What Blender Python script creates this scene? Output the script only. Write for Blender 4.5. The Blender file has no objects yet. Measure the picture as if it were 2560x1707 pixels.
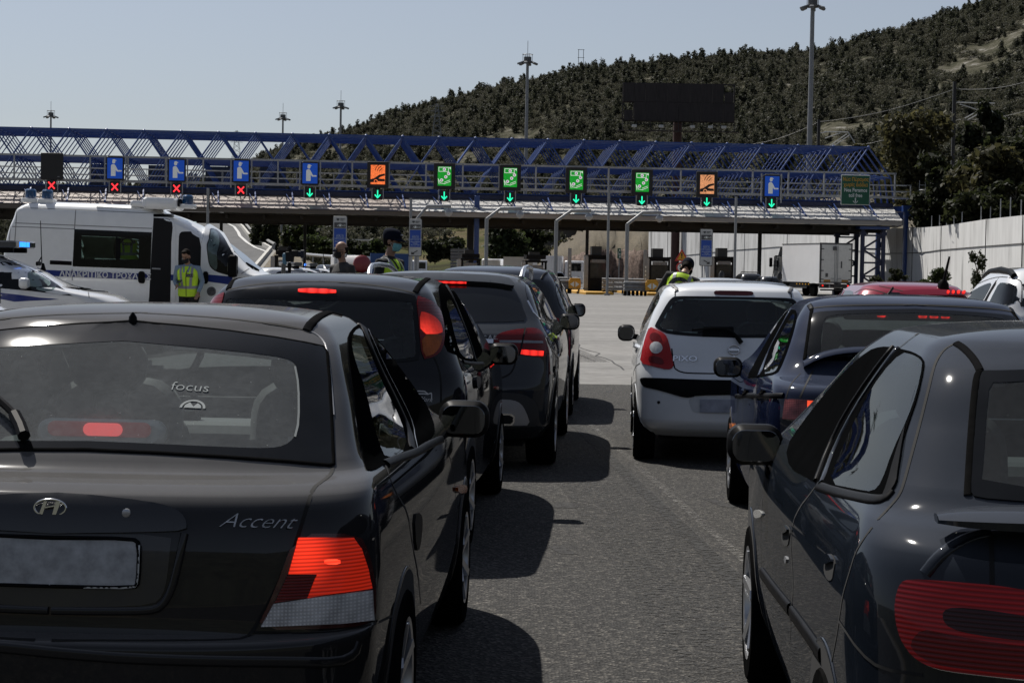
import bpy, bmesh, math, random
import numpy as np
from mathutils import Vector, Matrix, Euler
from mathutils.bvhtree import BVHTree
from mathutils.geometry import delaunay_2d_cdt
random.seed(7); RNG = np.random.default_rng(11)
SC = bpy.context.scene
COL = SC.collection
R = math.radians
# ------------------------------------------------------------------ camera model (photo pixels, 2560 x 1707)
FP, CAMH, PITCH, ROLL = 4714.0, 1.52, R(2.14), R(1.0)
def cam_ray(px, py):
    a, b = px - 1280.0, py - 853.5
    u = a*math.cos(ROLL) + b*math.sin(ROLL); w = -a*math.sin(ROLL) + b*math.cos(ROLL)
    x, d, v = u/FP, 1.0, -w/FP
    c, s = math.cos(PITCH), math.sin(PITCH)
    return Vector((x, d*c + v*s, -d*s + v*c))
CAMO = Vector((0, 0, CAMH))
def at_y(px, py, Y):
    r = cam_ray(px, py); return CAMO + r*(Y/r.y)
def at_z(px, py, z=0.0):
    r = cam_ray(px, py); return CAMO + r*((z - CAMH)/r.z)
def project(p):
    x, y, z = p[0], p[1], p[2]-CAMH
    c, s = math.cos(PITCH), math.sin(PITCH)
    d = y*c - z*s; v = z*c + y*s
    u, w = x*FP/d, -v*FP/d
    return (1280 + u*math.cos(ROLL) - w*math.sin(ROLL), 853.5 + u*math.sin(ROLL) + w*math.cos(ROLL))
CROPS = {'C1':(500,640,.2551),'C2':(980,640,.34435),'C3':(1520,680,.31881),'C4':(1760,680,.39545),'C5':(0,720,.38265),
 'C6':(820,760,.60386),'C7':(1780,880,.52738),'C8':(0,1150,.42517),'A1':(0,480,.17857),'A2':(380,480,.17857),'A3':(640,520,.18707),
 'A4':(1020,500,.18707),'A5':(1400,480,.17857),'A6':(1780,500,.17007),'A7':(2100,420,.21688),'A8':(0,300,.18707),
 'Q1':(0,0,.54422),'Q2':(1280,0,.54422),'Q3':(0,853,.54468),'Q4':(1280,853,.54468),'D':(0,0,1.08844)}
def K(tag, *pts):
    ox, oy, s = CROPS[tag]
    return [(ox+s*x, oy+s*y) for x, y in pts]
# ------------------------------------------------------------------ scene graph helpers
def link(o, parent=None):
    COL.objects.link(o)
    if parent is not None: o.parent = parent
    return o
def tag(o, label=None, cat=None, group=None, kind=None):
    if label: o['label'] = label
    if cat: o['category'] = cat
    if group: o['group'] = group
    if kind: o['kind'] = kind
    return o
def thing(name, label, cat, loc=(0,0,0), rotz=0, group=None):
    o = bpy.data.objects.new(name, None); o.empty_display_size = .2
    link(o); o.location = loc; o.rotation_euler = (0,0,rotz)
    return tag(o, label, cat, group)
def dup(root, loc, rotz=None, label=None, group=None):
    r = root.copy(); COL.objects.link(r); r.location = loc
    if rotz is not None: r.rotation_euler = (0,0,rotz)
    if label: r['label'] = label
    if group: r['group'] = group
    for ch in list(root.children):
        c = ch.copy(); COL.objects.link(c); c.parent = r
        for g in ch.children:
            d = g.copy(); COL.objects.link(d); d.parent = c
    return r
class MB:
    """collects simple solids and links them as one mesh object"""
    def __init__(s): s.v=[]; s.f=[]; s.mi=[]; s.cur=0
    def add(s, vs, fs):
        n=len(s.v); s.v += [tuple(v) for v in vs]; s.f += [tuple(i+n for i in f) for f in fs]; s.mi += [s.cur]*len(fs); return s
    def box(s, c, d, rot=None, taper=(1,1)):
        x,y,z = d[0]/2,d[1]/2,d[2]/2; tx,ty=taper
        vs=[(-x,-y,-z),(x,-y,-z),(x,y,-z),(-x,y,-z),(-x*tx,-y*ty,z),(x*tx,-y*ty,z),(x*tx,y*ty,z),(-x*tx,y*ty,z)]
        if rot is not None: vs=[rot@Vector(v) for v in vs]
        vs=[(v[0]+c[0],v[1]+c[1],v[2]+c[2]) for v in vs]
        return s.add(vs,[(3,2,1,0),(4,5,6,7),(0,1,5,4),(1,2,6,5),(2,3,7,6),(3,0,4,7)])
    def rbox(s, c, d, r=.02, n=3, rot=None, ax=2):
        """box with rounded edges round one axis and a small chamfer"""
        dx,dy,dz = d
        if ax==0: a,b,h=dy,dz,dx
        elif ax==1: a,b,h=dx,dz,dy
        else: a,b,h=dx,dy,dz
        r=min(r,a/2-1e-4,b/2-1e-4); ring=[]
        for (sx,sy,a0) in ((1,1,0),(-1,1,90),(-1,-1,180),(1,-1,270)):
            for k in range(n+1):
                t=R(a0+90*k/n); ring.append((sx*(a/2-r)+r*math.cos(t), sy*(b/2-r)+r*math.sin(t)))
        ch=min(r*.5,h*.25); lv=[(-h/2,1-0),( -h/2+ch,0),(h/2-ch,0),(h/2,1)]
        vs=[]; m=len(ring)
        for q,(z,ins) in enumerate(lv):
            for (u,v) in ring:
                if ins: u*=1-2*ch/a*.8; v*=1-2*ch/b*.8
                p=(u,v,z) if ax==2 else ((z,u,v) if ax==0 else (u,-z,v))
                vs.append(p)
        fs=[]
        for q in range(3):
            for i in range(m): j=(i+1)%m; fs.append((q*m+i,q*m+j,(q+1)*m+j,(q+1)*m+i))
        fs.append(tuple(range(m-1,-1,-1))); fs.append(tuple(range(3*m,4*m)))
        if rot is not None: vs=[rot@Vector(v) for v in vs]
        vs=[(v[0]+c[0],v[1]+c[1],v[2]+c[2]) for v in vs]
        return s.add(vs,fs)
    def tube(s, pts, r, n=8, cap=True, r2=None):
        pts=[Vector(p) for p in pts]; m=len(pts); vs=[]; fs=[]; up=None
        for i,p in enumerate(pts):
            t=(pts[min(i+1,m-1)]-pts[max(i-1,0)]).normalized()
            if up is None: up=Vector((0,0,1)) if abs(t.z)<.9 else Vector((0,1,0))
            a=t.cross(up)
            if a.length<1e-4: a=t.cross(Vector((1,0,0)))
            a.normalize(); b=a.cross(t).normalized(); up=b
            rr=r if r2 is None else r+(r2-r)*i/max(1,m-1)
            if isinstance(r,(list,tuple)): rr=r[i]
            for k in range(n):
                q=2*math.pi*k/n; vs.append(p+a*(rr*math.cos(q))+b*(rr*math.sin(q)))
        for i in range(m-1):
            for k in range(n): l=(k+1)%n; fs.append((i*n+k,i*n+l,(i+1)*n+l,(i+1)*n+k))
        if cap: fs.append(tuple(range(n-1,-1,-1))); fs.append(tuple(range((m-1)*n,m*n)))
        return s.add(vs,fs)
    def bar(s, a, b, w, h=None):
        a,b=Vector(a),Vector(b); t=(b-a); L=t.length; t.normalize(); h=h or w
        up=Vector((0,0,1)) if abs(t.z)<.95 else Vector((0,1,0))
        x=t.cross(up).normalized(); y=x.cross(t)
        vs=[]
        for p in (a,b):
            for (i,j) in ((-1,-1),(1,-1),(1,1),(-1,1)): vs.append(p+x*(i*w/2)+y*(j*h/2))
        return s.add(vs,[(0,1,2,3),(7,6,5,4),(0,4,5,1),(1,5,6,2),(2,6,7,3),(3,7,4,0)])
    def lathe(s, prof, n=20, M=None, close=True):
        vs=[]; m=len(prof); fs=[]
        for (r,z) in prof:
            for k in range(n):
                q=2*math.pi*k/n; p=Vector((r*math.cos(q),r*math.sin(q),z)); vs.append(M@p if M else p)
        for i in range(m-1):
            for k in range(n): l=(k+1)%n; fs.append((i*n+k,i*n+l,(i+1)*n+l,(i+1)*n+k))
        if close: fs.append(tuple(range(n-1,-1,-1))); fs.append(tuple(range((m-1)*n,m*n)))
        return s.add(vs,fs)
    def prism(s, poly, y0, y1, M=None):
        """polygon in (x,z) extruded along y"""
        n=len(poly); ar=sum(poly[i][0]*poly[(i+1)%n][1]-poly[(i+1)%n][0]*poly[i][1] for i in range(n))
        if ar<0: poly=poly[::-1]
        vs=[(x,y0,z) for x,z in poly]+[(x,y1,z) for x,z in poly]
        if M is not None: vs=[M@Vector(v) for v in vs]
        fs=[tuple(range(n)),tuple(range(2*n-1,n-1,-1))]
        for i in range(n): j=(i+1)%n; fs.append((j,i,n+i,n+j))
        return s.add(vs,fs)
    def build(s, name, mats, parent=None, smooth=False, M=None, loc=None):
        me=bpy.data.meshes.new(name)
        vs=s.v if M is None else [tuple(M@Vector(v)) for v in s.v]
        me.from_pydata(vs,[],s.f)
        if not isinstance(mats,(list,tuple)): mats=[mats]
        for m in mats: me.materials.append(m)
        if len(mats)>1: me.polygons.foreach_set('material_index', s.mi)
        if smooth:
            me.polygons.foreach_set('use_smooth',[True]*len(me.polygons))
            me.set_sharp_from_angle(angle=R(smooth if smooth is not True else 40))
        me.update()
        o=bpy.data.objects.new(name,me); link(o,parent)
        if loc is not None: o.location=loc
        return o
def np_mesh(name, V, F, mats, parent=None, smooth=False, mi=None):
    """V (n,3), F (m,k) uniform faces"""
    me=bpy.data.meshes.new(name); V=np.asarray(V,dtype=np.float32); F=np.asarray(F,dtype=np.int32)
    k=F.shape[1]; me.vertices.add(len(V)); me.vertices.foreach_set('co',V.ravel())
    me.loops.add(F.size); me.loops.foreach_set('vertex_index',F.ravel())
    me.polygons.add(len(F)); me.polygons.foreach_set('loop_start',np.arange(0,F.size,k,dtype=np.int32))
    if not isinstance(mats,(list,tuple)): mats=[mats]
    for m in mats: me.materials.append(m)
    if mi is not None: me.polygons.foreach_set('material_index',np.asarray(mi,dtype=np.int32))
    if smooth: me.polygons.foreach_set('use_smooth',np.ones(len(F),dtype=bool))
    me.update(calc_edges=True)
    o=bpy.data.objects.new(name,me); link(o,parent); return o
def text_mesh(txt, size=1.0, extrude=.004, align='CENTER', shear=0.0, bold=0.0, sx=1.0, space=1.0):
    cu=bpy.data.curves.new('lettering','FONT'); cu.body=txt; cu.size=size; cu.extrude=extrude; cu.align_x=align; cu.align_y='CENTER'
    cu.shear=shear; cu.offset=bold; cu.resolution_u=3; cu.space_character=space; cu.space_line=.95
    o=bpy.data.objects.new('lettering',cu); COL.objects.link(o)
    dg=bpy.context.evaluated_depsgraph_get(); me=bpy.data.meshes.new_from_object(o.evaluated_get(dg))
    vs=[(v.co.x*sx,v.co.y,v.co.z) for v in me.vertices]; fs=[tuple(p.vertices) for p in me.polygons]
    bpy.data.objects.remove(o); bpy.data.curves.remove(cu); bpy.data.meshes.remove(me)
    return vs,fs
# ------------------------------------------------------------------ materials
MATS={}
def N(nt, t, **kw):
    n=nt.nodes.new(t)
    for k,v in kw.items():
        if k in n.inputs: n.inputs[k].default_value=v
        else: setattr(n,k,v)
    return n
def mat(name, col, rough=.5, metal=0., coat=0., var=.12, scale=6., emit=None, es=0., bump=0., bscale=40., spec=.5, coord='Object', aniso=(1,1,1), dust=0., dust_sheen_col=(.30,.28,.25), top=0.):
    if name in MATS: return MATS[name]
    m=bpy.data.materials.new(name); m.use_nodes=True; nt=m.node_tree; p=nt.nodes['Principled BSDF']
    tc=N(nt,'ShaderNodeTexCoord'); mp=N(nt,'ShaderNodeMapping'); mp.inputs['Scale'].default_value=aniso
    nt.links.new(tc.outputs[coord],mp.inputs[0])
    no=N(nt,'ShaderNodeTexNoise',Scale=scale,Detail=5.,Roughness=.6); nt.links.new(mp.outputs[0],no.inputs['Vector'])
    cr=N(nt,'ShaderNodeValToRGB'); e=cr.color_ramp.elements
    c=np.array(col[:3]); e[0].position=.3; e[1].position=.7
    e[0].color=(*np.clip(c*(1-var),0,1),1); e[1].color=(*np.clip(c*(1+var),0,1),1)
    nt.links.new(no.outputs['Fac'],cr.inputs[0]); out=cr.outputs[0]
    p.inputs['Roughness'].default_value=rough; p.inputs['Metallic'].default_value=metal
    p.inputs['Coat Weight'].default_value=coat; p.inputs['Coat Roughness'].default_value=.04
    p.inputs['Specular IOR Level'].default_value=spec
    if dust>0:
        n2=N(nt,'ShaderNodeTexNoise',Scale=2.2,Detail=8.,Roughness=.75); nt.links.new(tc.outputs['Object'],n2.inputs['Vector'])
        mr=N(nt,'ShaderNodeMapRange'); mr.inputs['From Min'].default_value=.35; mr.inputs['From Max'].default_value=.8; mr.inputs['To Max'].default_value=dust
        nt.links.new(n2.outputs['Fac'],mr.inputs[0])
        if top>0:
            # upward faces lightened: settled dust plus painted sky reflection
            ge=N(nt,'ShaderNodeNewGeometry'); sz=N(nt,'ShaderNodeSeparateXYZ'); nt.links.new(ge.outputs['Normal'],sz.inputs[0])
            m5=N(nt,'ShaderNodeMapRange',interpolation_type='SMOOTHSTEP'); m5.inputs['From Min'].default_value=.35; m5.inputs['From Max'].default_value=.95; m5.inputs['To Max'].default_value=top; nt.links.new(sz.outputs['Z'],m5.inputs[0])
            m6=N(nt,'ShaderNodeMath',operation='MULTIPLY'); n7=N(nt,'ShaderNodeMapRange'); n7.inputs['To Min'].default_value=.7; n7.inputs['To Max'].default_value=1.3; nt.links.new(n2.outputs['Fac'],n7.inputs[0]); nt.links.new(m5.outputs[0],m6.inputs[0]); nt.links.new(n7.outputs[0],m6.inputs[1])
            m8=N(nt,'ShaderNodeMath',operation='ADD',use_clamp=True); nt.links.new(m6.outputs[0],m8.inputs[0]); nt.links.new(mr.outputs[0],m8.inputs[1]); mr=m8
        mx=N(nt,'ShaderNodeMix',data_type='RGBA'); nt.links.new(mr.outputs[0],mx.inputs['Factor']); nt.links.new(out,mx.inputs['A']); mx.inputs['B'].default_value=(*dust_sheen_col,1); out=mx.outputs['Result']
        ma=N(nt,'ShaderNodeMapRange'); ma.inputs['To Min'].default_value=.03; ma.inputs['To Max'].default_value=.10
        nt.links.new(mr.outputs[0],ma.inputs[0]); nt.links.new(ma.outputs[0],p.inputs['Coat Roughness'])
    nt.links.new(out,p.inputs['Base Color'])
    if bump>0:
        b=N(nt,'ShaderNodeBump',Strength=bump,Distance=.02); n3=N(nt,'ShaderNodeTexNoise',Scale=bscale,Detail=6.)
        nt.links.new(mp.outputs[0],n3.inputs['Vector']); nt.links.new(n3.outputs['Fac'],b.inputs['Height']); nt.links.new(b.outputs[0],p.inputs['Normal'])
    if emit: p.inputs['Emission Color'].default_value=(*emit,1); p.inputs['Emission Strength'].default_value=es
    MATS[name]=m; return m
def glass(name, tint=(.6,.68,.66), dust=0., dust_sheen_col=(.45,.47,.47), refl=1.0):
    if name in MATS: return MATS[name]
    m=bpy.data.materials.new(name); m.use_nodes=True; nt=m.node_tree; nt.nodes.remove(nt.nodes['Principled BSDF']); out=nt.nodes['Material Output']
    tr=N(nt,'ShaderNodeBsdfTransparent'); tr.inputs[0].default_value=(*tint,1)
    gl=N(nt,'ShaderNodeBsdfGlossy',Roughness=.015)
    mul=N(nt,'ShaderNodeMath',operation='MULTIPLY'); mul.inputs[1].default_value=refl
    # same reflection from both faces of a thin pane
    lw=N(nt,'ShaderNodeLayerWeight',Blend=.12); pw=N(nt,'ShaderNodeMath',operation='ADD'); pw.inputs[1].default_value=.035
    nt.links.new(lw.outputs['Fresnel'],mul.inputs[0]); nt.links.new(mul.outputs[0],pw.inputs[0])
    mx=N(nt,'ShaderNodeMixShader'); nt.links.new(pw.outputs[0],mx.inputs[0]); nt.links.new(tr.outputs[0],mx.inputs[1]); nt.links.new(gl.outputs[0],mx.inputs[2])
    last=mx
    if dust>0:
        tc=N(nt,'ShaderNodeTexCoord'); n1=N(nt,'ShaderNodeTexNoise',Scale=42.,Detail=6.,Roughness=.75); n2=N(nt,'ShaderNodeTexNoise',Scale=3.2,Detail=2.)
        nt.links.new(tc.outputs['Object'],n1.inputs[0]); nt.links.new(tc.outputs['Object'],n2.inputs[0])
        ad=N(nt,'ShaderNodeMath',operation='MULTIPLY'); nt.links.new(n1.outputs['Fac'],ad.inputs[0]); nt.links.new(n2.outputs['Fac'],ad.inputs[1])
        mr=N(nt,'ShaderNodeMapRange'); mr.inputs['From Min'].default_value=.12; mr.inputs['From Max'].default_value=.42; mr.inputs['To Min'].default_value=dust*.55; mr.inputs['To Max'].default_value=dust
        nt.links.new(ad.outputs[0],mr.inputs[0])
        vo=N(nt,'ShaderNodeTexVoronoi',Scale=26.); nt.links.new(tc.outputs['Object'],vo.inputs['Vector'])
        sp=N(nt,'ShaderNodeMapRange'); sp.inputs['From Min'].default_value=.07; sp.inputs['From Max'].default_value=.02; sp.inputs['To Max'].default_value=dust*1.2
        nt.links.new(vo.outputs['Distance'],sp.inputs[0])
        a2=N(nt,'ShaderNodeMath',operation='ADD',use_clamp=True); nt.links.new(mr.outputs[0],a2.inputs[0]); nt.links.new(sp.outputs[0],a2.inputs[1])
        df=N(nt,'ShaderNodeBsdfDiffuse'); df.inputs[0].default_value=(*dust_sheen_col,1)
        tl=N(nt,'ShaderNodeBsdfTranslucent'); tl.inputs[0].default_value=(*dust_sheen_col,1)
        dd=N(nt,'ShaderNodeMixShader'); dd.inputs[0].default_value=.5; nt.links.new(df.outputs[0],dd.inputs[1]); nt.links.new(tl.outputs[0],dd.inputs[2])
        m2=N(nt,'ShaderNodeMixShader'); nt.links.new(a2.outputs[0],m2.inputs[0]); nt.links.new(mx.outputs[0],m2.inputs[1]); nt.links.new(dd.outputs[0],m2.inputs[2]); last=m2
    nt.links.new(last.outputs[0],out.inputs[0]); MATS[name]=m; return m
def lens(name, col, emit=None, es=0., ribs=120., rough=.12, axis='Z', var=.25, core=None, rad=.15):
    """ribbed lamp lens; emission where given, faint even on one unlit lamp"""
    if name in MATS: return MATS[name]
    m=bpy.data.materials.new(name); m.use_nodes=True; nt=m.node_tree; p=nt.nodes['Principled BSDF']
    tc=N(nt,'ShaderNodeTexCoord'); wv=N(nt,'ShaderNodeTexWave',Scale=ribs/3.183,bands_direction=axis if axis!='G' else 'Z'); nt.links.new(tc.outputs['Object'],wv.inputs[0])
    fac=wv.outputs['Fac']
    if axis=='G':
        w2=N(nt,'ShaderNodeTexWave',Scale=ribs/3.183,bands_direction='X'); nt.links.new(tc.outputs['Object'],w2.inputs[0])
        mm=N(nt,'ShaderNodeMath',operation='MULTIPLY'); nt.links.new(fac,mm.inputs[0]); nt.links.new(w2.outputs['Fac'],mm.inputs[1]); fac=mm.outputs[0]
        nz=N(nt,'ShaderNodeTexNoise',Scale=14.,Detail=2.); nt.links.new(tc.outputs['Object'],nz.inputs[0]); m9=N(nt,'ShaderNodeMapRange'); m9.inputs['From Min'].default_value=.35; m9.inputs['From Max'].default_value=.65; nt.links.new(nz.outputs['Fac'],m9.inputs[0])
        mk=N(nt,'ShaderNodeMix',data_type='FLOAT'); mk.inputs['Factor'].default_value=.5; nt.links.new(fac,mk.inputs['A']); nt.links.new(m9.outputs[0],mk.inputs['B']); fac=mk.outputs['Result']
    cr=N(nt,'ShaderNodeValToRGB'); c=np.array(col); cr.color_ramp.elements[0].color=(*np.clip(c*(1-2*var),0,1),1); cr.color_ramp.elements[1].color=(*np.clip(c*(1+var),0,1),1)
    nt.links.new(fac,cr.inputs[0]); nt.links.new(cr.outputs[0],p.inputs['Base Color'])
    p.inputs['Roughness'].default_value=rough; p.inputs['Specular IOR Level'].default_value=.25; p.inputs['Coat Weight'].default_value=.2; p.inputs['Coat Roughness'].default_value=.05
    b=N(nt,'ShaderNodeBump',Strength=.35,Distance=.004); nt.links.new(fac,b.inputs['Height']); nt.links.new(b.outputs[0],p.inputs['Normal'])
    if emit:
        p.inputs['Emission Color'].default_value=(*emit,1)
        mr=N(nt,'ShaderNodeMapRange'); mr.inputs['To Min'].default_value=es*.55; mr.inputs['To Max'].default_value=es*1.2
        nt.links.new(fac,mr.inputs[0]); es_=mr.outputs[0]
        if core:
            # the bulb sits behind one point of the lens
            ab=N(nt,'ShaderNodeVectorMath',operation='ABSOLUTE'); nt.links.new(tc.outputs['Object'],ab.inputs[0])
            di=N(nt,'ShaderNodeVectorMath',operation='DISTANCE'); nt.links.new(ab.outputs[0],di.inputs[0]); di.inputs[1].default_value=core
            m3=N(nt,'ShaderNodeMapRange',interpolation_type='SMOOTHSTEP'); m3.inputs['From Min'].default_value=0; m3.inputs['From Max'].default_value=rad; m3.inputs['To Min'].default_value=1.5; m3.inputs['To Max'].default_value=.22
            nt.links.new(di.outputs['Value'],m3.inputs[0]); mu=N(nt,'ShaderNodeMath',operation='MULTIPLY'); nt.links.new(es_,mu.inputs[0]); nt.links.new(m3.outputs[0],mu.inputs[1]); es_=mu.outputs[0]
        nt.links.new(es_,p.inputs['Emission Strength'])
    MATS[name]=m; return m
BLACK=mat('black_plastic',(.007,.007,.0075),.45,var=.2,spec=.05)
RUBBER=mat('rubber',(.007,.007,.007),.7,var=.25,scale=20,spec=.0)
SEAM=mat('panel_gap',(.004,.004,.004),.9)
FRIT=mat('glass_border',(.005,.0055,.006),.07,var=.2,dust=.008,spec=.25)
DARKGLASS=mat('tinted_glass',(.008,.009,.010),.03,var=.1,spec=.6)
CHROME=mat('chrome',(.75,.76,.78),.12,metal=1.,var=.05)
SILVER=mat('silver_plastic',(.42,.43,.45),.35,metal=.7,var=.08)
RIM=mat('wheel_rim',(.45,.46,.48),.3,metal=.8,var=.1)
UNDER=mat('underbody',(.006,.006,.006),.95)
FABRIC=mat('seat_fabric',(.035,.037,.04),.9,var=.3,scale=30)
CABIN=mat('cabin_trim',(.03,.033,.036),.8,var=.25)
CLEAR=glass('clear_glass',(.80,.86,.84))
WHITEP=mat('white_paint',(.78,.79,.80),.3,coat=.7,var=.03)
# ------------------------------------------------------------------ cars: a lofted body, everything else laid onto it
def pchip(xk, yk, x):
    xk=np.asarray(xk,float); yk=np.asarray(yk,float); h=np.diff(xk); d=np.diff(yk)/h; n=len(xk); m=np.zeros(n)
    for i in range(1,n-1):
        if d[i-1]*d[i]>0: w1=2*h[i]+h[i-1]; w2=h[i]+2*h[i-1]; m[i]=(w1+w2)/(w1/d[i-1]+w2/d[i])
    m[0]=d[0]; m[-1]=d[-1]
    i=np.clip(np.searchsorted(xk,x)-1,0,n-2); t=(x-xk[i])/h[i]
    return (2*t**3-3*t**2+1)*yk[i]+(t**3-2*t**2+t)*h[i]*m[i]+(-2*t**3+3*t**2)*yk[i+1]+(t**3-t**2)*h[i]*m[i+1]
def pip(px,py,poly):
    x,y=poly[:,0],poly[:,1]; n=len(poly); ins=np.zeros(len(px),bool); j=n-1
    for i in range(n):
        c=((y[i]>py)!=(y[j]>py))&(px<(x[j]-x[i])*(py-y[i])/(y[j]-y[i]+1e-12)+x[i]); ins^=c; j=i
    return ins
def densify(pts, step, closed=True):
    out=[]; n=len(pts)
    for i in range(n if closed else n-1):
        a,b=pts[i],pts[(i+1)%n]; L=math.hypot(b[0]-a[0],b[1]-a[1]); k=max(1,int(L/step+.5))
        for q in range(k): out.append((a[0]+(b[0]-a[0])*q/k,a[1]+(b[1]-a[1])*q/k))
    if not closed: out.append(pts[-1])
    return out
def smoothpoly(pts, it=1, closed=True):
    for _ in range(it):
        out=[]; n=len(pts)
        for i in range(n if closed else n-1):
            a,b=pts[i],pts[(i+1)%n]
            out.append((a[0]*.75+b[0]*.25,a[1]*.75+b[1]*.25)); out.append((a[0]*.25+b[0]*.75,a[1]*.25+b[1]*.75))
        if not closed: out=[pts[0]]+out[1:-1]+[pts[-1]]
        pts=out
    return pts
class Car:
    def __init__(s, name, label, cat, pose, knots, zcap, paint, nr=2.8, nf=2.5, bulge=.05, tilt=None, group=None, cappow=(2.6,1.7), nz=84, nrear=30, nside=64, nfront=22, body='body'):
        X,Y,Z,yaw=pose
        s.root=thing(name,label,cat,(X,Y,Z),-yaw,group)
        s.M=Matrix.Translation((X,Y,Z))@(Matrix.Rotation(tilt,4,'Y') if tilt else Matrix.Identity(4))@Matrix.Rotation(-yaw,4,'Z')
        if tilt: s.root.rotation_euler=s.M.to_euler()
        s.Mi=s.M.inverted(); s.paint=paint; s.body_name=body
        k=np.array([list(q)+[None]*(6-len(q)) for q in knots],dtype=object)
        z=k[:,0].astype(float); W=k[:,1].astype(float); Yr=k[:,2].astype(float); Yf=k[:,3].astype(float)
        cr=np.array([.34 if q is None else q for q in k[:,4]],float); cf=np.array([.5 if q is None else q for q in k[:,5]],float)
        # levels: spread evenly along the profile's arc so steps and shelves keep their shape
        zd=np.linspace(z[0],z[-1],2500); f=lambda a:pchip(z,a,zd)
        P=np.stack([zd,f(Yr),f(W),f(Yf)*.5],1); L=np.r_[0,np.cumsum(np.linalg.norm(np.diff(P,axis=0),axis=1))]
        zl=np.interp(np.linspace(0,L[-1],nz),L,zd); zl=np.unique(np.r_[zl,z])
        Wl,Rl,Fl,crl,cfl=[pchip(z,a,zl) for a in (W,Yr,Yf,cr,cf)]
        kk=np.linspace(1,0.04,26)[1:]; m,p=cappow
        zc=z[-1]+(zcap-z[-1])*(1-kk**m)**(1/p); ym=(Rl[-1]+Fl[-1])/2
        zl=np.r_[zl,zc]; Wl=np.r_[Wl,W[-1]*kk]; Rl=np.r_[Rl,ym-(ym-Rl[-1])*kk]; Fl=np.r_[Fl,ym+(Fl[len(Rl)-26]-ym)*kk if False else ym+(Yf[-1]-ym)*kk]
        crl=np.r_[crl,cr[-1]*kk]; cfl=np.r_[cfl,cf[-1]*kk]
        ph=np.linspace(0,1,400)*np.pi/2; rows=[]
        y0,y1=Yr.min(),Yf.max(); s.L=y1-y0
        for i in range(len(zl)):
            w=Wl[i]
            xr=w*np.sin(ph)**(2/nr); yr=Rl[i]+crl[i]*(1-np.cos(ph)**(2/nr))
            q=np.r_[0,np.cumsum(np.hypot(np.diff(xr),np.diff(yr)))]; u=np.linspace(0,q[-1],nrear)
            xa,ya=np.interp(u,q,xr),np.interp(u,q,yr)
            ys=np.linspace(Rl[i]+crl[i],Fl[i]-cfl[i],nside); xs=np.full(nside,w)
            xf=w*np.cos(ph)**(2/nf); yf=Fl[i]-cfl[i]*(1-np.sin(ph)**(2/nf))
            q=np.r_[0,np.cumsum(np.hypot(np.diff(xf),np.diff(yf)))]; u=np.linspace(0,q[-1],nfront)
            xb,yb=np.interp(u,q,xf),np.interp(u,q,yf)
            x=np.r_[xa,xs[1:],xb[1:]]; y=np.r_[ya,ys[1:],yb[1:]]
            x=x*(1-bulge*((y-(y0+y1)/2)/(s.L/2))**2)
            rows.append(np.stack([np.r_[x,-x[-2:0:-1]],np.r_[y,y[-2:0:-1]],np.full(2*len(x)-2,zl[i])],1))
        G=np.array(rows); s.nl,s.nc=G.shape[:2]
        s.V=G.reshape(-1,3); idx=np.arange(s.nl*s.nc).reshape(s.nl,s.nc); nx=np.roll(idx,-1,1)
        s.F=np.stack([idx[:-1],nx[:-1],nx[1:],idx[1:]],-1).reshape(-1,4)
        s.top=idx[-1].tolist(); s.bot=idx[0].tolist(); s.keep=np.ones(len(s.F),bool)
        c=s.V[s.F]; s.fc=c.mean(1); nn=np.cross(c[:,1]-c[:,0],c[:,3]-c[:,0]); s.fn=nn/(np.linalg.norm(nn,axis=1)[:,None]+1e-12)
        s.bvh=BVHTree.FromPolygons([tuple(v) for v in s.V.tolist()],[tuple(f) for f in s.F.tolist()]+[tuple(s.top),tuple(s.bot[::-1])])
        s.co=s.Mi@CAMO
    # -- rays
    def hit(s, src, a, b):
        if src=='cam': o=s.co; d=(s.Mi.to_3x3()@cam_ray(a,b)).normalized()
        elif src=='rear': o=Vector((a,-8,b)); d=Vector((0,1,0))
        elif src=='front': o=Vector((a,12,b)); d=Vector((0,-1,0))
        elif src=='side': o=Vector((6,a,b)); d=Vector((-1,0,0))
        elif src=='top': o=Vector((a,b,9)); d=Vector((0,0,-1))
        r=s.bvh.ray_cast(o,d)
        if r[0] is None:
            best=None
            t0=max(.5,(Vector((0,s.L/2,.8))-o).dot(d)-3)
            for i in range(60):
                p=o+d*(t0+i*.1); q=s.bvh.find_nearest(p)
                if best is None or q[3]<best[3]: best=q
            r=best
        return r[0].copy(), r[1].copy()
    def centre(s, p):
        for _ in range(4):
            q,_n=s.hit('cam',*p); q.x=0; p=project(s.M@q)
        return p
    def local(s, src, pts, off=0.):
        out=[]
        for a,b in pts:
            p,n=s.hit(src,a,b); out.append(p+n*off)
        return out
    def cut(s, src, poly, shrink=.0, mirror=True):
        """open the body behind a window"""
        P=np.array(poly,float); c=P.mean(0); P=c+(P-c)*(1-shrink)
        for sg in ((1,-1) if mirror else (1,)):
            v=s.fc*np.array([sg,1,1]); n=s.fn*np.array([sg,1,1])
            if src=='cam':
                M=np.array(s.M); w=v@M[:3,:3].T+M[:3,3]; w[:,2]-=CAMH
                cc,ss=math.cos(PITCH),math.sin(PITCH); d=w[:,1]*cc-w[:,2]*ss; vv=w[:,2]*cc+w[:,1]*ss
                u=w[:,0]*FP/d; h=-vv*FP/d; px=1280+u*math.cos(ROLL)-h*math.sin(ROLL); py=853.5+u*math.sin(ROLL)+h*math.cos(ROLL)
                face=((np.array(s.co)-v)*n).sum(1)>0
            elif src=='rear': px,py=v[:,0],v[:,2]; face=n[:,1]<0
            elif src=='front': px,py=v[:,0],v[:,2]; face=n[:,1]>0
            elif src=='side': px,py=v[:,1],v[:,2]; face=n[:,0]>0.1
            s.keep&=~(pip(px,py,P)&face)
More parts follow.
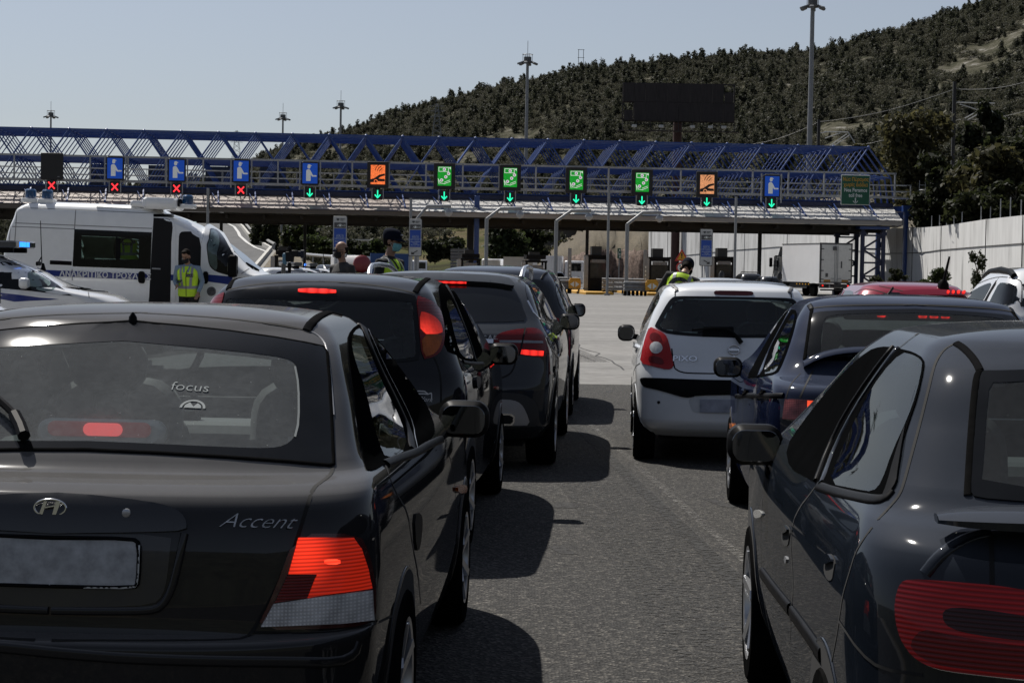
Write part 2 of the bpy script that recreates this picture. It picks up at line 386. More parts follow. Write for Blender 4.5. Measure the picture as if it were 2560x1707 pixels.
    def patch(s, name, src, poly, m, off=.003, side='one', parent=None, hole=False, rim=.012, thick=None, smooth=1, label=None, flip=False, res=13, hollow=None, relax=None):
        """a piece laid on the body. side: one / both (mirrored twin) / full (half outline mirrored into one piece)"""
        if smooth: poly=smoothpoly(poly,smooth) if side!='full' else [poly[0]]+smoothpoly(poly,smooth,False)[1:-1]+[poly[-1]]
        if side=='full' and src=='cam':
            poly=[s.centre(poly[0])]+list(poly[1:-1])+[s.centre(poly[-1])]
            if hollow is not None: hollow=[s.centre(hollow[0])]+list(hollow[1:-1])+[s.centre(hollow[-1])]
        P=np.array(poly,float); ext=(P.max(0)-P.min(0)); step=max(ext)/res
        bd=densify(poly,step,True)
        g=[]
        gx=np.arange(P[:,0].min()+step/2,P[:,0].max(),step); gy=np.arange(P[:,1].min()+step/2,P[:,1].max(),step)
        if len(gx) and len(gy):
            A,B=np.meshgrid(gx,gy); A,B=A.ravel(),B.ravel(); ins=pip(A,B,P)
            bb=np.array(bd)
            for a,b in zip(A[ins],B[ins]):
                if np.min(np.hypot(bb[:,0]-a,bb[:,1]-b))>step*.35: g.append((a,b))
        nb=len(bd); E=[(i,(i+1)%nb) for i in range(nb)]
        if hollow is not None:
            if smooth: hollow=smoothpoly(hollow,smooth) if side!='full' else [hollow[0]]+smoothpoly(hollow,smooth,False)[1:-1]+[hollow[-1]]
            hp=np.array(hollow,float); hd=densify(hollow,step,side!='full'); g=[q for q in g if not pip(np.array([q[0]]),np.array([q[1]]),hp)[0]]
            nh=len(hd); E+=[(nb+i,nb+(i+1)%nh) for i in range(nh if side!='full' else nh-1)]; g=hd+g
        pts=[Vector(q) for q in bd+g]
        vs2,es,fs,ov,_,_=delaunay_2d_cdt(pts,E,[],1,1e-9)
        src_pts=[(v.x,v.y) for v in vs2]
        if hollow is not None:
            fs=[f for f in fs if not pip(np.array([sum(src_pts[i][0] for i in f)/len(f)]),np.array([sum(src_pts[i][1] for i in f)/len(f)]),hp)[0]]
        H=[s.hit(src,a,b) for a,b in src_pts]
        pos=[p+n*off for p,n in H]; nor=[n for p,n in H]
        if side=='full':
            for q in pos:
                pass
            ends=(poly[0],poly[-1])
            for i,(a,b) in enumerate(src_pts):
                # outline points on the closing (centre) edge are snapped to the centre plane
                ax,ay=ends[0]; bx,by=ends[1]; t=((a-ax)*(bx-ax)+(b-ay)*(by-ay))/((bx-ax)**2+(by-ay)**2+1e-12)
                dd=math.hypot(a-ax-(bx-ax)*t,b-ay-(by-ay)*t)
                if -.001<=t<=1.001 and dd<step*.02: pos[i].x=0.
        F=[tuple(f) for f in fs]
        # orient outward
        def orient(pos,F,nor):
            out=[]
            for f in F:
                a,b,c=pos[f[0]],pos[f[1]],pos[f[2]]; n=(b-a).cross(c-a)
                out.append(f if n.dot(nor[f[0]])>=0 else f[::-1])
            return out
        F=orient(pos,F,nor)
        if side=='full':
            n0=len(pos); mp=[]
            for i,p in enumerate(list(pos)):
                if abs(p.x)<1e-5: mp.append(i)
                else: mp.append(len(pos)); pos.append(Vector((-p.x,p.y,p.z))); nor.append(Vector((-nor[i].x,nor[i].y,nor[i].z)))
            F=F+[tuple(mp[i] for i in f)[::-1] for f in F]
        if relax or (hole and relax is None):
            nbr={}
            cnt={}
            for f in F:
                for i_ in range(len(f)):
                    a_,b_=f[i_],f[(i_+1)%len(f)]; nbr.setdefault(a_,set()).add(b_); nbr.setdefault(b_,set()).add(a_); e_=(min(a_,b_),max(a_,b_)); cnt[e_]=cnt.get(e_,0)+1
            bnd={v_ for e_,c_ in cnt.items() if c_==1 for v_ in e_}
            A_=np.array([tuple(p_) for p_ in pos]); ids=[i_ for i_ in nbr if i_ not in bnd]; NB=[list(nbr[i_]) for i_ in ids]
            for _ in range(14):
                B_=A_.copy()
                for i_,nb_ in zip(ids,NB): B_[i_]=A_[i_]*.4+A_[nb_].mean(0)*.6
                A_=B_
            for i_ in ids: pos[i_]=Vector(A_[i_])
        # rim down to the body
        ed={}
        for f in F:
            for i in range(len(f)):
                e=(f[i],f[(i+1)%len(f)]); ed[e]=1
        bde=[e for e in ed if (e[1],e[0]) not in ed]
        low={}
        for e in bde:
            for i in e:
                if i not in low: low[i]=len(pos); pos.append(pos[i]-nor[i]*(off+rim)); nor.append(nor[i])
        F2=F+[(e[1],e[0],low[e[0]],low[e[1]]) for e in bde]
        res_o=[]
        for sg in ((1,-1) if side=='both' else (1,)):
            me=bpy.data.meshes.new(name); vs=[(p.x*sg,p.y,p.z) for p in pos]
            me.from_pydata(vs,[],F2 if sg==1 else [f[::-1] for f in F2]); me.materials.append(m)
            me.polygons.foreach_set('use_smooth',[True]*len(me.polygons)); me.set_sharp_from_angle(angle=R(45)); me.update()
            o=bpy.data.objects.new(name,me); link(o,(parent[len(res_o)] if isinstance(parent,list) else parent) or s.root); res_o.append(o)
            if label: o['label']=label
        if hole: s.cut(src,poly,hole if hole is not True else .02) if side!='full' else s.cut(src,poly,.02)
        return res_o
    def ribbon(s, name, src, line, m, w=.006, off=.001, side='one', parent=None, smooth=1, round_=0., step=None, closed=False):
        if smooth and len(line)>2: line=smoothpoly(line,smooth,False)
        P=np.array(line); st=step or max(np.ptp(P[:,0]),np.ptp(P[:,1]))/28
        pts=densify(line,st,False); H=[s.hit(src,a,b) for a,b in pts]
        pos=[]; 
        for i,(p,n) in enumerate(H):
            a=H[max(0,i-1)][0]; b=H[min(len(H)-1,i+1)][0]; t=b-a
            if t.length<1e-6: t=Vector((1,0,0))
            t.normalize(); sd=t.cross(n).normalized()
            if round_>0: prof=[(-.5,-.002),(-.42,.7*round_),(-.2,round_),(.2,round_),(.42,.7*round_),(.5,-.002)]
            else: prof=[(-.5,off),(.5,off)]
            for (q,h) in prof: pos.append(p+sd*(q*w)+n*(h if round_>0 else h))
        k=6 if round_>0 else 2; F=[]
        for i in range(len(H)-1):
            for j in range(k-1): F.append((i*k+j,i*k+j+1,(i+1)*k+j+1,(i+1)*k+j))
        # face outward
        if F:
            f=F[0]; n=(pos[f[1]]-pos[f[0]]).cross(pos[f[2]]-pos[f[0]])
            if n.dot(H[0][1])<0: F=[q[::-1] for q in F]
        out=[]
        for sg in ((1,-1) if side=='both' else (1,)):
            me=bpy.data.meshes.new(name); me.from_pydata([(p.x*sg,p.y,p.z) for p in pos],[],F if sg==1 else [q[::-1] for q in F]); me.materials.append(m)
            me.polygons.foreach_set('use_smooth',[True]*len(me.polygons)); me.update()
            o=bpy.data.objects.new(name,me); link(o,(parent[len(out)] if isinstance(parent,list) else parent) or s.root); out.append(o)
        return out
    def decal(s, name, src, origin, right, vs_fs, m, off=.003, parent=None):
        """lettering: vs in metres, laid on the body round a point; right is a point towards +x of the text"""
        p,n=s.hit(src,*origin); q,_=s.hit(src,*right); x=(q-p); x-=n*x.dot(n); x.normalize(); y=n.cross(x)
        vs,fs=vs_fs; me=bpy.data.meshes.new(name); 
        me.from_pydata([tuple(p+x*v[0]+y*v[1]+n*(v[2]+off)) for v in vs],[],fs); me.materials.append(m); me.update()
        o=bpy.data.objects.new(name,me); link(o,parent or s.root); return o
    def finish(s, wheels=None, wr=.295, ww=.19, wx=None, seats=True, spokes=6, rimr=.19, windshield=None, arch=True, cabin_z=None, driver=False, headrest_dx=.36, seat_y=(1.25,2.1), wheelmat=None, wheel_on_left=True):
        if wheels and arch:
            for wy in wheels:
                rx=lambda t: wr+.04 if math.cos(t)>0 else min(wr+.04,wy-.225)
                cir=[(wy+rx(t)*math.cos(t),wr+.01+(wr+.04)*math.sin(t)) for t in np.linspace(R(-14),R(194),30)]
                s.patch('wheel_arch','side',cir,UNDER,off=.004,side='both',smooth=0,res=12)
                s.ribbon('arch_lip','side',cir,s.paint,w=.016,side='both',smooth=0,round_=.004,step=.05)
        F=[tuple(f) for f in s.F[s.keep].tolist()]+[tuple(s.top),tuple(s.bot[::-1])]
        me=bpy.data.meshes.new(s.body_name); me.from_pydata(s.V.tolist(),[],F); me.materials.append(s.paint)
        me.polygons.foreach_set('use_smooth',[True]*len(me.polygons)); me.set_sharp_from_angle(angle=R(50)); me.update()
        s.bodyo=bpy.data.objects.new(s.body_name,me); link(s.bodyo,s.root)
        W=np.abs(s.V[:,0]).max(); 
        if wheels:
            u=MB(); u.box((0,s.L/2,.34),(W*1.45,s.L*.86,.3)); 
            u.box((0,s.L/2,.52),(W*1.80,s.L*.74,.10)); u.build('underbody',UNDER,s.root)
            for wy in wheels:
                wxx=max(abs(s.hit('side',wy,wr+.15)[0].x),abs(s.hit('side',wy,wr)[0].x))+.018
                for sg in (1,-1):
                    Mw=Matrix.Translation((sg*(wxx-ww/2),wy,wr))@Matrix.Rotation(sg*math.pi/2,4,'Y')
                    t=MB(); r=wr; h=ww/2
                    t.lathe([(rimr,-h),(r*.93,-h),(r*.985,-h*.8),(r,-h*.4),(r,h*.4),(r*.985,h*.8),(r*.93,h),(rimr*1.03,h*.98),(rimr,h*.7)],36,Mw,close=False)
                    wo=t.build('wheel',RUBBER,s.root,smooth=True)
                    q=MB(); q.lathe([(.0,h*.25),(rimr*.25,h*.3)],20,Mw); q.lathe([(rimr*1.03,h*.99),(rimr*.96,h*.95),(rimr*.92,h*.2),(rimr*.92,-h)],28,Mw,close=False)
                    for k in range(spokes):
                        a=2*math.pi*k/spokes; c,sn=math.cos(a),math.sin(a)
                        q.bar(Mw@Vector((c*rimr*.12,sn*rimr*.12,h*.55)),Mw@Vector((c*rimr*.95,sn*rimr*.95,h*.8)),.045,.03)
                    q.lathe([(.05,h*.4),(.05,h*.75),(.03,h*.8)],12,Mw)
                    q.build('rim',wheelmat or RIM,wo,smooth=True)
                    b=MB(); b.lathe([(0.01,-h*.2),(rimr*.9,-h*.2)],20,Mw); b.build('brake_disc',UNDER,wo)
        if seats:
            cz=cabin_z or .50
            fl=MB(); fl.box((0,(s.L)/2+.0,cz-.1),(W*1.5,s.L*.62,.06)); 
            fl.rbox((0,s.L*.63,.80),(W*1.42,.35,.24),.08,3,ax=0); fl.build('dashboard',CABIN,s.root)
            for (yy,front) in ((seat_y[0],0),(seat_y[1],1)):
                if front:
                    for sg in (-1,1):
                        a=MB(); tl=Matrix.Rotation(R(-14),3,'X')
                        a.rbox((sg*headrest_dx,yy,.80),(.46,.14,.62),.12,4,ax=1,rot=tl); 
                        a.rbox((sg*headrest_dx,yy+.28,.50),(.48,.52,.16),.06,3)
                        so=a.build('seat',FABRIC,s.root,smooth=True)
                        hh=MB(); hh.rbox((sg*headrest_dx,yy-.11,1.19 if s.V[:,2].max()>1.43 else 1.16),(.27,.10,.19),.08,4,ax=1,rot=tl)
                        for e in (-.06,.06): hh.tube([(sg*headrest_dx+e,yy-.07,1.0),(sg*headrest_dx+e,yy-.10,1.14)],.007,6)
                        hh.build('headrest',FABRIC,so,smooth=True)
                else:
                    a=MB(); a.rbox((0,yy,.74),(W*1.35,.16,.46),.10,4,ax=1,rot=Matrix.Rotation(R(-16),3,'X')); a.rbox((0,yy+.3,.5),(W*1.35,.5,.16),.06,3)
                    so=a.build('rear_bench',FABRIC,s.root,smooth=True)
            st=MB(); cx=-headrest_dx if wheel_on_left else headrest_dx
            ring=[]
            for k in range(25):
                a=2*math.pi*k/24; ring.append((cx+.185*math.cos(a),seat_y[1]+.52+.06*math.sin(a),.93+.175*math.sin(a)))
            st.tube(ring,.015,8); st.bar((cx-.18,seat_y[1]+.52,.93),(cx+.18,seat_y[1]+.52,.93),.03,.05); st.build('steering_wheel',BLACK,s.root,smooth=True)
            mm=MB(); zt=s.V[:,2].max(); mm.rbox((0,seat_y[1]+.45,zt-.16),(.24,.03,.07),.025,3,ax=1); mm.tube([(0,seat_y[1]+.45,zt-.14),(0,seat_y[1]+.5,zt-.05)],.01,6); mm.build('rear_view_mirror',BLACK,s.root,smooth=True)
        return s
    def door_mirror(s, src, box, depth=.12, m=None, y=None, arm=True, both=True, glassm=None, sgn=1):
        """wing mirror housing sized from its outline (x0,y0,x1,y1) seen at distance y along the car"""
        x0,y0,x1,y1=box
        def at(px,py):
            o=s.co; d=(s.Mi.to_3x3()@cam_ray(px,py)); t=(y-o.y)/d.y; return o+d*t
        a,b=at(x0,y1),at(x1,y0); cx,cz=(a.x+b.x)/2,(a.z+b.z)/2; w,h=abs(b.x-a.x),abs(b.z-a.z)
        out=[]
        for sg in ((1,-1) if both else (1,)):
            q=MB(); q.rbox((sg*cx,y+depth*.35,cz),(w,depth*.7,h),min(w,h)*.38,6,ax=1); q.rbox((sg*cx,y+depth*.85,cz),(w*.82,depth*.4,h*.8),min(w,h)*.33,6,ax=1)
            side=1 if cx*sg>0 else -1
            q.bar((sg*cx-side*w*.4,y+depth*.5,cz-h*.22),(sg*cx-side*(w*.5+.09),y+depth*.6,cz-h*.3),.06,.05)
            o=q.build('door_mirror',m or BLACK,s.root,smooth=True); out.append(o)
            g=MB(); g.rbox((sg*cx,y-.004,cz),(w*.86,.008,h*.78),min(w,h)*.3,6,ax=1); g.build('mirror_glass',glassm or MATS.get('mirror_glass') or MIRG,o,smooth=True)
        return out
def plate(car, src, quad, name='number_plate'):
    m=MATS.get('plate_face')
    if not m:
        m=mat('plate_face',(.36,.37,.38),.5,var=.35,scale=11)
    pts=quad; return car.patch(name,src,pts,m,off=.012,rim=.02,smooth=0)
# ------------------------------------------------------------------ the queue of cars
LIT=lens('lit_brake_lens',(.30,.012,.008),(1.,.035,.012),.62,ribs=150,var=.3,axis='G')
LITA=lens('lit_tail_lens',(.22,.008,.006),(1.,.04,.014),1.0,ribs=105,var=.4,core=(.655,.10,.80),rad=.135)
LITHOT=lens('lit_brake_core',(.6,.03,.02),(1.,.05,.02),1.5,ribs=100,var=.2)
REDL=lens('red_lens',(.16,.005,.007),ribs=130)
REDDARK=lens('dark_red_lens',(.035,.003,.004),ribs=110)
CLEARL=lens('clear_lens',(.85,.85,.85),ribs=110,axis='G',var=.28)
AMBERL=lens('amber_lens',(.42,.10,.015),ribs=130,axis='G')
HOUSING=mat('lamp_housing',(.05,.006,.006),.25,var=.2,coat=.5)
LEDRED=lens('brake_strip',(.4,.02,.02),(1.,.025,.015),1.05,ribs=17,axis='X',var=.3)
MIRG=mat('mirror_glass',(.16,.17,.18),.03,metal=1.,var=.05)
DUSTGLASS=glass('dusty_glass',(.88,.94,.93),dust=.36,dust_sheen_col=(.50,.53,.54))
TINTG=glass('rear_glass',(.72,.82,.79),dust=.15)
SEEG=glass('side_glass',(.52,.60,.58),refl=1.2)
def std_windshield(c, z0, z1, w0, w1):
    poly=[(-w0,z0),(w0,z0),(w1,z1),(-w1,z1)]
    c.patch('windscreen','front',poly,CLEAR,off=.003,hole=.02,rim=.01,smooth=1,res=10)
# ---- dark grey hatchback nearest the camera
P=mat('dark_grey_paint',(.017,.017,.018),.45,metal=.0,coat=.6,var=.08,scale=3,dust=.04,dust_sheen_col=(.135,.132,.13),spec=0.,top=.55)
OPENW=mat('cabin_shade',(.003,.0032,.0035),.7,spec=.0)  # near-black panel paints the cabin shade behind the front windows
c=Car('parked_hatchback','dirty dark grey three-door hatchback with silver script lettering and one glowing square tail lamp','car',(-1.167,4.70,0,.0467),
 [(.18,.74,.12,4.05,.34,.5),(.26,.80,.03,4.17,.36,.55),(.42,.825,-.0,4.2,.40,.6),(.555,.83,.0,4.18,.40,.6),(.572,.832,.015,4.17,.40,.6),(.582,.833,.062,4.16,.38,.6),(.66,.835,.072,4.1,.36,.6),(.80,.828,.09,3.85,.34,.5),(.89,.812,.115,3.35,.34,.45),(.925,.80,.145,3.1,.34,.4),(.945,.785,.20,3.0,.33,.4),(.968,.755,.32,2.93,.30,.38),(1.0,.732,.37,2.86,.28,.36),(1.16,.665,.595,2.45,.27,.34),(1.29,.60,.78,2.12,.26,.32),(1.335,.56,.87,1.98,.26,.3)],1.398,P)
HB=c
half_out=K('C5',(877,222),(1000,236),(1200,253),(1500,285),(1800,327),(2000,362),(2108,385),(2133,420),(2150,600),(2165,900),(2176,1150),(2150,1158),(1900,1135),(1500,1106),(1000,1076),(528,1056))
half_in=K('C5',(860,352),(1000,368),(1300,396),(1600,425),(1800,450),(1900,475),(1940,520),(1950,700),(1950,880),(1925,980),(1860,1035),(1760,1052),(1500,1046),(1000,1022),(545,1004))
w=c.patch('rear_window','cam',half_out,FRIT,off=.004,side='full',hollow=half_in,res=26)[0]
c.patch('glass_pane','cam',half_in,DUSTGLASS,off=.003,side='full',parent=w,hole=True,res=20)
c.ribbon('window_seal','cam',half_out,RUBBER,w=.014,side='both',round_=.005,smooth=0,parent=w)
c.ribbon('window_heater_edge','cam',K('C5',(1925,520),(1948,640),(1950,880),(1925,980)),mat('pale_seal',(.13,.15,.155),.6),w=.006,off=.006,parent=w)
# brake lamp on the parcel shelf behind the glass
bl=[]; q=MB()
p,n=c.hit('cam',*K('C5',(600,912))[0]); p=p-n*.05; p.x=0; p.z+=.032; p.y+=.03
q.rbox((0,p.y+.03,p.z-.012),(.36,.06,.075),.035,5,ax=1); o=q.build('high_brake_lamp',mat('grey_trim',(.30,.32,.33),.6),c.root,smooth=True)
q=MB(); q.rbox((0,p.y-.002,p.z),(.29,.012,.042),.020,6,ax=1); q.build('lamp_lens',mat('soft_red_lens',(.22,.05,.05),.4,emit=(1,.08,.07),es=.04),o,smooth=True)
q=MB(); q.rbox((.012,p.y-.010,p.z),(.11,.01,.036),.018,6,ax=1); q.build('lit_lens',mat('soft_red_glow',(.8,.1,.1),.4,emit=(1,.10,.10),es=.55),o,smooth=True)
# wiper
q=MB(); pts=c.local('cam',K('C5',(-420,560),(0,775),(60,830),(110,880),(150,960),(170,1020)),.03)
q.tube(pts[:4],.011,6); q.tube(pts[3:],.018,8); q.build('rear_wiper',BLACK,c.root,smooth=True)
q=MB(); a=c.local('cam',K('C5',(877,215)),.0)[0]; q.lathe([(.014,-.004),(.012,.012),(.003,.026)],10,Matrix.Translation((0,a.y-.004,a.z))); q.build('washer_jet',BLACK,c.root,smooth=True)
# stuck on the glass: a word and a round leaf emblem
SK=mat('sticker_pale',(.17,.20,.21),.7)
st=c.decal('sticker','cam',K('C5',(1245,655))[0],K('C5',(1320,660))[0],text_mesh('focus',.052,.0004,bold=-.0006),SK,off=.0042)
p0,_=c.hit('cam',*K('C5',(1257,790))[0]); p1,_=c.hit('cam',*K('C5',(1300,792))[0]); xx=(p1-p0).normalized(); _,nn=c.hit('cam',*K('C5',(1257,770))[0]); yy=nn.cross(xx); Mk=Matrix(((xx.x,-nn.x,yy.x,p0.x),(xx.y,-nn.y,yy.y,p0.y),(xx.z,-nn.z,yy.z,p0.z),(0,0,0,1)))
def ringband(q,r0,r1,a0,a1,n=20,y=-.0042):
    vs=[];fs=[]
    for t in np.linspace(a0,a1,n): vs+=[Mk@Vector((r0*math.cos(t),y,r0*math.sin(t))),Mk@Vector((r1*math.cos(t),y,r1*math.sin(t)))]
    q.add(vs,[(2*i,2*i+1,2*i+3,2*i+2) for i in range(n-1)])
q=MB(); ringband(q,.029,.036,0,math.pi); q.add([Mk@Vector(v) for v in ((-.024,-.0045,0),(.024,-.0045,0),(.022,-.0045,.012),(.012,-.0045,.022),(.002,-.0045,.006),(-.010,-.0045,.024),(-.022,-.0045,.012))],[(0,1,2,3,4,5,6)]); q.build('leaf_emblem',SK,st)
# boot lid gaps and trim
c.ribbon('boot_gap','cam',K('C8',(1962,-40),(1957,30),(1950,80),(1900,120),(1842,162),(1815,240),(1785,340),(1755,440),(1700,600),(1600,800),(1500,985),(1450,1046),(1300,1056),(900,1060),(304,1058)),SEAM,w=.010,off=.0012,side='both')
g=c.patch('boot_garnish','cam',K('C8',(304,209),(500,220),(700,238),(880,258),(1000,280),(1070,315),(1100,365),(1098,415),(900,424),(304,432)),mat('dark_garnish',(.010,.010,.011),.25,coat=.4),off=.014,side='full',rim=.02,res=18)[0]
c.patch('plate_recess','cam',K('C8',(304,434),(1010,436),(1000,520),(985,680),(960,790),(900,850),(600,862),(304,860)),mat('recess_paint',(.022,.022,.024),.4,metal=.4,coat=.6),off=.0015,side='full',rim=.004,res=16)
c.ribbon('recess_lip','cam',K('C8',(1086,430),(1050,600),(1010,760),(950,862),(870,886),(600,888),(304,884)),P,w=.022,side='both',round_=.009)
c.patch('number_plate','cam',K('C8',(304,470),(812,472),(808,738),(304,732)),mat('plate_face',(.36,.37,.38),.5,var=.3,scale=26),off=.012,side='full',smooth=0)
c.ribbon('plate_frame','cam',K('C8',(304,455),(780,462),(822,490),(815,720),(790,748),(304,738)),BLACK,w=.012,side='both',round_=.016,smooth=1)
c.ribbon('plate_frame_edge','cam',K('C8',(826,500),(818,715),(795,750),(500,746)),SILVER,w=.004,off=.016,smooth=1)
# emblem and lettering
ep,en=c.hit('cam',*K('C8',(304,290))[0]); ep=ep+en*.016
Me=Matrix.Translation(ep)@Matrix.Rotation(R(-6),4,'X')
q=MB(); ring=[Me@Vector((.041*math.cos(t),0,.0215*math.sin(t))) for t in np.linspace(0,2*math.pi,33)]; q.tube(ring,.0028,6)
for (pp) in ([(-.033,-.020),(-.022,-.022),(-.008,.0215),(-.019,.0215)],[(.022,-.0215),(.010,-.0215),(.020,.022),(.036,.019)],[(-.020,-.003),(.018,.006),(.021,.010),(-.014,.003)]): q.prism([(a_*.79,b_*.78) for a_,b_ in pp],-.006,.002,Me)
q.build('emblem',CHROME,c.root,smooth=30)
c.decal('lettering','cam',K('C8',(1500,362))[0],K('C8',(1620,366))[0],text_mesh('Accent',.054,.0015,shear=.62,sx=1.22,bold=-.0008),mat('worn_chrome',(.38,.38,.38),.35,metal=.8,var=.5,scale=60))
lk=MB(); a,n=c.hit('cam',*K('C8',(750,318))[0]); lk.lathe([(.011,-.01),(.011,.004),(.007,.006)],14,Matrix.Translation(a+n*.014)@Matrix.Rotation(R(90),4,'X')); lk.build('boot_lock',SILVER,c.root,smooth=True)
# tail lamps
t=c.patch('tail_light','cam',K('C8',(1735,432),(2105,432),(2160,540),(2200,720),(2200,955),(2010,985),(1500,1000),(1600,800)),HOUSING,off=.006,side='both',rim=.02)
for i,(nm,pl,m) in enumerate((('lit_lens',[(1752,457),(2062,457),(2105,520),(2145,640),(2165,752),(1900,788),(1800,806),(1858,668),(1692,668)],LITA),('dark_lens',[(1688,670),(1852,670),(1798,806),(1612,834)],REDL),('clear_lens',[(1606,842),(1900,795),(2167,760),(2177,935),(1990,957),(1532,976)],CLEARL))):
    c.patch(nm,'cam',K('C8',*pl),m,off=.013,side='both',parent=t,rim=.004,smooth=0,res=18)
c.patch('lamp_core','cam',K('C8',(1895,580),(1985,580),(1982,612),(1897,610)),LITHOT,off=.0145,parent=t[0],rim=.001)
# roof
c.ribbon('roof_ditch','cam',K('C1',(1045,735),(1075,680),(1120,630),(1190,580),(1290,545),(1420,520)),mat('ditch_trim',(.010,.010,.0105),.6,spec=0.),w=.03,side='both',round_=.006)
c.ribbon('hatch_gap','cam',K('C5',(877,160),(1200,178),(1500,200),(1800,238),(1985,272)),SEAM,w=.009,off=.0015,side='both')
c.ribbon('hatch_side_gap','cam',K('C1',(1080,740),(1150,775),(1200,820),(1235,880),(1255,1000),(1290,1300),(1310,1560)),mat('bright_seal',(.28,.28,.29),.3),w=.007,side='both',round_=.003)
# side glass
sw=c.patch('side_window','cam',K('C6',(78,150),(95,105),(135,78),(200,95),(255,140),(340,300),(435,470),(440,560),(345,608),(240,660),(190,690),(150,686),(120,480),(90,280)),OPENW,off=.003,side='both',hollow=K('C6',(92,150),(108,112),(134,100),(150,150),(222,330),(300,480),(330,600),(240,650),(200,560),(150,350),(104,220)),res=22)
c.patch('quarter_glass','cam',K('C6',(92,150),(108,112),(134,100),(150,150),(222,330),(300,480),(330,600),(240,650),(200,560),(150,350),(104,220)),SEEG,off=.0035,side='both',parent=sw,hole=.08)
c.ribbon('door_frame','cam',K('C6',(138,82),(200,240),(290,420),(335,520),(350,605)),BLACK,w=.035,side='both',round_=.008,parent=sw)
c.ribbon('door_frame_edge','cam',K('C6',(160,110),(230,270),(310,420),(345,500),(362,600)),SILVER,w=.004,off=.009,parent=sw[0])
c.ribbon('belt_strip','cam',K('C6',(238,662),(300,636),(370,612),(420,580),(470,560)),BLACK,w=.03,side='both',round_=.01)
c.ribbon('door_gap','cam',K('C6',(238,668),(260,730),(292,800),(330,860),(350,1000),(372,1110),(384,1240)),SEAM,w=.009,off=.0012,side='both')
c.ribbon('wing_gap','cam',K('C6',(500,620),(520,690),(530,800),(535,950)),SEAM,w=.007,off=.0012,side='both')
c.ribbon('bumper_gap','cam',K('C8',(1490,1010),(1900,1020),(2190,970),(2352,890)),SEAM,w=.007,off=.0012,side='both')
hd=c.patch('door_handle','cam',K('C6',(352,870),(378,862),(388,900),(376,1015),(360,1020)),BLACK,off=.005,side='both',rim=.008)
q=c.patch('side_indicator','cam',K('C6',(526,750),(560,745),(568,765),(560,782),(528,782)),lens('orange_lens',(.55,.12,.02),ribs=150),off=.012,side='both')
c.door_mirror('cam',(*K('C6',(455,552))[0],*K('C6',(665,405))[0])[0:1]+(K('C6',(0,405))[0][1],K('C6',(665,0))[0][0],K('C6',(0,552))[0][1]),y=2.52,depth=.15)
c.ribbon('bumper_edge','cam',K('C8',(-200,1085),(0,1098),(400,1140),(800,1168),(1300,1182),(1700,1185),(1990,1190),(2090,1140),(2110,1070)),P,w=.03,round_=.006,side='one')
std_windshield(c,.99,1.31,.66,.56)
c.finish(wheels=(.92,3.40),wr=.29,wx=.815)
# ---- black three-door hatchback with lamps up its rear pillars
P=mat('black_paint',(.009,.009,.0105),.4,metal=.0,spec=0.,coat=.65,var=.08,scale=3,dust=.02,dust_sheen_col=(.10,.11,.13),top=.40)  # bluish tone on upward faces paints in the reflected sky
c=Car('parked_hatchback','shiny black three-door hatchback with red and orange lamps up its rear pillars','car',(-1.055,9.79,0,.0585),
 [(.20,.74,.1,3.66,.30,.5),(.30,.80,.01,3.78,.34,.55),(.50,.82,0,3.8,.36,.6),(.60,.825,.015,3.79,.36,.6),(.72,.83,.04,3.72,.35,.6),(.85,.825,.06,3.45,.34,.5),(.95,.805,.085,3.08,.33,.4),(1.02,.775,.11,2.9,.33,.4),(1.15,.725,.155,2.55,.32,.36),(1.28,.66,.205,2.25,.32,.34),(1.39,.595,.27,2.02,.32,.32),(1.425,.56,.33,1.9,.32,.3)],1.492,P)
out=K('C1',(1148,297),(1400,302),(1700,325),(1950,358),(2100,388),(2116,410),(2135,650),(2168,1012),(2060,1035),(1700,1060),(1148,1070))
inn=K('C1',(1148,440),(1500,446),(1900,448),(2060,450),(2085,480),(2095,650),(2120,950),(2080,1000),(1700,1025),(1148,1030))
w=c.patch('rear_window','cam',out,FRIT,off=.004,side='full',hollow=inn,res=22)[0]
c.patch('glass_pane','cam',inn,TINTG,off=.003,side='full',parent=w,hole=True,res=16)
c.patch('high_brake_lamp','cam',K('C1',(962,324),(1335,336),(1335,374),(962,362)),LEDRED,off=.008)
c.ribbon('hatch_gap','cam',K('C1',(1148,250),(1400,257),(1700,285),(1950,325),(2112,368)),SEAM,w=.012,off=.0015,side='both')
c.ribbon('roof_ditch','cam',K('C1',(2110,358),(2140,305),(2180,258),(2220,230),(2262,208)),MATS['ditch_trim'],w=.035,side='both',round_=.007)
t=c.patch('tail_light','cam',K('C2',(174,292),(225,306),(280,330),(325,362),(355,420),(374,520),(377,600),(362,670),(330,715),(290,738),(216,754),(192,500)),REDL,off=.008,side='both',rim=.02,res=16)
c.patch('lit_lens','cam',K('C2',(196,410),(240,418),(290,440),(330,475),(352,520),(358,571),(205,570)),lens('lit_pillar_lens',(.30,.012,.008),(1.,.05,.03),.9,ribs=140,var=.3,axis='G',core=(.60,.20,1.16),rad=.17),off=.013,side='both',parent=t,rim=.002)
c.patch('amber_lens','cam',K('C2',(208,574),(358,574),(350,630),(325,690),(285,725),(226,738)),AMBERL,off=.013,side='both',parent=t,rim=.002)
sw=c.patch('side_window','cam',K('C2',(335,230),(352,200),(388,186),(425,222),(482,300),(562,450),(640,650),(660,700),(600,762),(520,760),(470,722),(382,682),(378,520),(350,350)),OPENW,off=.003,side='both',hollow=K('C2',(388,340),(410,310),(440,340),(500,470),(560,620),(600,745),(530,745),(480,690),(420,440)),res=20)
c.patch('quarter_glass','cam',K('C2',(388,340),(410,310),(440,340),(500,470),(560,620),(600,745),(530,745),(480,690),(420,440)),SEEG,off=.0035,side='both',parent=sw,hole=.08)
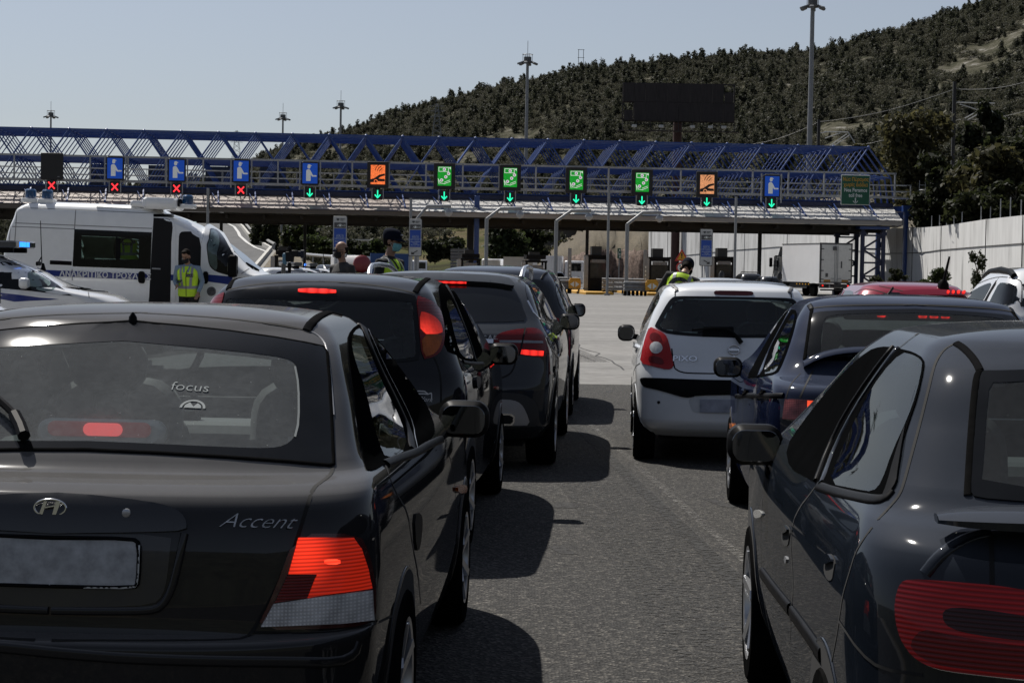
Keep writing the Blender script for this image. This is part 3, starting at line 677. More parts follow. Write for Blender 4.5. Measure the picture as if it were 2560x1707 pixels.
c.ribbon('door_frame','cam',K('C2',(385,195),(420,260),(470,370),(520,500),(570,640),(605,760)),BLACK,w=.03,side='both',round_=.008,parent=sw)
c.ribbon('belt_strip','cam',K('C2',(515,768),(560,778),(610,782),(660,780)),BLACK,w=.022,side='both',round_=.008)
c.ribbon('hatch_side_gap','cam',K('C2',(305,738),(330,790),(350,860),(358,960),(355,1060)),SEAM,w=.01,off=.0012,side='both')
c.ribbon('door_gap','cam',K('C2',(500,765),(560,830),(600,900),(625,1000),(632,1150),(630,1300)),SEAM,w=.008,off=.0012,side='both')
c.ribbon('wing_gap','cam',K('C2',(650,790),(690,860),(708,960),(705,1100)),SEAM,w=.007,off=.0012,side='both')
c.patch('door_handle','cam',K('C2',(596,880),(618,872),(630,900),(622,960),(602,960)),BLACK,off=.014,side='both',rim=.02)
c.patch('side_indicator','cam',K('C2',(745,950),(765,945),(765,968),(748,970)),MATS['orange_lens'],off=.01,side='both')
# small car-outline sticker
st=mat('sticker',(.5,.5,.5),.6)
st0=c.ribbon('sticker','cam',K('C2',(184,980),(235,982),(262,1002),(284,994),(286,1010),(286,1040)),st,w=.006,off=.003,smooth=0)[0]
c.ribbon('sticker_line','cam',K('C2',(190,1000),(230,1000),(262,1003)),st,w=.006,off=.003,smooth=0,parent=st0)
c.decal('sticker_lettering','cam',K('C2',(238,1040))[0],K('C2',(262,1043))[0],text_mesh('Work',.032,.001,shear=.3),st,parent=st0)
c.door_mirror('cam',(K('C2',(698,0))[0][0],K('C2',(0,637))[0][1],K('C2',(912,0))[0][0],K('C2',(0,788))[0][1]),y=2.2,depth=.15)
std_windshield(c,1.04,1.37,.69,.57)
c.patch('number_plate','rear',[(-.26,.60),(.26,.60),(.26,.71),(-.26,.71)],MATS['plate_face'],off=.012,smooth=0)
c.finish(wheels=(.62,3.08),wr=.285,wx=.80,seat_y=(1.0,1.85),headrest_dx=.34)
# ---- grey crossover
P=mat('graphite_paint',(.026,.028,.031),.4,metal=.0,spec=0.,coat=.75,var=.06,scale=3,dust=.01,dust_sheen_col=(.15,.165,.19),top=.45)  # blue-grey on upward faces imitates sky reflection
c=Car('parked_crossover','graphite grey crossover with silver roof rails, wide red tail lamps and silver skid plate','car',(-.579,14.05,0,.0623),
 [(.25,.80,.12,4.25,.36,.5),(.36,.87,.02,4.38,.40,.6),(.50,.885,0,4.42,.42,.62),(.62,.895,0,4.41,.42,.62),(.70,.90,.02,4.36,.42,.62),(.85,.895,.06,4.15,.42,.6),(.95,.88,.08,3.9,.40,.5),(1.03,.855,.105,3.3,.38,.42),(1.07,.83,.14,3.12,.36,.4),(1.12,.80,.19,2.95,.34,.36),(1.36,.69,.42,2.35,.32,.34),(1.43,.635,.50,2.1,.32,.3),(1.445,.61,.52,2.04,.32,.3)],1.515,P)
out=K('C2',(308,196),(500,200),(640,207),(780,218),(850,232),(895,268),(935,345),(985,468),(880,478),(760,483),(308,480))
w=c.patch('rear_window','cam',out,DARKGLASS,off=.004,side='full',res=20)[0]
c.patch('roof_spoiler','cam',K('C2',(308,150),(640,160),(830,176),(872,212),(885,240),(850,236),(780,222),(640,210),(308,198)),P,off=.035,side='full',rim=.04,res=20)
c.patch('high_brake_lamp','cam',K('C2',(308,203),(540,208),(540,219),(308,214)),LEDRED,off=.03,side='full',smooth=0,rim=-.024)
t=c.patch('tail_light','cam',K('C2',(736,600),(780,562),(870,538),(962,527),(1040,522),(1088,548),(1112,610),(1130,690),(1112,738),(1020,732),(925,718),(900,690),(840,650),(740,632)),REDL,off=.006,side='both',rim=.015,res=20)
c.patch('clear_band','cam',K('C2',(776,612),(940,613),(1090,618),(1092,634),(940,632),(780,628)),mat('dark_chrome',(.2,.2,.21),.2,metal=.8),off=.009,side='both',parent=t,rim=.002,smooth=0)
c.patch('lit_lens','cam',K('C2',(934,680),(1010,684),(1096,690),(1092,724),(1010,722),(930,712)),LEDRED,off=.0095,side='both',parent=t,rim=.002,smooth=0)
c.ribbon('lamp_gap','cam',K('C2',(966,524),(945,620),(922,722)),SEAM,w=.012,off=.010,side='both',parent=t)
c.patch('chrome_bar','cam',K('C2',(308,596),(620,602),(735,606),(733,634),(620,632),(308,626)),CHROME,off=.012,side='full',smooth=0,rim=.014)
c.decal('dealer_lettering','cam',K('C2',(655,586))[0],K('C2',(700,590))[0],text_mesh('μαήλος Α.Ε.',.042,.001),mat('white_print',(.7,.7,.7),.6))
c.ribbon('hatch_gap','cam',K('C2',(900,735),(890,800),(860,855),(800,885),(740,892),(308,888)),SEAM,w=.012,off=.0012,side='both')
lowp=mat('grey_black_plastic',(.022,.022,.023),.6)
c.patch('lower_bumper','cam',K('C2',(308,985),(860,990),(960,1005),(1030,1045),(1060,1110),(1065,1200),(1030,1245),(308,1260)),lowp,off=.006,side='full',rim=.012,res=18)
c.patch('skid_plate','cam',K('C2',(308,1032),(780,1038),(880,1044),(930,1068),(965,1120),(1000,1225),(900,1228),(308,1232)),SILVER,off=.014,side='full',rim=.02,res=18)
t=c.patch('exhaust','cam',K('C2',(700,1138),(860,1140),(885,1158),(885,1200),(865,1224),(700,1222)),CHROME,off=.022,side='both',rim=.02,smooth=0)
c.patch('exhaust_hole','cam',K('C2',(712,1150),(850,1152),(872,1165),(872,1195),(855,1212),(712,1210)),SEAM,off=.025,side='both',parent=t,rim=.004,smooth=0)
c.patch('reflector','cam',K('C2',(1143,840),(1160,838),(1160,855),(1145,858)),REDL,off=.006,side='both')
c.patch('side_window','cam',K('C2',(962,215),(985,200),(1010,222),(1072,330),(1130,450),(1150,495),(1110,472),(1040,432),(985,325)),DARKGLASS,off=.004,side='both',res=20)
c.ribbon('window_trim','cam',K('C2',(985,325),(1040,432),(1110,476),(1165,500)),CHROME,w=.018,side='both',round_=.006)
c.ribbon('window_pillar','cam',K('C2',(1005,225),(1060,330),(1098,420),(1112,470)),BLACK,w=.05,side='both',round_=.008)
for sg in (1,-1):
    pts=[(sg*.60,.75,1.47),(sg*.605,.82,1.515),(sg*.61,.98,1.545),(sg*.61,1.4,1.555),(sg*.605,2.0,1.545),(sg*.59,2.35,1.50),(sg*.585,2.45,1.46)]
    q=MB(); q.tube(pts,.019,8); q.build('roof_rail',mat('brushed_rail',(.62,.63,.65),.25,metal=.9),c.root,smooth=True)
c.ribbon('door_gap','cam',K('C2',(1118,590),(1150,640),(1185,720),(1200,780),(1200,900)),SEAM,w=.008,off=.0012,side='both')
c.ribbon('wheel_arch_trim','cam',K('C2',(1175,820),(1195,880),(1188,1000),(1175,1080)),lowp,w=.05,side='both',round_=.01)
c.ribbon('side_crease','cam',K('C2',(1125,610),(1160,680),(1205,740),(1215,700),(1200,610)),P,w=.012,side='both',round_=.004)
c.door_mirror('cam',(K('C2',(1212,0))[0][0],K('C2',(0,420))[0][1],K('C2',(1362,0))[0][0],K('C2',(0,535))[0][1]),y=2.85,depth=.16)
c.patch('windscreen','front',[(-.72,1.09),(.72,1.09),(.62,1.42),(-.62,1.42)],DARKGLASS,off=.003,rim=.01)
c.patch('number_plate','rear',[(-.26,.70),(.26,.70),(.26,.81),(-.26,.81)],MATS['plate_face'],off=.012,smooth=0)
c.finish(wheels=(.86,3.56),wr=.345,ww=.225,wx=.885,rimr=.235,spokes=5,seats=False)
# ---- dark tall hatchback next in the lane
P=mat('navy_black_paint',(.014,.016,.020),.4,spec=0.,coat=.8,var=.06,scale=3,dust=.01,dust_sheen_col=(.08,.095,.13),top=.4)  # sky reflection put into the colour of upward faces
c=Car('parked_suv','dark blue-black tall estate car ahead of the grey crossover, mostly hidden by it','car',(-.22,19.3,0,.058),
 [(.25,.76,.1,3.95,.34,.5),(.34,.82,.02,4.05,.36,.55),(.60,.845,0,4.1,.36,.6),(.75,.85,.03,4.0,.36,.6),(.92,.84,.06,3.7,.35,.5),(1.04,.81,.09,3.2,.34,.4),(1.10,.785,.11,3.0,.34,.4),(1.42,.64,.24,2.3,.34,.34),(1.50,.58,.32,2.05,.32,.3)],1.575,P)
w=c.patch('rear_window','cam',K('C2',(870,163),(1010,166),(1090,178),(1128,222),(1162,330),(1185,445),(1140,452),(960,452)),DARKGLASS,off=.004,side='one')[0]
c.patch('side_window','cam',K('C2',(1190,170),(1205,200),(1245,310),(1285,405),(1240,400),(1205,330),(1185,230)),DARKGLASS,off=.004,side='both')
c.ribbon('roof_ditch','cam',K('C2',(1085,170),(1100,140),(1125,120)),BLACK,w=.03,side='both',round_=.006)
c.patch('tail_light','cam',K('C2',(1165,452),(1205,448),(1222,480),(1225,515),(1190,520),(1165,505)),REDL,off=.008,side='both')
c.door_mirror('cam',(K('C2',(1290,0))[0][0],K('C2',(0,345))[0][1],K('C2',(1405,0))[0][0],K('C2',(0,440))[0][1]),y=2.25,depth=.16)
c.patch('windscreen','front',[(-.70,1.10),(.70,1.10),(.60,1.46),(-.60,1.46)],DARKGLASS,off=.003,rim=.01)
c.ribbon('antenna','top',[(0,.8),(0,.81)],BLACK,w=.02,round_=.01,smooth=0)
c.finish(wheels=(.72,3.12),wr=.31,wx=.83,seats=False)
# ---- small white hatchback
P=mat('silver_white_paint',(.72,.74,.76),.3,metal=.0,coat=1.,var=.03,scale=3,dust=.06,dust_sheen_col=(.4,.4,.38))
c=Car('parked_hatchback','small silvery white hatchback with a black bumper strip and a rear wiper','car',(1.761,14.90,0,.0565),
 [(.22,.70,.14,3.42,.30,.5),(.29,.755,.04,3.51,.33,.55),(.36,.78,.005,3.54,.34,.55),(.55,.79,0,3.56,.34,.6),(.66,.797,.01,3.53,.34,.6),(.72,.80,.035,3.48,.33,.6),(.80,.795,.065,3.35,.33,.5),(.90,.772,.09,3.0,.32,.4),(.95,.752,.105,2.85,.31,.4),(1.15,.68,.18,2.4,.30,.36),(1.33,.60,.255,2.0,.29,.3),(1.39,.565,.30,1.88,.28,.3)],1.462,P)
PX=c
out=K('C3',(985,197),(760,192),(530,190),(500,205),(470,240),(420,325),(368,420),(372,432),(440,478),(540,494),(700,506),(985,516))
inn=K('C3',(985,212),(780,211),(560,212),(510,245),(450,335),(405,415),(420,440),(480,462),(700,482),(985,492))
w=c.patch('rear_window','cam',out,FRIT,off=.004,side='full',hollow=inn,res=22)[0]
c.patch('glass_pane','cam',inn,TINTG,off=.003,side='full',parent=w,hole=True,res=16)
c.patch('high_brake_lamp','cam',K('C3',(985,150),(850,148),(832,156),(830,170),(845,180),(985,184)),REDDARK,off=.006,side='full')
t=c.patch('tail_light','cam',K('C3',(332,430),(380,450),(432,476),(464,508),(488,590),(508,680),(517,746),(470,769),(360,742),(255,714),(272,620),(300,510)),lens('bright_red_lens',(.42,.012,.015),ribs=200),off=.01,side='both',rim=.02,res=18)
c.patch('dark_lens','cam',K('C3',(345,478),(400,482),(425,520),(420,560),(350,545),(330,520)),REDL,off=.0125,side='both',parent=t,rim=.003,smooth=2)
c.patch('clear_lens','cam',K('C3',(382,546),(418,560),(435,596),(418,630),(382,645),(346,630),(330,596),(346,560)),CLEARL,off=.014,side='both',parent=t,rim=.004,smooth=2)
c.patch('dark_lens','cam',K('C3',(330,655),(400,665),(440,690),(440,730),(360,715),(320,700)),REDL,off=.0125,side='both',parent=t,rim=.003,smooth=2)
c.ribbon('hatch_gap','cam',K('C3',(500,600),(518,748),(540,768),(580,786),(640,793),(830,796),(985,798)),SEAM,w=.011,off=.0012,side='both')
c.patch('bumper_strip','cam',K('C3',(985,850),(700,845),(300,828),(265,830),(256,845),(268,880),(290,902),(370,918),(500,955),(585,980),(640,985),(700,967),(985,963)),BLACK,off=.010,side='full',rim=.02,res=20)
c.patch('plate_recess','cam',K('C3',(985,975),(720,972),(630,992),(640,1040),(660,1090),(705,1105),(985,1112)),mat('recess_white',(.50,.52,.54),.4),off=.003,side='full',rim=.004)
c.patch('number_plate','cam',K('C3',(985,1000),(720,998),(720,1098),(985,1100)),mat('plate_soft',(.28,.30,.36),.5,var=.3,scale=9),off=.012,side='full',smooth=0)
c.patch('parking_sensor','cam',K('C3',(398,1008),(408,1013),(410,1021),(406,1030),(398,1033),(390,1030),(386,1021),(389,1013)),BLACK,off=.004,side='both')
for sg in (1,-1): pass
c.decal('lettering','cam',K('C3',(604,681))[0],K('C3',(660,682))[0],text_mesh('PIXO',.060,.003,sx=1.45,bold=.001),CHROME)
ep,en=c.hit('cam',*K('C3',(985,609))[0]); ep.x=0; Me=Matrix.Translation(ep+Vector((0,-.012,0)))@Matrix.Rotation(R(-8),4,'X')
q=MB(); q.tube([Me@Vector((.046*math.cos(t),0,.037*math.sin(t))) for t in np.linspace(R(14),R(166),17)],.0055,8); q.tube([Me@Vector((.046*math.cos(t),0,.037*math.sin(t))) for t in np.linspace(R(194),R(346),17)],.0055,8)
for (x0,x1,z0,z1) in ((-.05,.05,.0085,.0115),(-.05,.05,-.0115,-.0085)): q.box(Me@Vector((0,-.002,(z0+z1)/2)),(.10,.006,.003))
vs,fs=text_mesh('NISSAN',.021,.001,bold=.0006,sx=1.15); q.add([Me@Vector((v[0],-.004-v[2],v[1])) for v in vs],fs)
q.build('emblem',CHROME,c.root,smooth=30)
q=MB(); a,n=c.hit('cam',*K('C3',(985,667))[0]); q.lathe([(.012,-.01),(.012,.004),(.008,.006)],14,Matrix.Translation((0,a.y-.004,a.z))@Matrix.Rotation(R(90),4,'X')); q.build('boot_lock',CHROME,c.root,smooth=True)
pts=c.local('cam',K('C3',(660,466),(750,458),(850,452),(930,462),(985,492),(1010,520),(1035,555),(1045,566)),.035)
q=MB(); q.tube(pts[:4],.009,6); q.tube(pts[3:6],.012,6); q.tube(pts[5:],.02,8); q.build('rear_wiper',BLACK,c.root,smooth=True)
c.patch('wiper_box','cam',K('C3',(740,470),(750,430),(985,432),(985,510),(740,508)),BLACK,off=.006,side='one',smooth=0)
sw=c.patch('side_window','cam',K('C3',(392,150),(408,172),(404,215),(370,280),(320,370),(270,450),(252,490),(248,470),(270,400),(320,280),(365,180)),FRIT,off=.004,side='both',res=18)
c.ribbon('roof_ditch','cam',K('C3',(526,150),(545,143),(520,118),(490,95)),mat('ditch_grey',(.08,.08,.085),.6),w=.035,side='both',round_=.006)
c.ribbon('hatch_side_gap','cam',K('C3',(527,150),(527,188)),SEAM,w=.01,off=.002,side='both')
c.ribbon('bumper_gap','cam',K('C3',(250,715),(215,740),(200,790),(192,860)),SEAM,w=.008,off=.0012,side='both')
c.ribbon('fuel_flap_gap','cam',K('C3',(262,545),(272,560),(268,610),(240,670)),mat('soft_gap',(.2,.2,.2),.6),w=.006,off=.0012)
c.patch('door_handle','cam',K('C3',(214,565),(232,556),(240,575),(232,600),(216,600)),P,off=.03,side='both',rim=.03)
c.door_mirror('cam',(K('C3',(75,0))[0][0],K('C3',(0,415))[0][1],K('C3',(212,0))[0][0],K('C3',(0,540))[0][1]),y=2.0,depth=.15)
std_windshield(c,.98,1.33,.67,.56)
c.finish(wheels=(.50,2.86),wr=.28,ww=.175,wx=.785,seat_y=(1.0,1.75),headrest_dx=.33)
# ---- dark blue saloon
P=mat('dark_blue_paint',(.0055,.0085,.024),.4,metal=.0,spec=0.,coat=.65,var=.08,scale=3,dust=.03,dust_sheen_col=(.085,.10,.13),top=.30)  # upward faces take dust and a painted bluish sky tone
c=Car('parked_saloon','dark blue saloon with an arched boot spoiler and reddish clear tail lamps','car',(2.085,9.15,0,.058),
 [(.20,.74,.12,4.0,.32,.5),(.30,.80,.02,4.12,.36,.55),(.45,.82,0,4.15,.38,.6),(.58,.826,.005,4.14,.38,.6),(.61,.828,.045,4.12,.36,.6),(.80,.83,.06,3.9,.34,.5),(.92,.815,.085,3.5,.34,.45),(.965,.80,.12,3.05,.34,.4),(.985,.785,.22,2.98,.33,.4),(1.0,.765,.40,2.93,.32,.38),(1.03,.738,.47,2.85,.30,.36),(1.18,.665,.63,2.45,.28,.34),(1.31,.60,.77,2.1,.27,.32),(1.36,.56,.85,1.95,.27,.3)],1.425,P)
out=K('C4',(1350,236),(1000,240),(800,248),(695,258),(680,275),(664,390),(640,553),(800,562),(1350,572))
inn=K('C4',(1350,262),(1000,264),(800,276),(762,296),(748,350),(742,430),(734,520),(800,538),(1350,546))
w=c.patch('rear_window','cam',out,FRIT,off=.004,side='full',hollow=inn,res=22)[0]
c.patch('glass_pane','cam',inn,glass('blue_rear_glass',(.45,.52,.52),dust=.12),off=.003,side='full',parent=w,hole=True,res=16)
q=MB(); q.rbox((0,1.0,1.315),(.72,.05,.05),.02,4,ax=1); hb=q.build('high_brake_lamp',mat('grey_trim',(.30,.32,.33),.6),c.root,smooth=True)
for xx in (-.16,.06,.12,.18):
    q=MB(); q.rbox((xx,.972,1.315),(.045,.012,.018),.008,3,ax=1); q.build('lit_lens',LEDRED,hb,smooth=True)
c.ribbon('roof_gap','cam',K('C4',(1350,207),(1000,209),(800,216),(690,228)),SEAM,w=.012,off=.002,side='both')
c.ribbon('roof_ditch','cam',K('C4',(680,235),(672,218),(665,208)),BLACK,w=.03,side='both',round_=.006)
c.ribbon('window_seal','cam',K('C4',(682,235),(668,330),(650,460),(636,552)),RUBBER,w=.022,side='both',round_=.006)
# boot spoiler with an open gap under it
def arc(car,pts,y0,r0,r1):
    q=MB(); q.tube(pts,[r0+(r1-r0)*min(1,abs(i-(len(pts)-1)/2)/((len(pts)-1)/2))**2 for i in range(len(pts))],10); return q
L=c.local('cam',K('C4',(628,604)),.0)[0]
pts=[]
for t in np.linspace(0,1,25):
    u=2*t-1; x=u*abs(L.x); h=(1-abs(u)**5.0)
    pts.append((x, L.y+.03-.05*(1-abs(u)**2), L.z+.012+.085*h))
q=MB()
for i in range(len(pts)): pass
prof=[(-.075,-.004),(-.06,.014),(0,.022),(.06,.012),(.085,-.002),(.05,-.012),(-.05,-.014)]
vs=[];fs=[];m=len(prof)
for p_ in pts:
    for (dy,dz) in prof: vs.append((p_[0],p_[1]+dy,p_[2]+dz))
for i in range(len(pts)-1):
    for j in range(m): k2=(j+1)%m; fs.append((i*m+j,(i+1)*m+j,(i+1)*m+k2,i*m+k2))
fs+= [tuple(range(m)),tuple(range((len(pts)-1)*m+m-1,(len(pts)-1)*m-1,-1))]
q.add(vs,fs); q.build('boot_spoiler',P,c.root,smooth=50)
c.ribbon('boot_gap','cam',K('C4',(690,622),(665,670),(635,730),(606,795)),SEAM,w=.010,off=.0012,side='both')
c.ribbon('rear_corner_edge','cam',K('C4',(612,640),(560,690),(535,740),(518,795)),SEAM,w=.006,off=.0012,side='both')
t=c.patch('tail_light','cam',K('C4',(514,800),(640,806),(780,818),(780,938),(640,945),(496,935),(502,880)),HOUSING,off=.006,side='both',rim=.02)
c.patch('pale_lens','cam',K('C4',(518,806),(650,812),(648,936),(502,928),(508,870)),lens('pink_lens',(.34,.09,.09),ribs=120,axis='G',var=.35),off=.009,side='both',parent=t,rim=.004,smooth=0)
c.patch('lit_lens','cam',K('C4',(656,814),(776,822),(776,905),(656,900)),lens('orange_lit_lens',(.5,.06,.03),(1.,.09,.03),1.0,ribs=120,axis='G'),off=.009,side='both',parent=t,rim=.004,smooth=0)
sw=c.patch('side_window','cam',K('C4',(592,245),(580,330),(535,480),(478,625),(445,648),(365,662),(300,668),(272,668),(330,560),(420,400),(498,275),(540,235)),OPENW,off=.003,side='both',hollow=K('C4',(580,262),(566,330),(520,480),(466,615),(438,638),(372,648),(425,520),(500,370),(560,266)),res=22)
c.patch('rear_door_glass','cam',K('C4',(580,262),(566,330),(520,480),(466,615),(438,638),(372,648),(425,520),(500,370),(560,266)),SEEG,off=.0035,side='both',parent=sw,hole=.1)
c.ribbon('door_frame','cam',K('C4',(548,240),(495,340),(415,490),(345,660)),P,w=.03,side='both',round_=.008,parent=sw)
c.ribbon('side_moulding','cam',K('C4',(206,785),(260,780),(340,780),(420,782),(504,782)),BLACK,w=.03,side='both',round_=.012)
c.ribbon('door_gap','cam',K('C4',(340,668),(330,720),(330,800),(320,900),(315,980)),SEAM,w=.008,off=.0012,side='both')
c.ribbon('wing_gap','cam',K('C4',(270,680),(250,760),(243,850),(245,1000)),SEAM,w=.008,off=.0012,side='both')
for x,y in ((268,752),(378,752)): c.patch('door_handle','cam',K('C4',(x-18,y+22),(x-8,y-2),(x+10,y-18),(x+18,y-8),(x+6,y+16),(x-8,y+26)),P,off=.028,side='both',rim=.03)
c.patch('side_indicator','cam',K('C4',(166,955),(190,955),(192,985),(170,988)),lens('orange_lens_small',(.62,.18,.03),ribs=150),off=.014,side='both')
c.door_mirror('cam',(K('C4',(62,0))[0][0],K('C4',(0,541))[0][1],K('C4',(245,0))[0][0],K('C4',(0,665))[0][1]),y=2.42,depth=.16)
std_windshield(c,1.03,1.31,.68,.57)
q=MB(); q.rbox((-.06,.78,1.08),(.22,.06,.2),.03,3,rot=Matrix.Rotation(R(20),3,'Z')); q.build('pink_bag',mat('pink_card',(.5,.12,.16),.6,var=.3),c.root)
c.finish(wheels=(.82,3.36),wr=.295,wx=.81,seat_y=(1.55,2.3))
# ---- black five-door hatchback, right foreground
P=mat('blue_black_paint',(.007,.0095,.014),.4,metal=.0,spec=0.,coat=.65,var=.08,scale=3,dust=.02,dust_sheen_col=(.10,.11,.13),top=.30)  # blue-grey sky sheen painted onto upward faces
c=Car('parked_hatchback','glossy black five-door hatchback with a big rounded red tail lamp and a boot spoiler','car',(1.545,3.66,0,.058),
 [(.20,.75,.1,4.02,.34,.5),(.30,.81,.02,4.14,.38,.55),(.45,.84,0,4.17,.42,.6),(.56,.846,.01,4.15,.42,.6),(.62,.85,.03,4.1,.42,.6),(.80,.852,.065,3.9,.42,.5),(.88,.842,.085,3.55,.41,.45),(.94,.822,.115,3.15,.40,.4),(.985,.798,.19,2.98,.38,.4),(1.01,.778,.27,2.93,.36,.38),(1.06,.748,.33,2.8,.34,.36),(1.18,.69,.46,2.45,.32,.34),(1.31,.625,.60,2.1,.30,.32),(1.355,.585,.68,1.95,.30,.3)],1.412,P)
XS=c
for k in range(1): pass
# rear window from the car's own proportions: half outline in (x, z) seen from behind, left half visible
sl=[(abs(p.x),p.z) for p in c.local('cam',K('C4',(1757,628),(1737,645),(1720,700),(1700,900),(1680,1200),(1666,1412)))]
out=[(0,sl[0][1]+.018),(.30,sl[0][1]+.012),(sl[0][0]-.05,sl[0][1]+.002)]+sl+[(sl[-1][0]-.05,sl[-1][1]-.006),(0,sl[-1][1]-.012)]
inn=[(0,out[0][1]-.02),(.30,out[0][1]-.026),(sl[1][0]-.05,sl[1][1]-.018)]+[(x-.028,z) for x,z in sl[2:-1]]+[(sl[-1][0]-.03,sl[-1][1]+.02),(0,out[-1][1]+.016)]
w=c.patch('rear_window','rear',out,FRIT,off=.004,side='full',hollow=inn,res=22)[0]
c.patch('glass_pane','rear',inn,glass('speckled_glass',(.40,.46,.45),dust=.12),off=.003,side='full',parent=w,hole=True,res=16)
c.ribbon('window_seal','cam',K('C4',(1755,625),(1735,640),(1720,700),(1700,900),(1680,1200),(1668,1412)),RUBBER,w=.020,side='both',round_=.005,parent=None)
c.ribbon('roof_ditch','cam',K('C4',(1595,452),(1640,480),(1690,530),(1725,580),(1745,622)),MATS['ditch_trim'],w=.020,side='both',round_=.005)
c.ribbon('rear_door_gap','cam',K('C4',(1580,455),(1520,488),(1480,540),(1450,610),(1420,740),(1360,980),(1300,1200),(1265,1330),(1240,1400),(1200,1455),(1150,1510),(1100,1565)),SEAM,w=.008,off=.0012,side='both')
c.ribbon('rear_door_gap','cam',K('C7',(760,830),(715,890),(680,950),(650,1050),(620,1150),(603,1260),(590,1350),(560,1500)),SEAM,w=.008,off=.0012,side='both')
c.ribbon('roof_gap','cam',K('C4',(1355,388),(1310,420),(1260,460),(1215,495)),SEAM,w=.007,off=.0012,side='both')
c.ribbon('middle_door_gap','cam',K('C7',(500,625),(460,680),(420,730),(385,800),(372,900),(380,1000),(385,1120),(375,1220),(370,1365)),SEAM,w=.008,off=.0012,side='both')
c.ribbon('front_door_gap','cam',K('C7',(240,690),(232,780),(230,900),(232,1040),(250,1200),(280,1340)),SEAM,w=.008,off=.0012,side='both')
pane=K('C4',(1255,512),(1320,525),(1375,555),(1388,590),(1350,770),(1290,935),(1200,1130),(1130,1330),(1075,1392),(980,1378),(790,1340),(870,1140),(1000,850),(1130,640))
sw=c.patch('side_window','cam',K('C4',(1120,474),(1200,478),(1260,492),(1330,510),(1392,548),(1396,610),(1355,790),(1300,950),(1230,1180),(1165,1370),(1110,1440),(1000,1420),(760,1365),(640,1290),(545,1240),(520,1110),(620,960),(760,780),(900,620),(1040,500)),OPENW,off=.003,side='both',hollow=pane,res=26)
c.patch('rear_door_glass','cam',pane,glass('reflecting_glass',(.20,.26,.27),refl=1.15),off=.0035,side='both',parent=sw,hole=.06)
c.ribbon('door_frame','cam',K('C4',(1222,488),(1100,650),(960,860),(840,1090),(745,1335)),P,w=.026,side='both',round_=.008,parent=sw)
c.ribbon('door_frame','cam',K('C4',(1200,480),(1060,660),(900,900),(790,1120),(715,1320)),BLACK,w=.016,side='both',round_=.010,parent=sw)
c.ribbon('window_strip','cam',K('C4',(1290,940),(1240,1100),(1200,1270),(1175,1340)),SILVER,w=.006,side='both',round_=.003,parent=sw)
c.ribbon('belt_moulding','cam',K('C4',(720,1350),(820,1385),(960,1418),(1080,1440),(1150,1430),(1190,1380)),BLACK,w=.028,side='both',round_=.006)
c.patch('quarter_trim','cam',K('C4',(1288,945),(1262,1080),(1232,1260),(1225,1330),(1180,1400),(1130,1435),(1168,1340),(1210,1180)),BLACK,off=.006,side='both')
for x,y,s_ in ((560,1020,1.),(352,870,.8)):
    d=c.patch('door_handle','cam',K('C7',(x-25*s_,y-20*s_),(x-10*s_,y-65*s_),(x+8*s_,y-65*s_),(x+27*s_,y-30*s_),(x+18*s_,y+20*s_),(x+12*s_,y+60*s_),(x-10*s_,y+62*s_),(x-28*s_,y+20*s_)),SEAM,off=.002,side='both',rim=.003)
    c.patch('handle_grip','cam',K('C7',(x-24*s_,y-15*s_),(x-8*s_,y-62*s_),(x+8*s_,y-62*s_),(x+26*s_,y-30*s_),(x+5*s_,y-15*s_)),P,off=.010,side='both',parent=d,rim=.01)
c.patch('lock_cap','cam',K('C7',(352,962),(358,975),(356,1000),(349,1000),(347,975)),SILVER,off=.004,side='one')
c.ribbon('side_moulding','cam',K('C7',(238,1045),(300,1130),(372,1220)),BLACK,w=.04,side='both',round_=.010)
c.ribbon('side_moulding','cam',K('C7',(380,1232),(450,1330),(522,1435)),BLACK,w=.04,side='both',round_=.010)
q=c.patch('side_indicator','cam',K('C7',(204,752),(218,744),(236,752),(246,768),(236,782),(215,788),(203,776)),lens('white_indicator',(.6,.6,.58),ribs=150),off=.006,side='both',rim=.008)
# boot spoiler
z0=1.005; pts=[]
prof=[(-.10,-.012),(-.098,.006),(-.06,.022),(.0,.030),(.07,.026),(.09,.012),(.05,-.012),(-.05,-.018)]
vs=[];fs=[];m=len(prof); NN=33
for i,t in enumerate(np.linspace(-1,1,NN)):
    x=t*.66; k2=(1-abs(t)**9); y=.165+.10*abs(t)**2.2; 
    for (dy,dz) in prof: vs.append((x,y+dy*(.35+.65*k2),z0+.02-.012*abs(t)**3+dz*(.4+.6*k2)))
for i in range(NN-1):
    for j in range(m): k2=(j+1)%m; fs.append((i*m+j,(i+1)*m+j,(i+1)*m+k2,i*m+k2))
fs+=[tuple(range(m)),tuple(range((NN-1)*m+m-1,(NN-1)*m-1,-1))]
q=MB(); q.add(vs,fs); q.build('boot_spoiler',P,c.root,smooth=50)
c.ribbon('boot_gap','cam',K('C7',(1322,855),(1326,940),(1328,1100)),SEAM,w=.010,off=.0015,side='both')
c.ribbon('boot_edge','cam',K('C7',(1010,1050),(1060,985),(1120,930),(1200,885),(1260,866),(1320,856)),P,w=.03,side='both',round_=.008)
tp=K('C7',(905,1095),(955,1080),(1080,1088),(1200,1098),(1330,1108),(1479,1130),(1600,1150),(1760,1180),(1800,1300),(1790,1480),(1700,1556),(1479,1550),(1300,1532),(1110,1508),(1040,1488),(985,1458),(940,1415),(905,1350),(884,1270),(880,1180))
t=c.patch('tail_light','cam',tp,lens('deep_red_lens',(.065,.003,.005),(1.,.015,.02),.035,ribs=100,var=.27),off=.012,side='both',rim=.025,res=24)  # faint emission added to brighten an unlit lamp lens
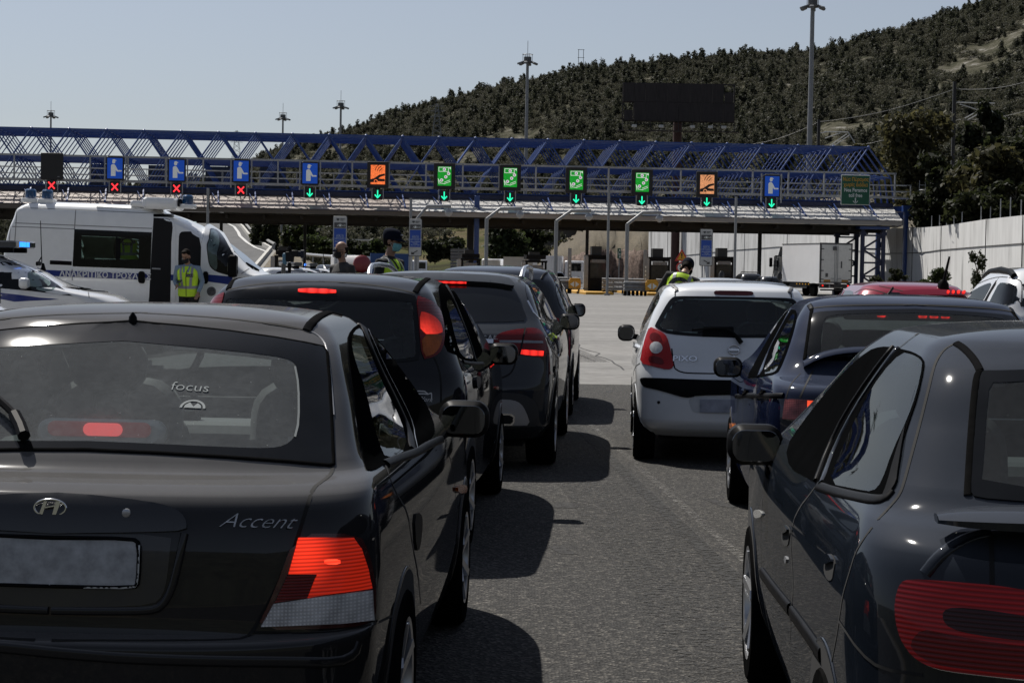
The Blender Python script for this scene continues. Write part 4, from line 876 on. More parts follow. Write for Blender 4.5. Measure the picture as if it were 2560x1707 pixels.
c.patch('dark_lens','cam',K('C7',(1108,1225),(1160,1210),(1300,1222),(1479,1250),(1700,1290),(1690,1380),(1479,1370),(1250,1340),(1140,1310),(1105,1270)),REDDARK,off=.017,side='both',parent=t,rim=.002)
c.patch('shaded_lens','cam',K('C7',(1010,1310),(1100,1330),(1250,1362),(1479,1392),(1690,1410),(1760,1440),(1700,1535),(1479,1530),(1300,1512),(1110,1488),(1040,1465),(985,1430),(950,1380)),lens('brown_red_lens',(.034,.0025,.004),(1.,.015,.02),.012,ribs=100,var=.4),off=.0146,side='both',parent=t,rim=.002,res=22)  # same added glow, weaker
c.ribbon('lamp_edge','cam',K('C7',(880,1180),(884,1270),(905,1350),(940,1415),(985,1458),(1040,1488),(1110,1508),(1300,1532),(1479,1552)),CHROME,w=.006,side='both',round_=.004,parent=t)
q=MB(); a,n=c.hit('rear',-.0,.92); q.lathe([(.045,-.01),(.045,.008),(.03,.012)],20,Matrix.Translation((0,a.y-.004,.93))@Matrix.Rotation(R(90),4,'X')); q.build('emblem',CHROME,c.root,smooth=True)
c.ribbon('bumper_gap','cam',K('C7',(600,1270),(700,1420),(800,1500),(1000,1530)),SEAM,w=.007,off=.0012,side='both')
c.door_mirror('cam',(K('C4',(150,0))[0][0],K('C4',(0,975))[0][1],K('C4',(505,0))[0][0],K('C4',(0,1220))[0][1]),y=2.45,depth=.17)
std_windshield(c,1.03,1.31,.70,.59)
c.finish(wheels=(.76,3.30),wr=.30,wx=.835,seat_y=(1.35,2.15),rimr=.205,spokes=5)
EXPO=.24
AL=.0798; GU=Vector((math.cos(AL),math.sin(AL),0)); GV=Vector((-math.sin(AL),math.cos(AL),0)); GO=Vector((0,148,0))
MG=Matrix(((GU.x,GV.x,0,GO.x),(GU.y,GV.y,0,GO.y),(0,0,1,0),(0,0,0,1)))
def gu(px,py,v=0.):
    r=cam_ray(px,py); p=CAMO+r*(((GO-CAMO).dot(GV)+v)/r.dot(GV)); return (p-GO).dot(GU), p.z
def du(x,y,v=0.): return gu(x*1.08844,y*1.08844,v)
def D(x,y): return x*1.08844,y*1.08844
def sst(a,b,x): t=np.clip((x-a)/(b-a),0,1); return t*t*(3-2*t)
def lift(x,y): return .2*sst(3,8,-np.asarray(x,float))*sst(26.5,31,np.asarray(y,float))*(1-sst(60,90,np.asarray(y,float)))
# ------------------------------------------------------------------ ground materials
def ground_mat(name, c0, c1, sc, rough=.9, speck=0, bump=.3, stain=.25, joints=False):
    m=bpy.data.materials.new(name); m.use_nodes=True; nt=m.node_tree; p=nt.nodes['Principled BSDF']; p.inputs['Roughness'].default_value=rough
    p.inputs['Specular IOR Level'].default_value=.3
    tc=N(nt,'ShaderNodeTexCoord')
    n1=N(nt,'ShaderNodeTexNoise',Scale=sc,Detail=3.,Roughness=.7); nt.links.new(tc.outputs['Object'],n1.inputs[0])
    cr=N(nt,'ShaderNodeValToRGB'); e=cr.color_ramp.elements; e[0].position=.32; e[1].position=.70; e[0].color=(*c0,1); e[1].color=(*c1,1)
    nt.links.new(n1.outputs['Fac'],cr.inputs[0]); out=cr.outputs[0]
    if speck:
        v=N(nt,'ShaderNodeTexVoronoi',Scale=speck); nt.links.new(tc.outputs['Object'],v.inputs['Vector'])
        sp=N(nt,'ShaderNodeSeparateColor'); nt.links.new(v.outputs['Color'],sp.inputs[0])
        r2=N(nt,'ShaderNodeValToRGB'); q=r2.color_ramp.elements; q[0].position=.0; q[0].color=(.35,.35,.35,1); q[1].position=1; q[1].color=(2.7,2.6,2.4,1); k=r2.color_ramp.elements.new(.72); k.color=(.95,.95,.95,1)
        nt.links.new(sp.outputs[0],r2.inputs[0])
        mx=N(nt,'ShaderNodeMix',data_type='RGBA',blend_type='MULTIPLY'); mx.inputs['Factor'].default_value=1.; nt.links.new(out,mx.inputs['A']); nt.links.new(r2.outputs[0],mx.inputs['B']); out=mx.outputs['Result']
    n2=N(nt,'ShaderNodeTexNoise',Scale=.22,Detail=7.,Roughness=.65); mp=N(nt,'ShaderNodeMapping'); mp.inputs['Scale'].default_value=(1.6,.5,1) if not joints else (.35,2.2,1)
    nt.links.new(tc.outputs['Object'],mp.inputs[0]); nt.links.new(mp.outputs[0],n2.inputs[0])
    mr=N(nt,'ShaderNodeMapRange'); mr.inputs['From Min'].default_value=.3; mr.inputs['From Max'].default_value=.7; mr.inputs['To Min'].default_value=1-stain; mr.inputs['To Max'].default_value=1+stain*.7
    nt.links.new(n2.outputs['Fac'],mr.inputs[0]); m2=N(nt,'ShaderNodeMix',data_type='RGBA',blend_type='MULTIPLY'); m2.inputs['Factor'].default_value=1.
    nt.links.new(out,m2.inputs['A']); nt.links.new(mr.outputs[0],m2.inputs['B']); nt.links.new(m2.outputs['Result'],p.inputs['Base Color'])
    b=N(nt,'ShaderNodeBump',Strength=bump,Distance=.012); 
    nt.links.new((v if speck else n1).outputs['Distance' if speck else 'Fac'],b.inputs['Height']); nt.links.new(b.outputs[0],p.inputs['Normal'])
    return m
ASPH=ground_mat('asphalt',(.027,.0265,.0255),(.058,.056,.053),38,speck=72,bump=.9,stain=.2)
CONC=ground_mat('concrete_paving',(.155,.15,.142),(.225,.22,.21),3.,bump=.12,stain=.28,joints=True)
FARROAD=ground_mat('far_asphalt',(.075,.075,.075),(.10,.10,.10),2.,bump=.05)
EARTH=ground_mat('dry_earth',(.10,.085,.06),(.19,.16,.11),.35,bump=.2)
def sheet(name, m, x0,x1,y0,y1,nx,ny,dz,f=None,kind='structure'):
    X,Y=np.meshgrid(np.linspace(x0,x1,nx),np.linspace(y0,y1,ny)); Z=(f(X,Y) if f else 0*X)+dz
    V=np.stack([X,Y,Z],-1).reshape(-1,3); i=np.arange(nx*ny).reshape(ny,nx); F=np.stack([i[:-1,:-1],i[:-1,1:],i[1:,1:],i[1:,:-1]],-1).reshape(-1,4)
    return tag(np_mesh(name,V,F,m,smooth=True),kind=kind)
sheet('ground',EARTH,-3000,3000,-600,4000,2,2,-.05)
sheet('plaza',CONC,-75,33.5,-60,190,110,126,0.,lift)
sheet('road',ASPH,-40,30,-60,25.58,2,2,.004)
q=MB(); q.rbox((-2.2,25.2,.04),(2.1,12.2,.29),.5,5); tag(q.build('traffic_island',mat('island_concrete',(.16,.155,.15),.9)),kind='structure')
# faded painted line, its darker wheel track and a crack
def strip(name,m,pts,w,dz,kind='structure',lab=None):
    q=[];F=[]
    for i,p in enumerate(pts):
        a=Vector(pts[max(0,i-1)]);b=Vector(pts[min(len(pts)-1,i+1)]);t=(b-a);t.z=0;t.normalize();s_=Vector((t.y,-t.x,0)); ww=w*(1 if not callable(w) else 1)
        q+=[Vector(p)-s_*ww/2+Vector((0,0,dz)),Vector(p)+s_*ww/2+Vector((0,0,dz))]
    for i in range(len(pts)-1): F.append((2*i,2*i+1,2*i+3,2*i+2))
    me=MB(); me.add(q,F); return tag(me.build(name,m),kind=kind)
def jitter(a,b,n,s_): 
    a,b=Vector(a),Vector(b); t=(b-a).normalized(); nrm=Vector((t.y,-t.x,0)); return [a.lerp(b,i/n)+nrm*random.gauss(0,s_) for i in range(n+1)]
def worn(name,col,thr):
    m=bpy.data.materials.new(name); m.use_nodes=True; nt=m.node_tree; p=nt.nodes['Principled BSDF']; p.inputs['Base Color'].default_value=(*col,1); p.inputs['Roughness'].default_value=.9
    tc=N(nt,'ShaderNodeTexCoord'); n1=N(nt,'ShaderNodeTexNoise',Scale=22.,Detail=8.,Roughness=.8); nt.links.new(tc.outputs['Object'],n1.inputs[0])
    mr=N(nt,'ShaderNodeMapRange'); mr.inputs['From Min'].default_value=thr; mr.inputs['From Max'].default_value=thr+.12; nt.links.new(n1.outputs['Fac'],mr.inputs[0]); nt.links.new(mr.outputs[0],p.inputs['Alpha']); return m
OILM=worn('oil_dark',(.016,.0155,.015),.38)
for k in range(34):
    lane=random.choice((-.9,.25,1.5,2.3)); p=Vector((lane+random.gauss(0,.12),random.uniform(6,24),0)); 
    if abs(p.x-.55)>2.2: continue
    strip('oil_stain',OILM,[p,p+Vector((random.gauss(0,.05),random.uniform(.08,.5),0))],random.uniform(.05,.16),.0062)
a,b=at_z(1449,1038),at_z(1862,1403); dd=(b-a)
strip('road_marking',worn('worn_paint',(.15,.145,.135),.50),[a-dd*.45,a,b,b+dd*.3],.06,.008)
strip('road_marking',worn('tar_seam',(.018,.018,.017),.42),[a-dd*.45-Vector((.16,0,0)),b+dd*.3-Vector((.16,0,0))],.10,.008)
strip('road_marking',worn('tyre_track',(.026,.026,.025),.50),[a-dd*.4-Vector((.45,0,0)),b+dd*.35-Vector((.45,0,0))],.55,.0075)
c0,c1=at_z(1395,838),at_z(1571,925)
cm=mat('crack_dark',(.03,.03,.03),.95)
strip('paving_crack',cm,jitter(c0,c1,16,.05),.03,.004)
jm=mat('joint_dark',(.07,.07,.065),.95)
for k,vv in enumerate((-106,-94,-84,-72,-61,-50,-39,-28,-17)):
    A_=GO+GV*vv-GU*40; B_=GO+GV*vv+GU*26; strip('paving_joint',jm,jitter(A_,B_,20,.05),.07 if k<4 else .12,.004)
tk=worn('tyre_dark',(.085,.082,.078),.47)
for (px,w_) in ((1400,.3),(1432,.26),(1470,.34),(1505,.28),(1352,.3)):
    p=at_z(px,905); strip('tyre_track',tk,[p+GV*q_+GU*.25*math.sin(q_*.05) for q_ in np.linspace(0,95,30)],w_,.0055)
wm=worn('worn_white',(.42,.41,.39),.47)
for (x,y,L,w_) in ((1480,709,9,.25),(1500,745,12,.18),(1470,775,7,.12),(1520,800,9,.10),(1440,741,6,.15)):
    p=at_z(x,y); strip('road_marking',wm,[p-GU*L/2,p+GU*L/2],w_,.006)
# ------------------------------------------------------------------ wooded hill and the fields at its foot
SKY_D=[(-400,425),(300,420),(480,400),(560,372),(610,345),(680,322),(760,303),(860,268),(950,238),(1010,224),(1100,200),(1200,180),(1300,158),(1350,150),(1450,140),(1560,130),(1700,118),(1850,112),(1930,95),(1990,78),(2060,58),(2150,28),(2220,5),(2352,-40),(2700,-160)]
sx=np.array([p[0]*1.08844 for p in SKY_D]); sy=np.array([p[1]*1.08844 for p in SKY_D])
def ridge(px):
    y=np.interp(px,sx,sy)+20; a=px-1280; b=y-853.5
    w=-a*math.sin(ROLL)+b*math.cos(ROLL); v=-w/FP
    return v*math.cos(PITCH)-math.sin(PITCH)   # tan of elevation (per metre of Y)
def hill_z(px,Y):
    """height of the hill at photo column px and distance Y"""
    e=ridge(px); y0=np.interp(px,[0,600,1300,1600,1750,1900,2100,2700],[330,300,278,278,255,228,200,170]); y1=np.interp(px,[0,600,1300,2000,2700],[900,700,620,640,660])
    zr=CAMH+e*y1; t=np.clip((Y-y0)/(y1-y0),0,1)
    lo=np.interp(px,[0,700,1300,1650,1800,2700],[.2,1.0,1.0,.7,.5,.5])
    f=t**1.15*(1-.25*np.sin(np.pi*t)*(1-t))
    z=zr*f + lo*3.0*np.sin(np.pi*np.clip(t*2.2,0,1))
    z=np.where(Y>y1, zr-(Y-y1)*.10, z)
    und=1.1*np.sin(px*.011+Y*.02)+.7*np.sin(px*.027-Y*.013+2)+.5*np.sin(px*.06+Y*.05)
    return z+und*sst(0.05,.4,t)*(1-sst(.8,1.,t)) - .06*(t<=0)
PXg=np.linspace(-350,2950,150); 
cols=[]
for px in PXg:
    y0=np.interp(px,[0,600,1300,1600,1750,1900,2100,2700],[330,300,278,278,255,228,200,170]); y1=np.interp(px,[0,600,1300,2000,2700],[900,700,620,640,660])
    Yg=np.r_[y0+(y1-y0)*np.linspace(0,1,60)**1.2, y1+np.array([15,50,140,300])]
    xx=(px-1280)/FP*Yg; cols.append(np.stack([xx,Yg,hill_z(px,Yg)],-1))
G=np.array(cols); n0,n1=G.shape[:2]; i=np.arange(n0*n1).reshape(n0,n1)
F=np.stack([i[:-1,:-1],i[1:,:-1],i[1:,1:],i[:-1,1:]],-1).reshape(-1,4)
def hill_mat():
    m=bpy.data.materials.new('hillside'); m.use_nodes=True; nt=m.node_tree; p=nt.nodes['Principled BSDF']; p.inputs['Roughness'].default_value=1.; p.inputs['Specular IOR Level'].default_value=.05
    tc=N(nt,'ShaderNodeTexCoord'); n1=N(nt,'ShaderNodeTexNoise',Scale=.16,Detail=11.,Roughness=.78); nt.links.new(tc.outputs['Object'],n1.inputs[0])
    cr=N(nt,'ShaderNodeValToRGB'); e=cr.color_ramp.elements; e[0].position=.38; e[0].color=(.028,.030,.019,1); e[1].position=.66; e[1].color=(.30,.29,.27,1); k=e.new(.48); k.color=(.060,.058,.038,1); k=e.new(.57); k.color=(.115,.108,.085,1)
    nt.links.new(n1.outputs['Fac'],cr.inputs[0])
    # dry meadow at the foot
    n2=N(nt,'ShaderNodeTexNoise',Scale=.05,Detail=6.); mp=N(nt,'ShaderNodeMapping'); mp.inputs['Scale'].default_value=(.6,2.5,6); nt.links.new(tc.outputs['Object'],mp.inputs[0]); nt.links.new(mp.outputs[0],n2.inputs[0])
    c2=N(nt,'ShaderNodeValToRGB'); e=c2.color_ramp.elements; e[0].position=.35; e[0].color=(.040,.040,.022,1); e[1].position=.68; e[1].color=(.13,.10,.065,1); k=e.new(.5); k.color=(.075,.078,.032,1); nt.links.new(n2.outputs['Fac'],c2.inputs[0])
    sp=N(nt,'ShaderNodeSeparateXYZ'); nt.links.new(tc.outputs['Object'],sp.inputs[0]); mr=N(nt,'ShaderNodeMapRange'); mr.inputs['From Min'].default_value=10.; mr.inputs['From Max'].default_value=17.; nt.links.new(sp.outputs['Z'],mr.inputs[0])
    mx=N(nt,'ShaderNodeMix',data_type='RGBA'); nt.links.new(mr.outputs[0],mx.inputs['Factor']); nt.links.new(c2.outputs[0],mx.inputs['A']); nt.links.new(cr.outputs[0],mx.inputs['B']); nt.links.new(mx.outputs['Result'],p.inputs['Base Color'])
    b=N(nt,'ShaderNodeBump',Strength=.8,Distance=1.2); nt.links.new(n1.outputs['Fac'],b.inputs['Height']); nt.links.new(b.outputs[0],p.inputs['Normal']); return m
tag(np_mesh('hill',G.reshape(-1,3),F,hill_mat(),smooth=True),kind='structure')
# unseen hills added around the camera to darken reflections and ambient light
def added_back_hill(pts,name='hill'):
    V=[];n=len(pts)
    for (x,y,h) in pts:
        d=Vector((x,y,0)).normalized()
        for k,f in ((0,0),(60,.35),(140,.8),(230,1.),(420,1.0)): V.append((x+d.x*k,y+d.y*k,h*f-.1))
    i=np.arange(n*5).reshape(n,5); F=np.stack([i[:-1,:-1],i[1:,:-1],i[1:,1:],i[:-1,1:]],-1).reshape(-1,4)
    tag(np_mesh(name,V,F,mat('added_hillside',(.045,.047,.033),1.,var=.5,scale=.08),smooth=True),kind='structure')
added_back_hill([(170,170,45),(190,90,70),(190,0,80),(150,-110,75),(60,-170,70),(-60,-180,75),(-160,-120,60),(-210,-20,45),(-260,90,25)])
# ------------------------------------------------------------------ foliage
def leaf_mat(name,c0,c1,tr=.25):
    m=bpy.data.materials.new(name); m.use_nodes=True; nt=m.node_tree; p=nt.nodes['Principled BSDF']; p.inputs['Roughness'].default_value=.65; p.inputs['Specular IOR Level'].default_value=.25
    at=N(nt,'ShaderNodeAttribute'); at.attribute_name='tint'; tl=N(nt,'ShaderNodeBsdfTranslucent'); ms=N(nt,'ShaderNodeMixShader'); ms.inputs[0].default_value=.5; nt.links.new(p.outputs[0],ms.inputs[1]); nt.links.new(tl.outputs[0],ms.inputs[2]); nt.links.new(ms.outputs[0],nt.nodes['Material Output'].inputs[0])
    oi=N(nt,'ShaderNodeObjectInfo'); mr=N(nt,'ShaderNodeMath',operation='MULTIPLY_ADD'); mr.inputs[1].default_value=.34; mr.inputs[2].default_value=-.15; nt.links.new(oi.outputs['Random'],mr.inputs[0])
    ad=N(nt,'ShaderNodeMath',operation='ADD',use_clamp=True); nt.links.new(mr.outputs[0],ad.inputs[0]); nt.links.new(at.outputs['Fac'],ad.inputs[1])
    cr=N(nt,'ShaderNodeValToRGB'); e=cr.color_ramp.elements; e[0].color=(*c0,1); e[1].color=(*c1,1); nt.links.new(ad.outputs[0],cr.inputs[0]); nt.links.new(cr.outputs[0],p.inputs['Base Color']); nt.links.new(cr.outputs[0],tl.inputs[0])
    return m
def leaf_cloud(n, lobes, size, rng, flat=.75):
    """n leaf clumps as small bent quads spread through blobs: returns V (4n,3) and tint (n)"""
    L=np.array(lobes,float); w=(L[:,3]*L[:,4]*L[:,5])**.67; w/=w.sum(); k=rng.choice(len(L),n,p=w)
    d=rng.normal(size=(n,3)); d/=np.linalg.norm(d,axis=1)[:,None]; r=rng.uniform(.35,1,n)**.45
    C=L[k,:3]+d*r[:,None]*L[k,3:6]*(1+.22*rng.normal(size=(n,1)))
    nrm=d*.6+rng.normal(size=(n,3))*.6; nrm[:,2]+=.35; nrm/=np.linalg.norm(nrm,axis=1)[:,None]
    a=np.cross(nrm,rng.normal(size=(n,3))); a/=np.linalg.norm(a,axis=1)[:,None]; b=np.cross(nrm,a)
    s_=size*rng.uniform(.6,1.5,(n,1)); a=a*s_; b=b*s_*flat*rng.uniform(.5,1.1,(n,1))
    V=np.stack([C-a-b*.5,C+b*-1.0+a*.3,C+a+b*.4,C-a*.2+b],1)
    return V.reshape(-1,3), np.clip(rng.normal(.45,.25,n)+.12*(r-.6),0,1)
def foliage_obj(name,V,tint,m,parent=None):
    n=len(V)//4; F=np.arange(4*n).reshape(n,4); o=np_mesh(name,V,F,m,parent)
    at=o.data.attributes.new('tint','FLOAT','FACE'); at.data.foreach_set('value',np.asarray(tint,np.float32)); return o
def lobes_pine(rng,h=1.):
    out=[]
    for i in range(7):
        t=.22+.72*i/6; w=.34*(1-t*.75); out.append((rng.normal(0,.06),rng.normal(0,.06),t*h,w,w,.12*h))
    return out
def lobes_bush(rng):
    return [(rng.normal(0,.28),rng.normal(0,.28),.45+rng.uniform(0,.35),rng.uniform(.25,.42),rng.uniform(.25,.42),rng.uniform(.18,.3)) for _ in range(5)]
PINE=leaf_mat('pine_foliage',(.024,.027,.017),(.060,.063,.040))
SCRUB=leaf_mat('scrub_foliage',(.034,.036,.023),(.088,.086,.060))
rng=np.random.default_rng(5)
def scatter_hill():
    """one object: points on the slope, each carrying a pine or a bush"""
    tc=bpy.data.collections.new('hill_plants')
    for k in range(12):
        pine=k<7; lb=lobes_pine(rng) if pine else lobes_bush(rng); V,T=leaf_cloud(420 if pine else 300,lb,.052 if pine else .060,rng)
        o=foliage_obj('hill_plant',V,T,PINE if pine else SCRUB); COL.objects.unlink(o); tc.objects.link(o); o.name='plant_%02d'%k
    M_=105000; px=rng.uniform(-150,2750,M_); u=rng.uniform(0,1,M_)
    y0=np.interp(px,[0,600,1300,1600,1750,1900,2100,2700],[330,300,278,278,255,228,200,170]); y1=np.interp(px,[0,600,1300,2000,2700],[900,700,620,640,660]); t=.03+.99*u**.75
    Y=y0+(y1-y0)*t; X=(px-1280)/FP*Y; Z=hill_z(px,Y)
    f=np.sin(X*.045+1.3)*np.cos(Y*.030+.4)+.8*np.sin(X*.10-Y*.063)+.7*np.sin(X*.21+Y*.13)+.4*rng.normal(size=M_)
    dens=.42+.34*f-.10*np.exp(-((px-2290)/200)**2-((t-.66)/.15)**2)-.22*np.exp(-((px-1080)/200)**2-((t-.5)/.25)**2)-.2*np.exp(-((px-1650)/260)**2-((t-.3)/.08)**2)+.25*np.exp(-((px-1500)/350)**2-((t-.75)/.2)**2)
    dens=np.where(t>.95,.75,dens); dens=np.where((t<.22)&(px<1500),dens-.12,dens)
    ok=np.where(rng.uniform(size=M_)<dens)[0][:36000]; n=len(ok)
    bush=rng.uniform(size=n)<.74
    me=bpy.data.meshes.new('hill_scrub'); me.vertices.add(n); me.vertices.foreach_set('co',np.stack([X[ok],Y[ok],Z[ok]-.3],-1).astype(np.float32).ravel())
    h=np.where(bush,rng.uniform(1.0,2.8,n),2.0+3.2*rng.uniform(size=n)**2); w=h*rng.uniform(.8,1.25,n)
    me.attributes.new('sc','FLOAT_VECTOR','POINT').data.foreach_set('vector',np.stack([w,w,h],-1).astype(np.float32).ravel())
    me.attributes.new('rot','FLOAT','POINT').data.foreach_set('value',rng.uniform(0,6.28,n).astype(np.float32))
    me.attributes.new('pick','INT','POINT').data.foreach_set('value',np.where(bush,rng.integers(7,12,n),rng.integers(0,7,n)).astype(np.int32))
    o=bpy.data.objects.new('hill_scrub',me); link(o)
    ng=bpy.data.node_groups.new('hill_scrub','GeometryNodeTree'); ng.interface.new_socket('Geometry',in_out='INPUT',socket_type='NodeSocketGeometry'); ng.interface.new_socket('Geometry',in_out='OUTPUT',socket_type='NodeSocketGeometry')
    gi=ng.nodes.new('NodeGroupInput'); go=ng.nodes.new('NodeGroupOutput'); ip=ng.nodes.new('GeometryNodeInstanceOnPoints'); ci=ng.nodes.new('GeometryNodeCollectionInfo')
    ci.inputs['Collection'].default_value=tc; ci.inputs['Separate Children'].default_value=True; ci.inputs['Reset Children'].default_value=True; ip.inputs['Pick Instance'].default_value=True
    def na(nm,ty):
        a=ng.nodes.new('GeometryNodeInputNamedAttribute'); a.data_type=ty; a.inputs['Name'].default_value=nm; return a.outputs['Attribute']
    cx=ng.nodes.new('ShaderNodeCombineXYZ'); L=ng.links.new
    L(gi.outputs[0],ip.inputs['Points']); L(ci.outputs[0],ip.inputs['Instance']); L(na('pick','INT'),ip.inputs['Instance Index']); L(na('sc','FLOAT_VECTOR'),ip.inputs['Scale']); L(na('rot','FLOAT'),cx.inputs['Z']); L(cx.outputs[0],ip.inputs['Rotation']); L(ip.outputs[0],go.inputs[0])
    o.modifiers.new('plants','NODES').node_group=ng
    return o
tag(scatter_hill(),'dark pines and scrub covering the whole hillside behind the toll gantry','woods',kind='stuff')
def tree(name,label,loc,h,w,nleaf,leaf,m,kind='broad',group=None,seed=0,trunk=None,cat='tree'):
    rg=np.random.default_rng(seed+100); t=thing(name,label,cat,loc,0,group)
    if kind=='pine': lb=[(a*w*2,b*w*2,c*h,d*w*1.5,e*w*1.5,f*h) for a,b,c,d,e,f in lobes_pine(rg,1.)]
    elif kind=='cypress': lb=[(rg.normal(0,.05)*w,rg.normal(0,.05)*w,h*q,w*.5*math.sin(math.pi*min(.97,(.12+q*.83)))**.7,w*.5*math.sin(math.pi*min(.97,.12+q*.83))**.7,h*.1) for q in np.linspace(.1,.95,9)]
    elif kind=='shrub': lb=[(rg.normal(0,.25)*w,rg.normal(0,.25)*w,h*rg.uniform(.08,.85),w*rg.uniform(.12,.3),w*rg.uniform(.12,.3),h*rg.uniform(.08,.2)) for _ in range(14)]
    else: lb=[(rg.normal(0,.22)*w,rg.normal(0,.22)*w,h*rg.uniform(.16,.9),w*rg.uniform(.16,.32),w*rg.uniform(.16,.32),h*rg.uniform(.08,.17)) for _ in range(18)]
    V,T=leaf_cloud(nleaf,lb,leaf,rg); q=MB(); r=trunk or h*.022
    q.tube([(0,0,-.3),(rg.normal(0,.02)*h,rg.normal(0,.02)*h,h*.3),(rg.normal(0,.03)*h,rg.normal(0,.03)*h,h*.6),(0,0,h*.85)],r*1.3,8,r2=r*.3)
    for (a,b,c,d,e,f) in lb[:10]: q.tube([(0,0,max(.1,c*.6)),(a*.5,b*.5,c*.85),(a,b,c)],r*.5,5,r2=r*.15)
    q.build('trunk',mat('bark',(.07,.055,.04),.9,var=.3,scale=12,bump=.4),t,smooth=True); foliage_obj('crown',V,T,m,t); return t
# ------------------------------------------------------------------ toll canopy and its space frame
BLUE=mat('blue_steel',(.022,.060,.215),.42,var=.15,coat=.2)
BLUED=mat('dark_and_shaded_blue_steel',(.010,.017,.06),.5,var=.2)  # darker copy of the blue; on the front towers it paints shade
GALV=mat('galvanised_steel',(.33,.34,.35),.45,metal=.3,var=.15,scale=3)
GREYP=mat('grey_post_paint',(.21,.22,.23),.5,var=.1)
DARKST=mat('dark_steel',(.018,.018,.019),.6,var=.2)
ROOFA=mat('beige_roof_sheet',(.37,.31,.27),.6,var=.08,scale=.6)
ROOFB=mat('white_roof_sheet',(.54,.53,.51),.6,var=.05,scale=.6)
FASA=mat('brown_fascia',(.11,.095,.08),.7,var=.12,scale=.5); FASB=mat('grey_fascia',(.30,.28,.26),.6,var=.1,scale=.5)
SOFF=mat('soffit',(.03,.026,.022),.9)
U0,U1=-50.0,31.0; BAY=2.9; UN=-37.76
cn=thing('toll_canopy','long toll plaza canopy with sloping roof sheets and blue space frame on top','canopy'); cn.matrix_world=MG
def G_(q,name,m,parent=None,smooth=False): return q.build(name,m,parent or cn,smooth=smooth)
for (a,b,rm,fm) in ((U0,-8.,ROOFA,FASA),(-8.,U1,ROOFB,FASB)):
    q=MB(); rows=4; dv,dz=3.0/rows,1.15/rows
    for k in range(rows):
        v0,z0=k*dv+.02,6.03+k*dz; 
        vs=[(a,v0-.05,z0+.035),(b,v0-.05,z0+.035),(b,v0+dv,z0+dz+.02),(a,v0+dv,z0+dz+.02),(a,v0-.06,z0-.02),(b,v0-.06,z0-.02)]
        q.add(vs,[(0,1,2,3),(4,5,1,0)])
    n=int((b-a)/.62)
    for i in range(n+1):
        u=a+(b-a)*i/n; q.bar((u,-.02,6.075),(u,3.0,7.225),.035,.05)
    o=G_(q,'roof_sheet',rm)
    q=MB(); q.box(((a+b)/2,-.06,5.835),(b-a,.12,.36)); G_(q,'fascia',fm)
q=MB(); q.box(((U0+U1)/2,-.14,6.03),(U1-U0,.05,.05)); G_(q,'gutter',BLUED)
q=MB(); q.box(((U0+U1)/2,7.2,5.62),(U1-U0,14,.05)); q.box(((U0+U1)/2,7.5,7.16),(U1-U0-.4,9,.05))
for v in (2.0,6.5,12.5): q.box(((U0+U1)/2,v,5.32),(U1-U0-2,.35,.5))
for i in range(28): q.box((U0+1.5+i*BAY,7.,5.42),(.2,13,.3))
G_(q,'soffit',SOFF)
q=MB(); q.box(((U0+U1)/2,2.9,7.34),(U1-U0,.35,.35)); G_(q,'ridge_beam',BLUED)
ROWV=(3.,4.8,6.6,8.4,10.2,12.); ZT,ZM,ZB=12.0,9.9,7.6
q=MB(); q.box((-9,7,7.42),(76,7.6,.06)); 
sf=G_(q,'space_frame',BLUED)
kmin,kmax=int((U0-UN)//BAY),23
for j,v in enumerate(ROWV):
    q=MB()
    for k in range(kmin,kmax+1):
        u=UN+k*BAY
        if k<kmax:
            q.tube([(u+.10,v,ZT),(u+BAY-.10,v,ZT)],.09 if j==0 else .07,6); q.tube([(u,v,ZB),(u+BAY,v,ZB)],.08,6)
            m_=(u+BAY/2,v,ZM)
            for e in ((u,v,ZT),(u+BAY,v,ZT)): q.tube([e,m_],.048 if j else .07,5)
            for e in ((u,v,ZB),(u+BAY,v,ZB)): q.tube([m_,e],.05,5)
            if k<kmax-1: q.tube([m_,(u+BAY*1.5,v,ZM)],.07,5)
        q.lathe([(.03,-.12),(.13,-.05),(.13,.06),(.03,.13)],8,Matrix.Translation((u,v,ZT+.02)))
        if j<len(ROWV)-1 and k<kmax:
            q.tube([(u+BAY/2,v,ZM),(u+BAY/2,v+1.8,ZM)],.05,5)
            q.tube([(u,v,ZT),(u,v+1.8,ZT)],.05,5)
    # sloped right end
    u=UN+kmax*BAY; q.tube([(u,v,ZT),(u+1.9,v,9.55),(u+2.2,v,ZB)],.075,6); q.tube([(u+1.9,v,9.55),(u-BAY/2,v,ZM)],.06,5)
    G_(q,'truss_row',BLUE,sf,smooth=True)
q=MB()
for k in range(kmin,kmax+1):
    u=UN+k*BAY
    q.bar((u,3.0,7.55),(u+.25,.7,6.28),.10,.10); q.bar((u+.25,.7,6.28),(u-.55,3.0,7.45),.05,.05); q.box((u+.25,.65,6.3),(.16,.2,.2))
G_(q,'roof_strut',BLUE)
# columns under the canopy
def colm(px,pyt,v,w,m,z0=0.,zt=5.5):
    u,_=gu(px,pyt,v); q=MB(); q.rbox((u,v,(z0+zt)/2),(w,w,zt-z0),w*.2,2); q.box((u,v,.15),(w*1.8,w*1.8,.3)); G_(q,'column',m,smooth=30); return u
colm(*D(1094,560),1.2,.42,BLUE,zt=7.4); colm(*D(1080,560),6.,.55,DARKST); colm(*D(1348,580),6.,.25,DARKST); colm(*D(508,540),6.,.25,DARKST); colm(*D(700,560),9.,.25,DARKST); colm(*D(1745,560),6.,.30,DARKST)
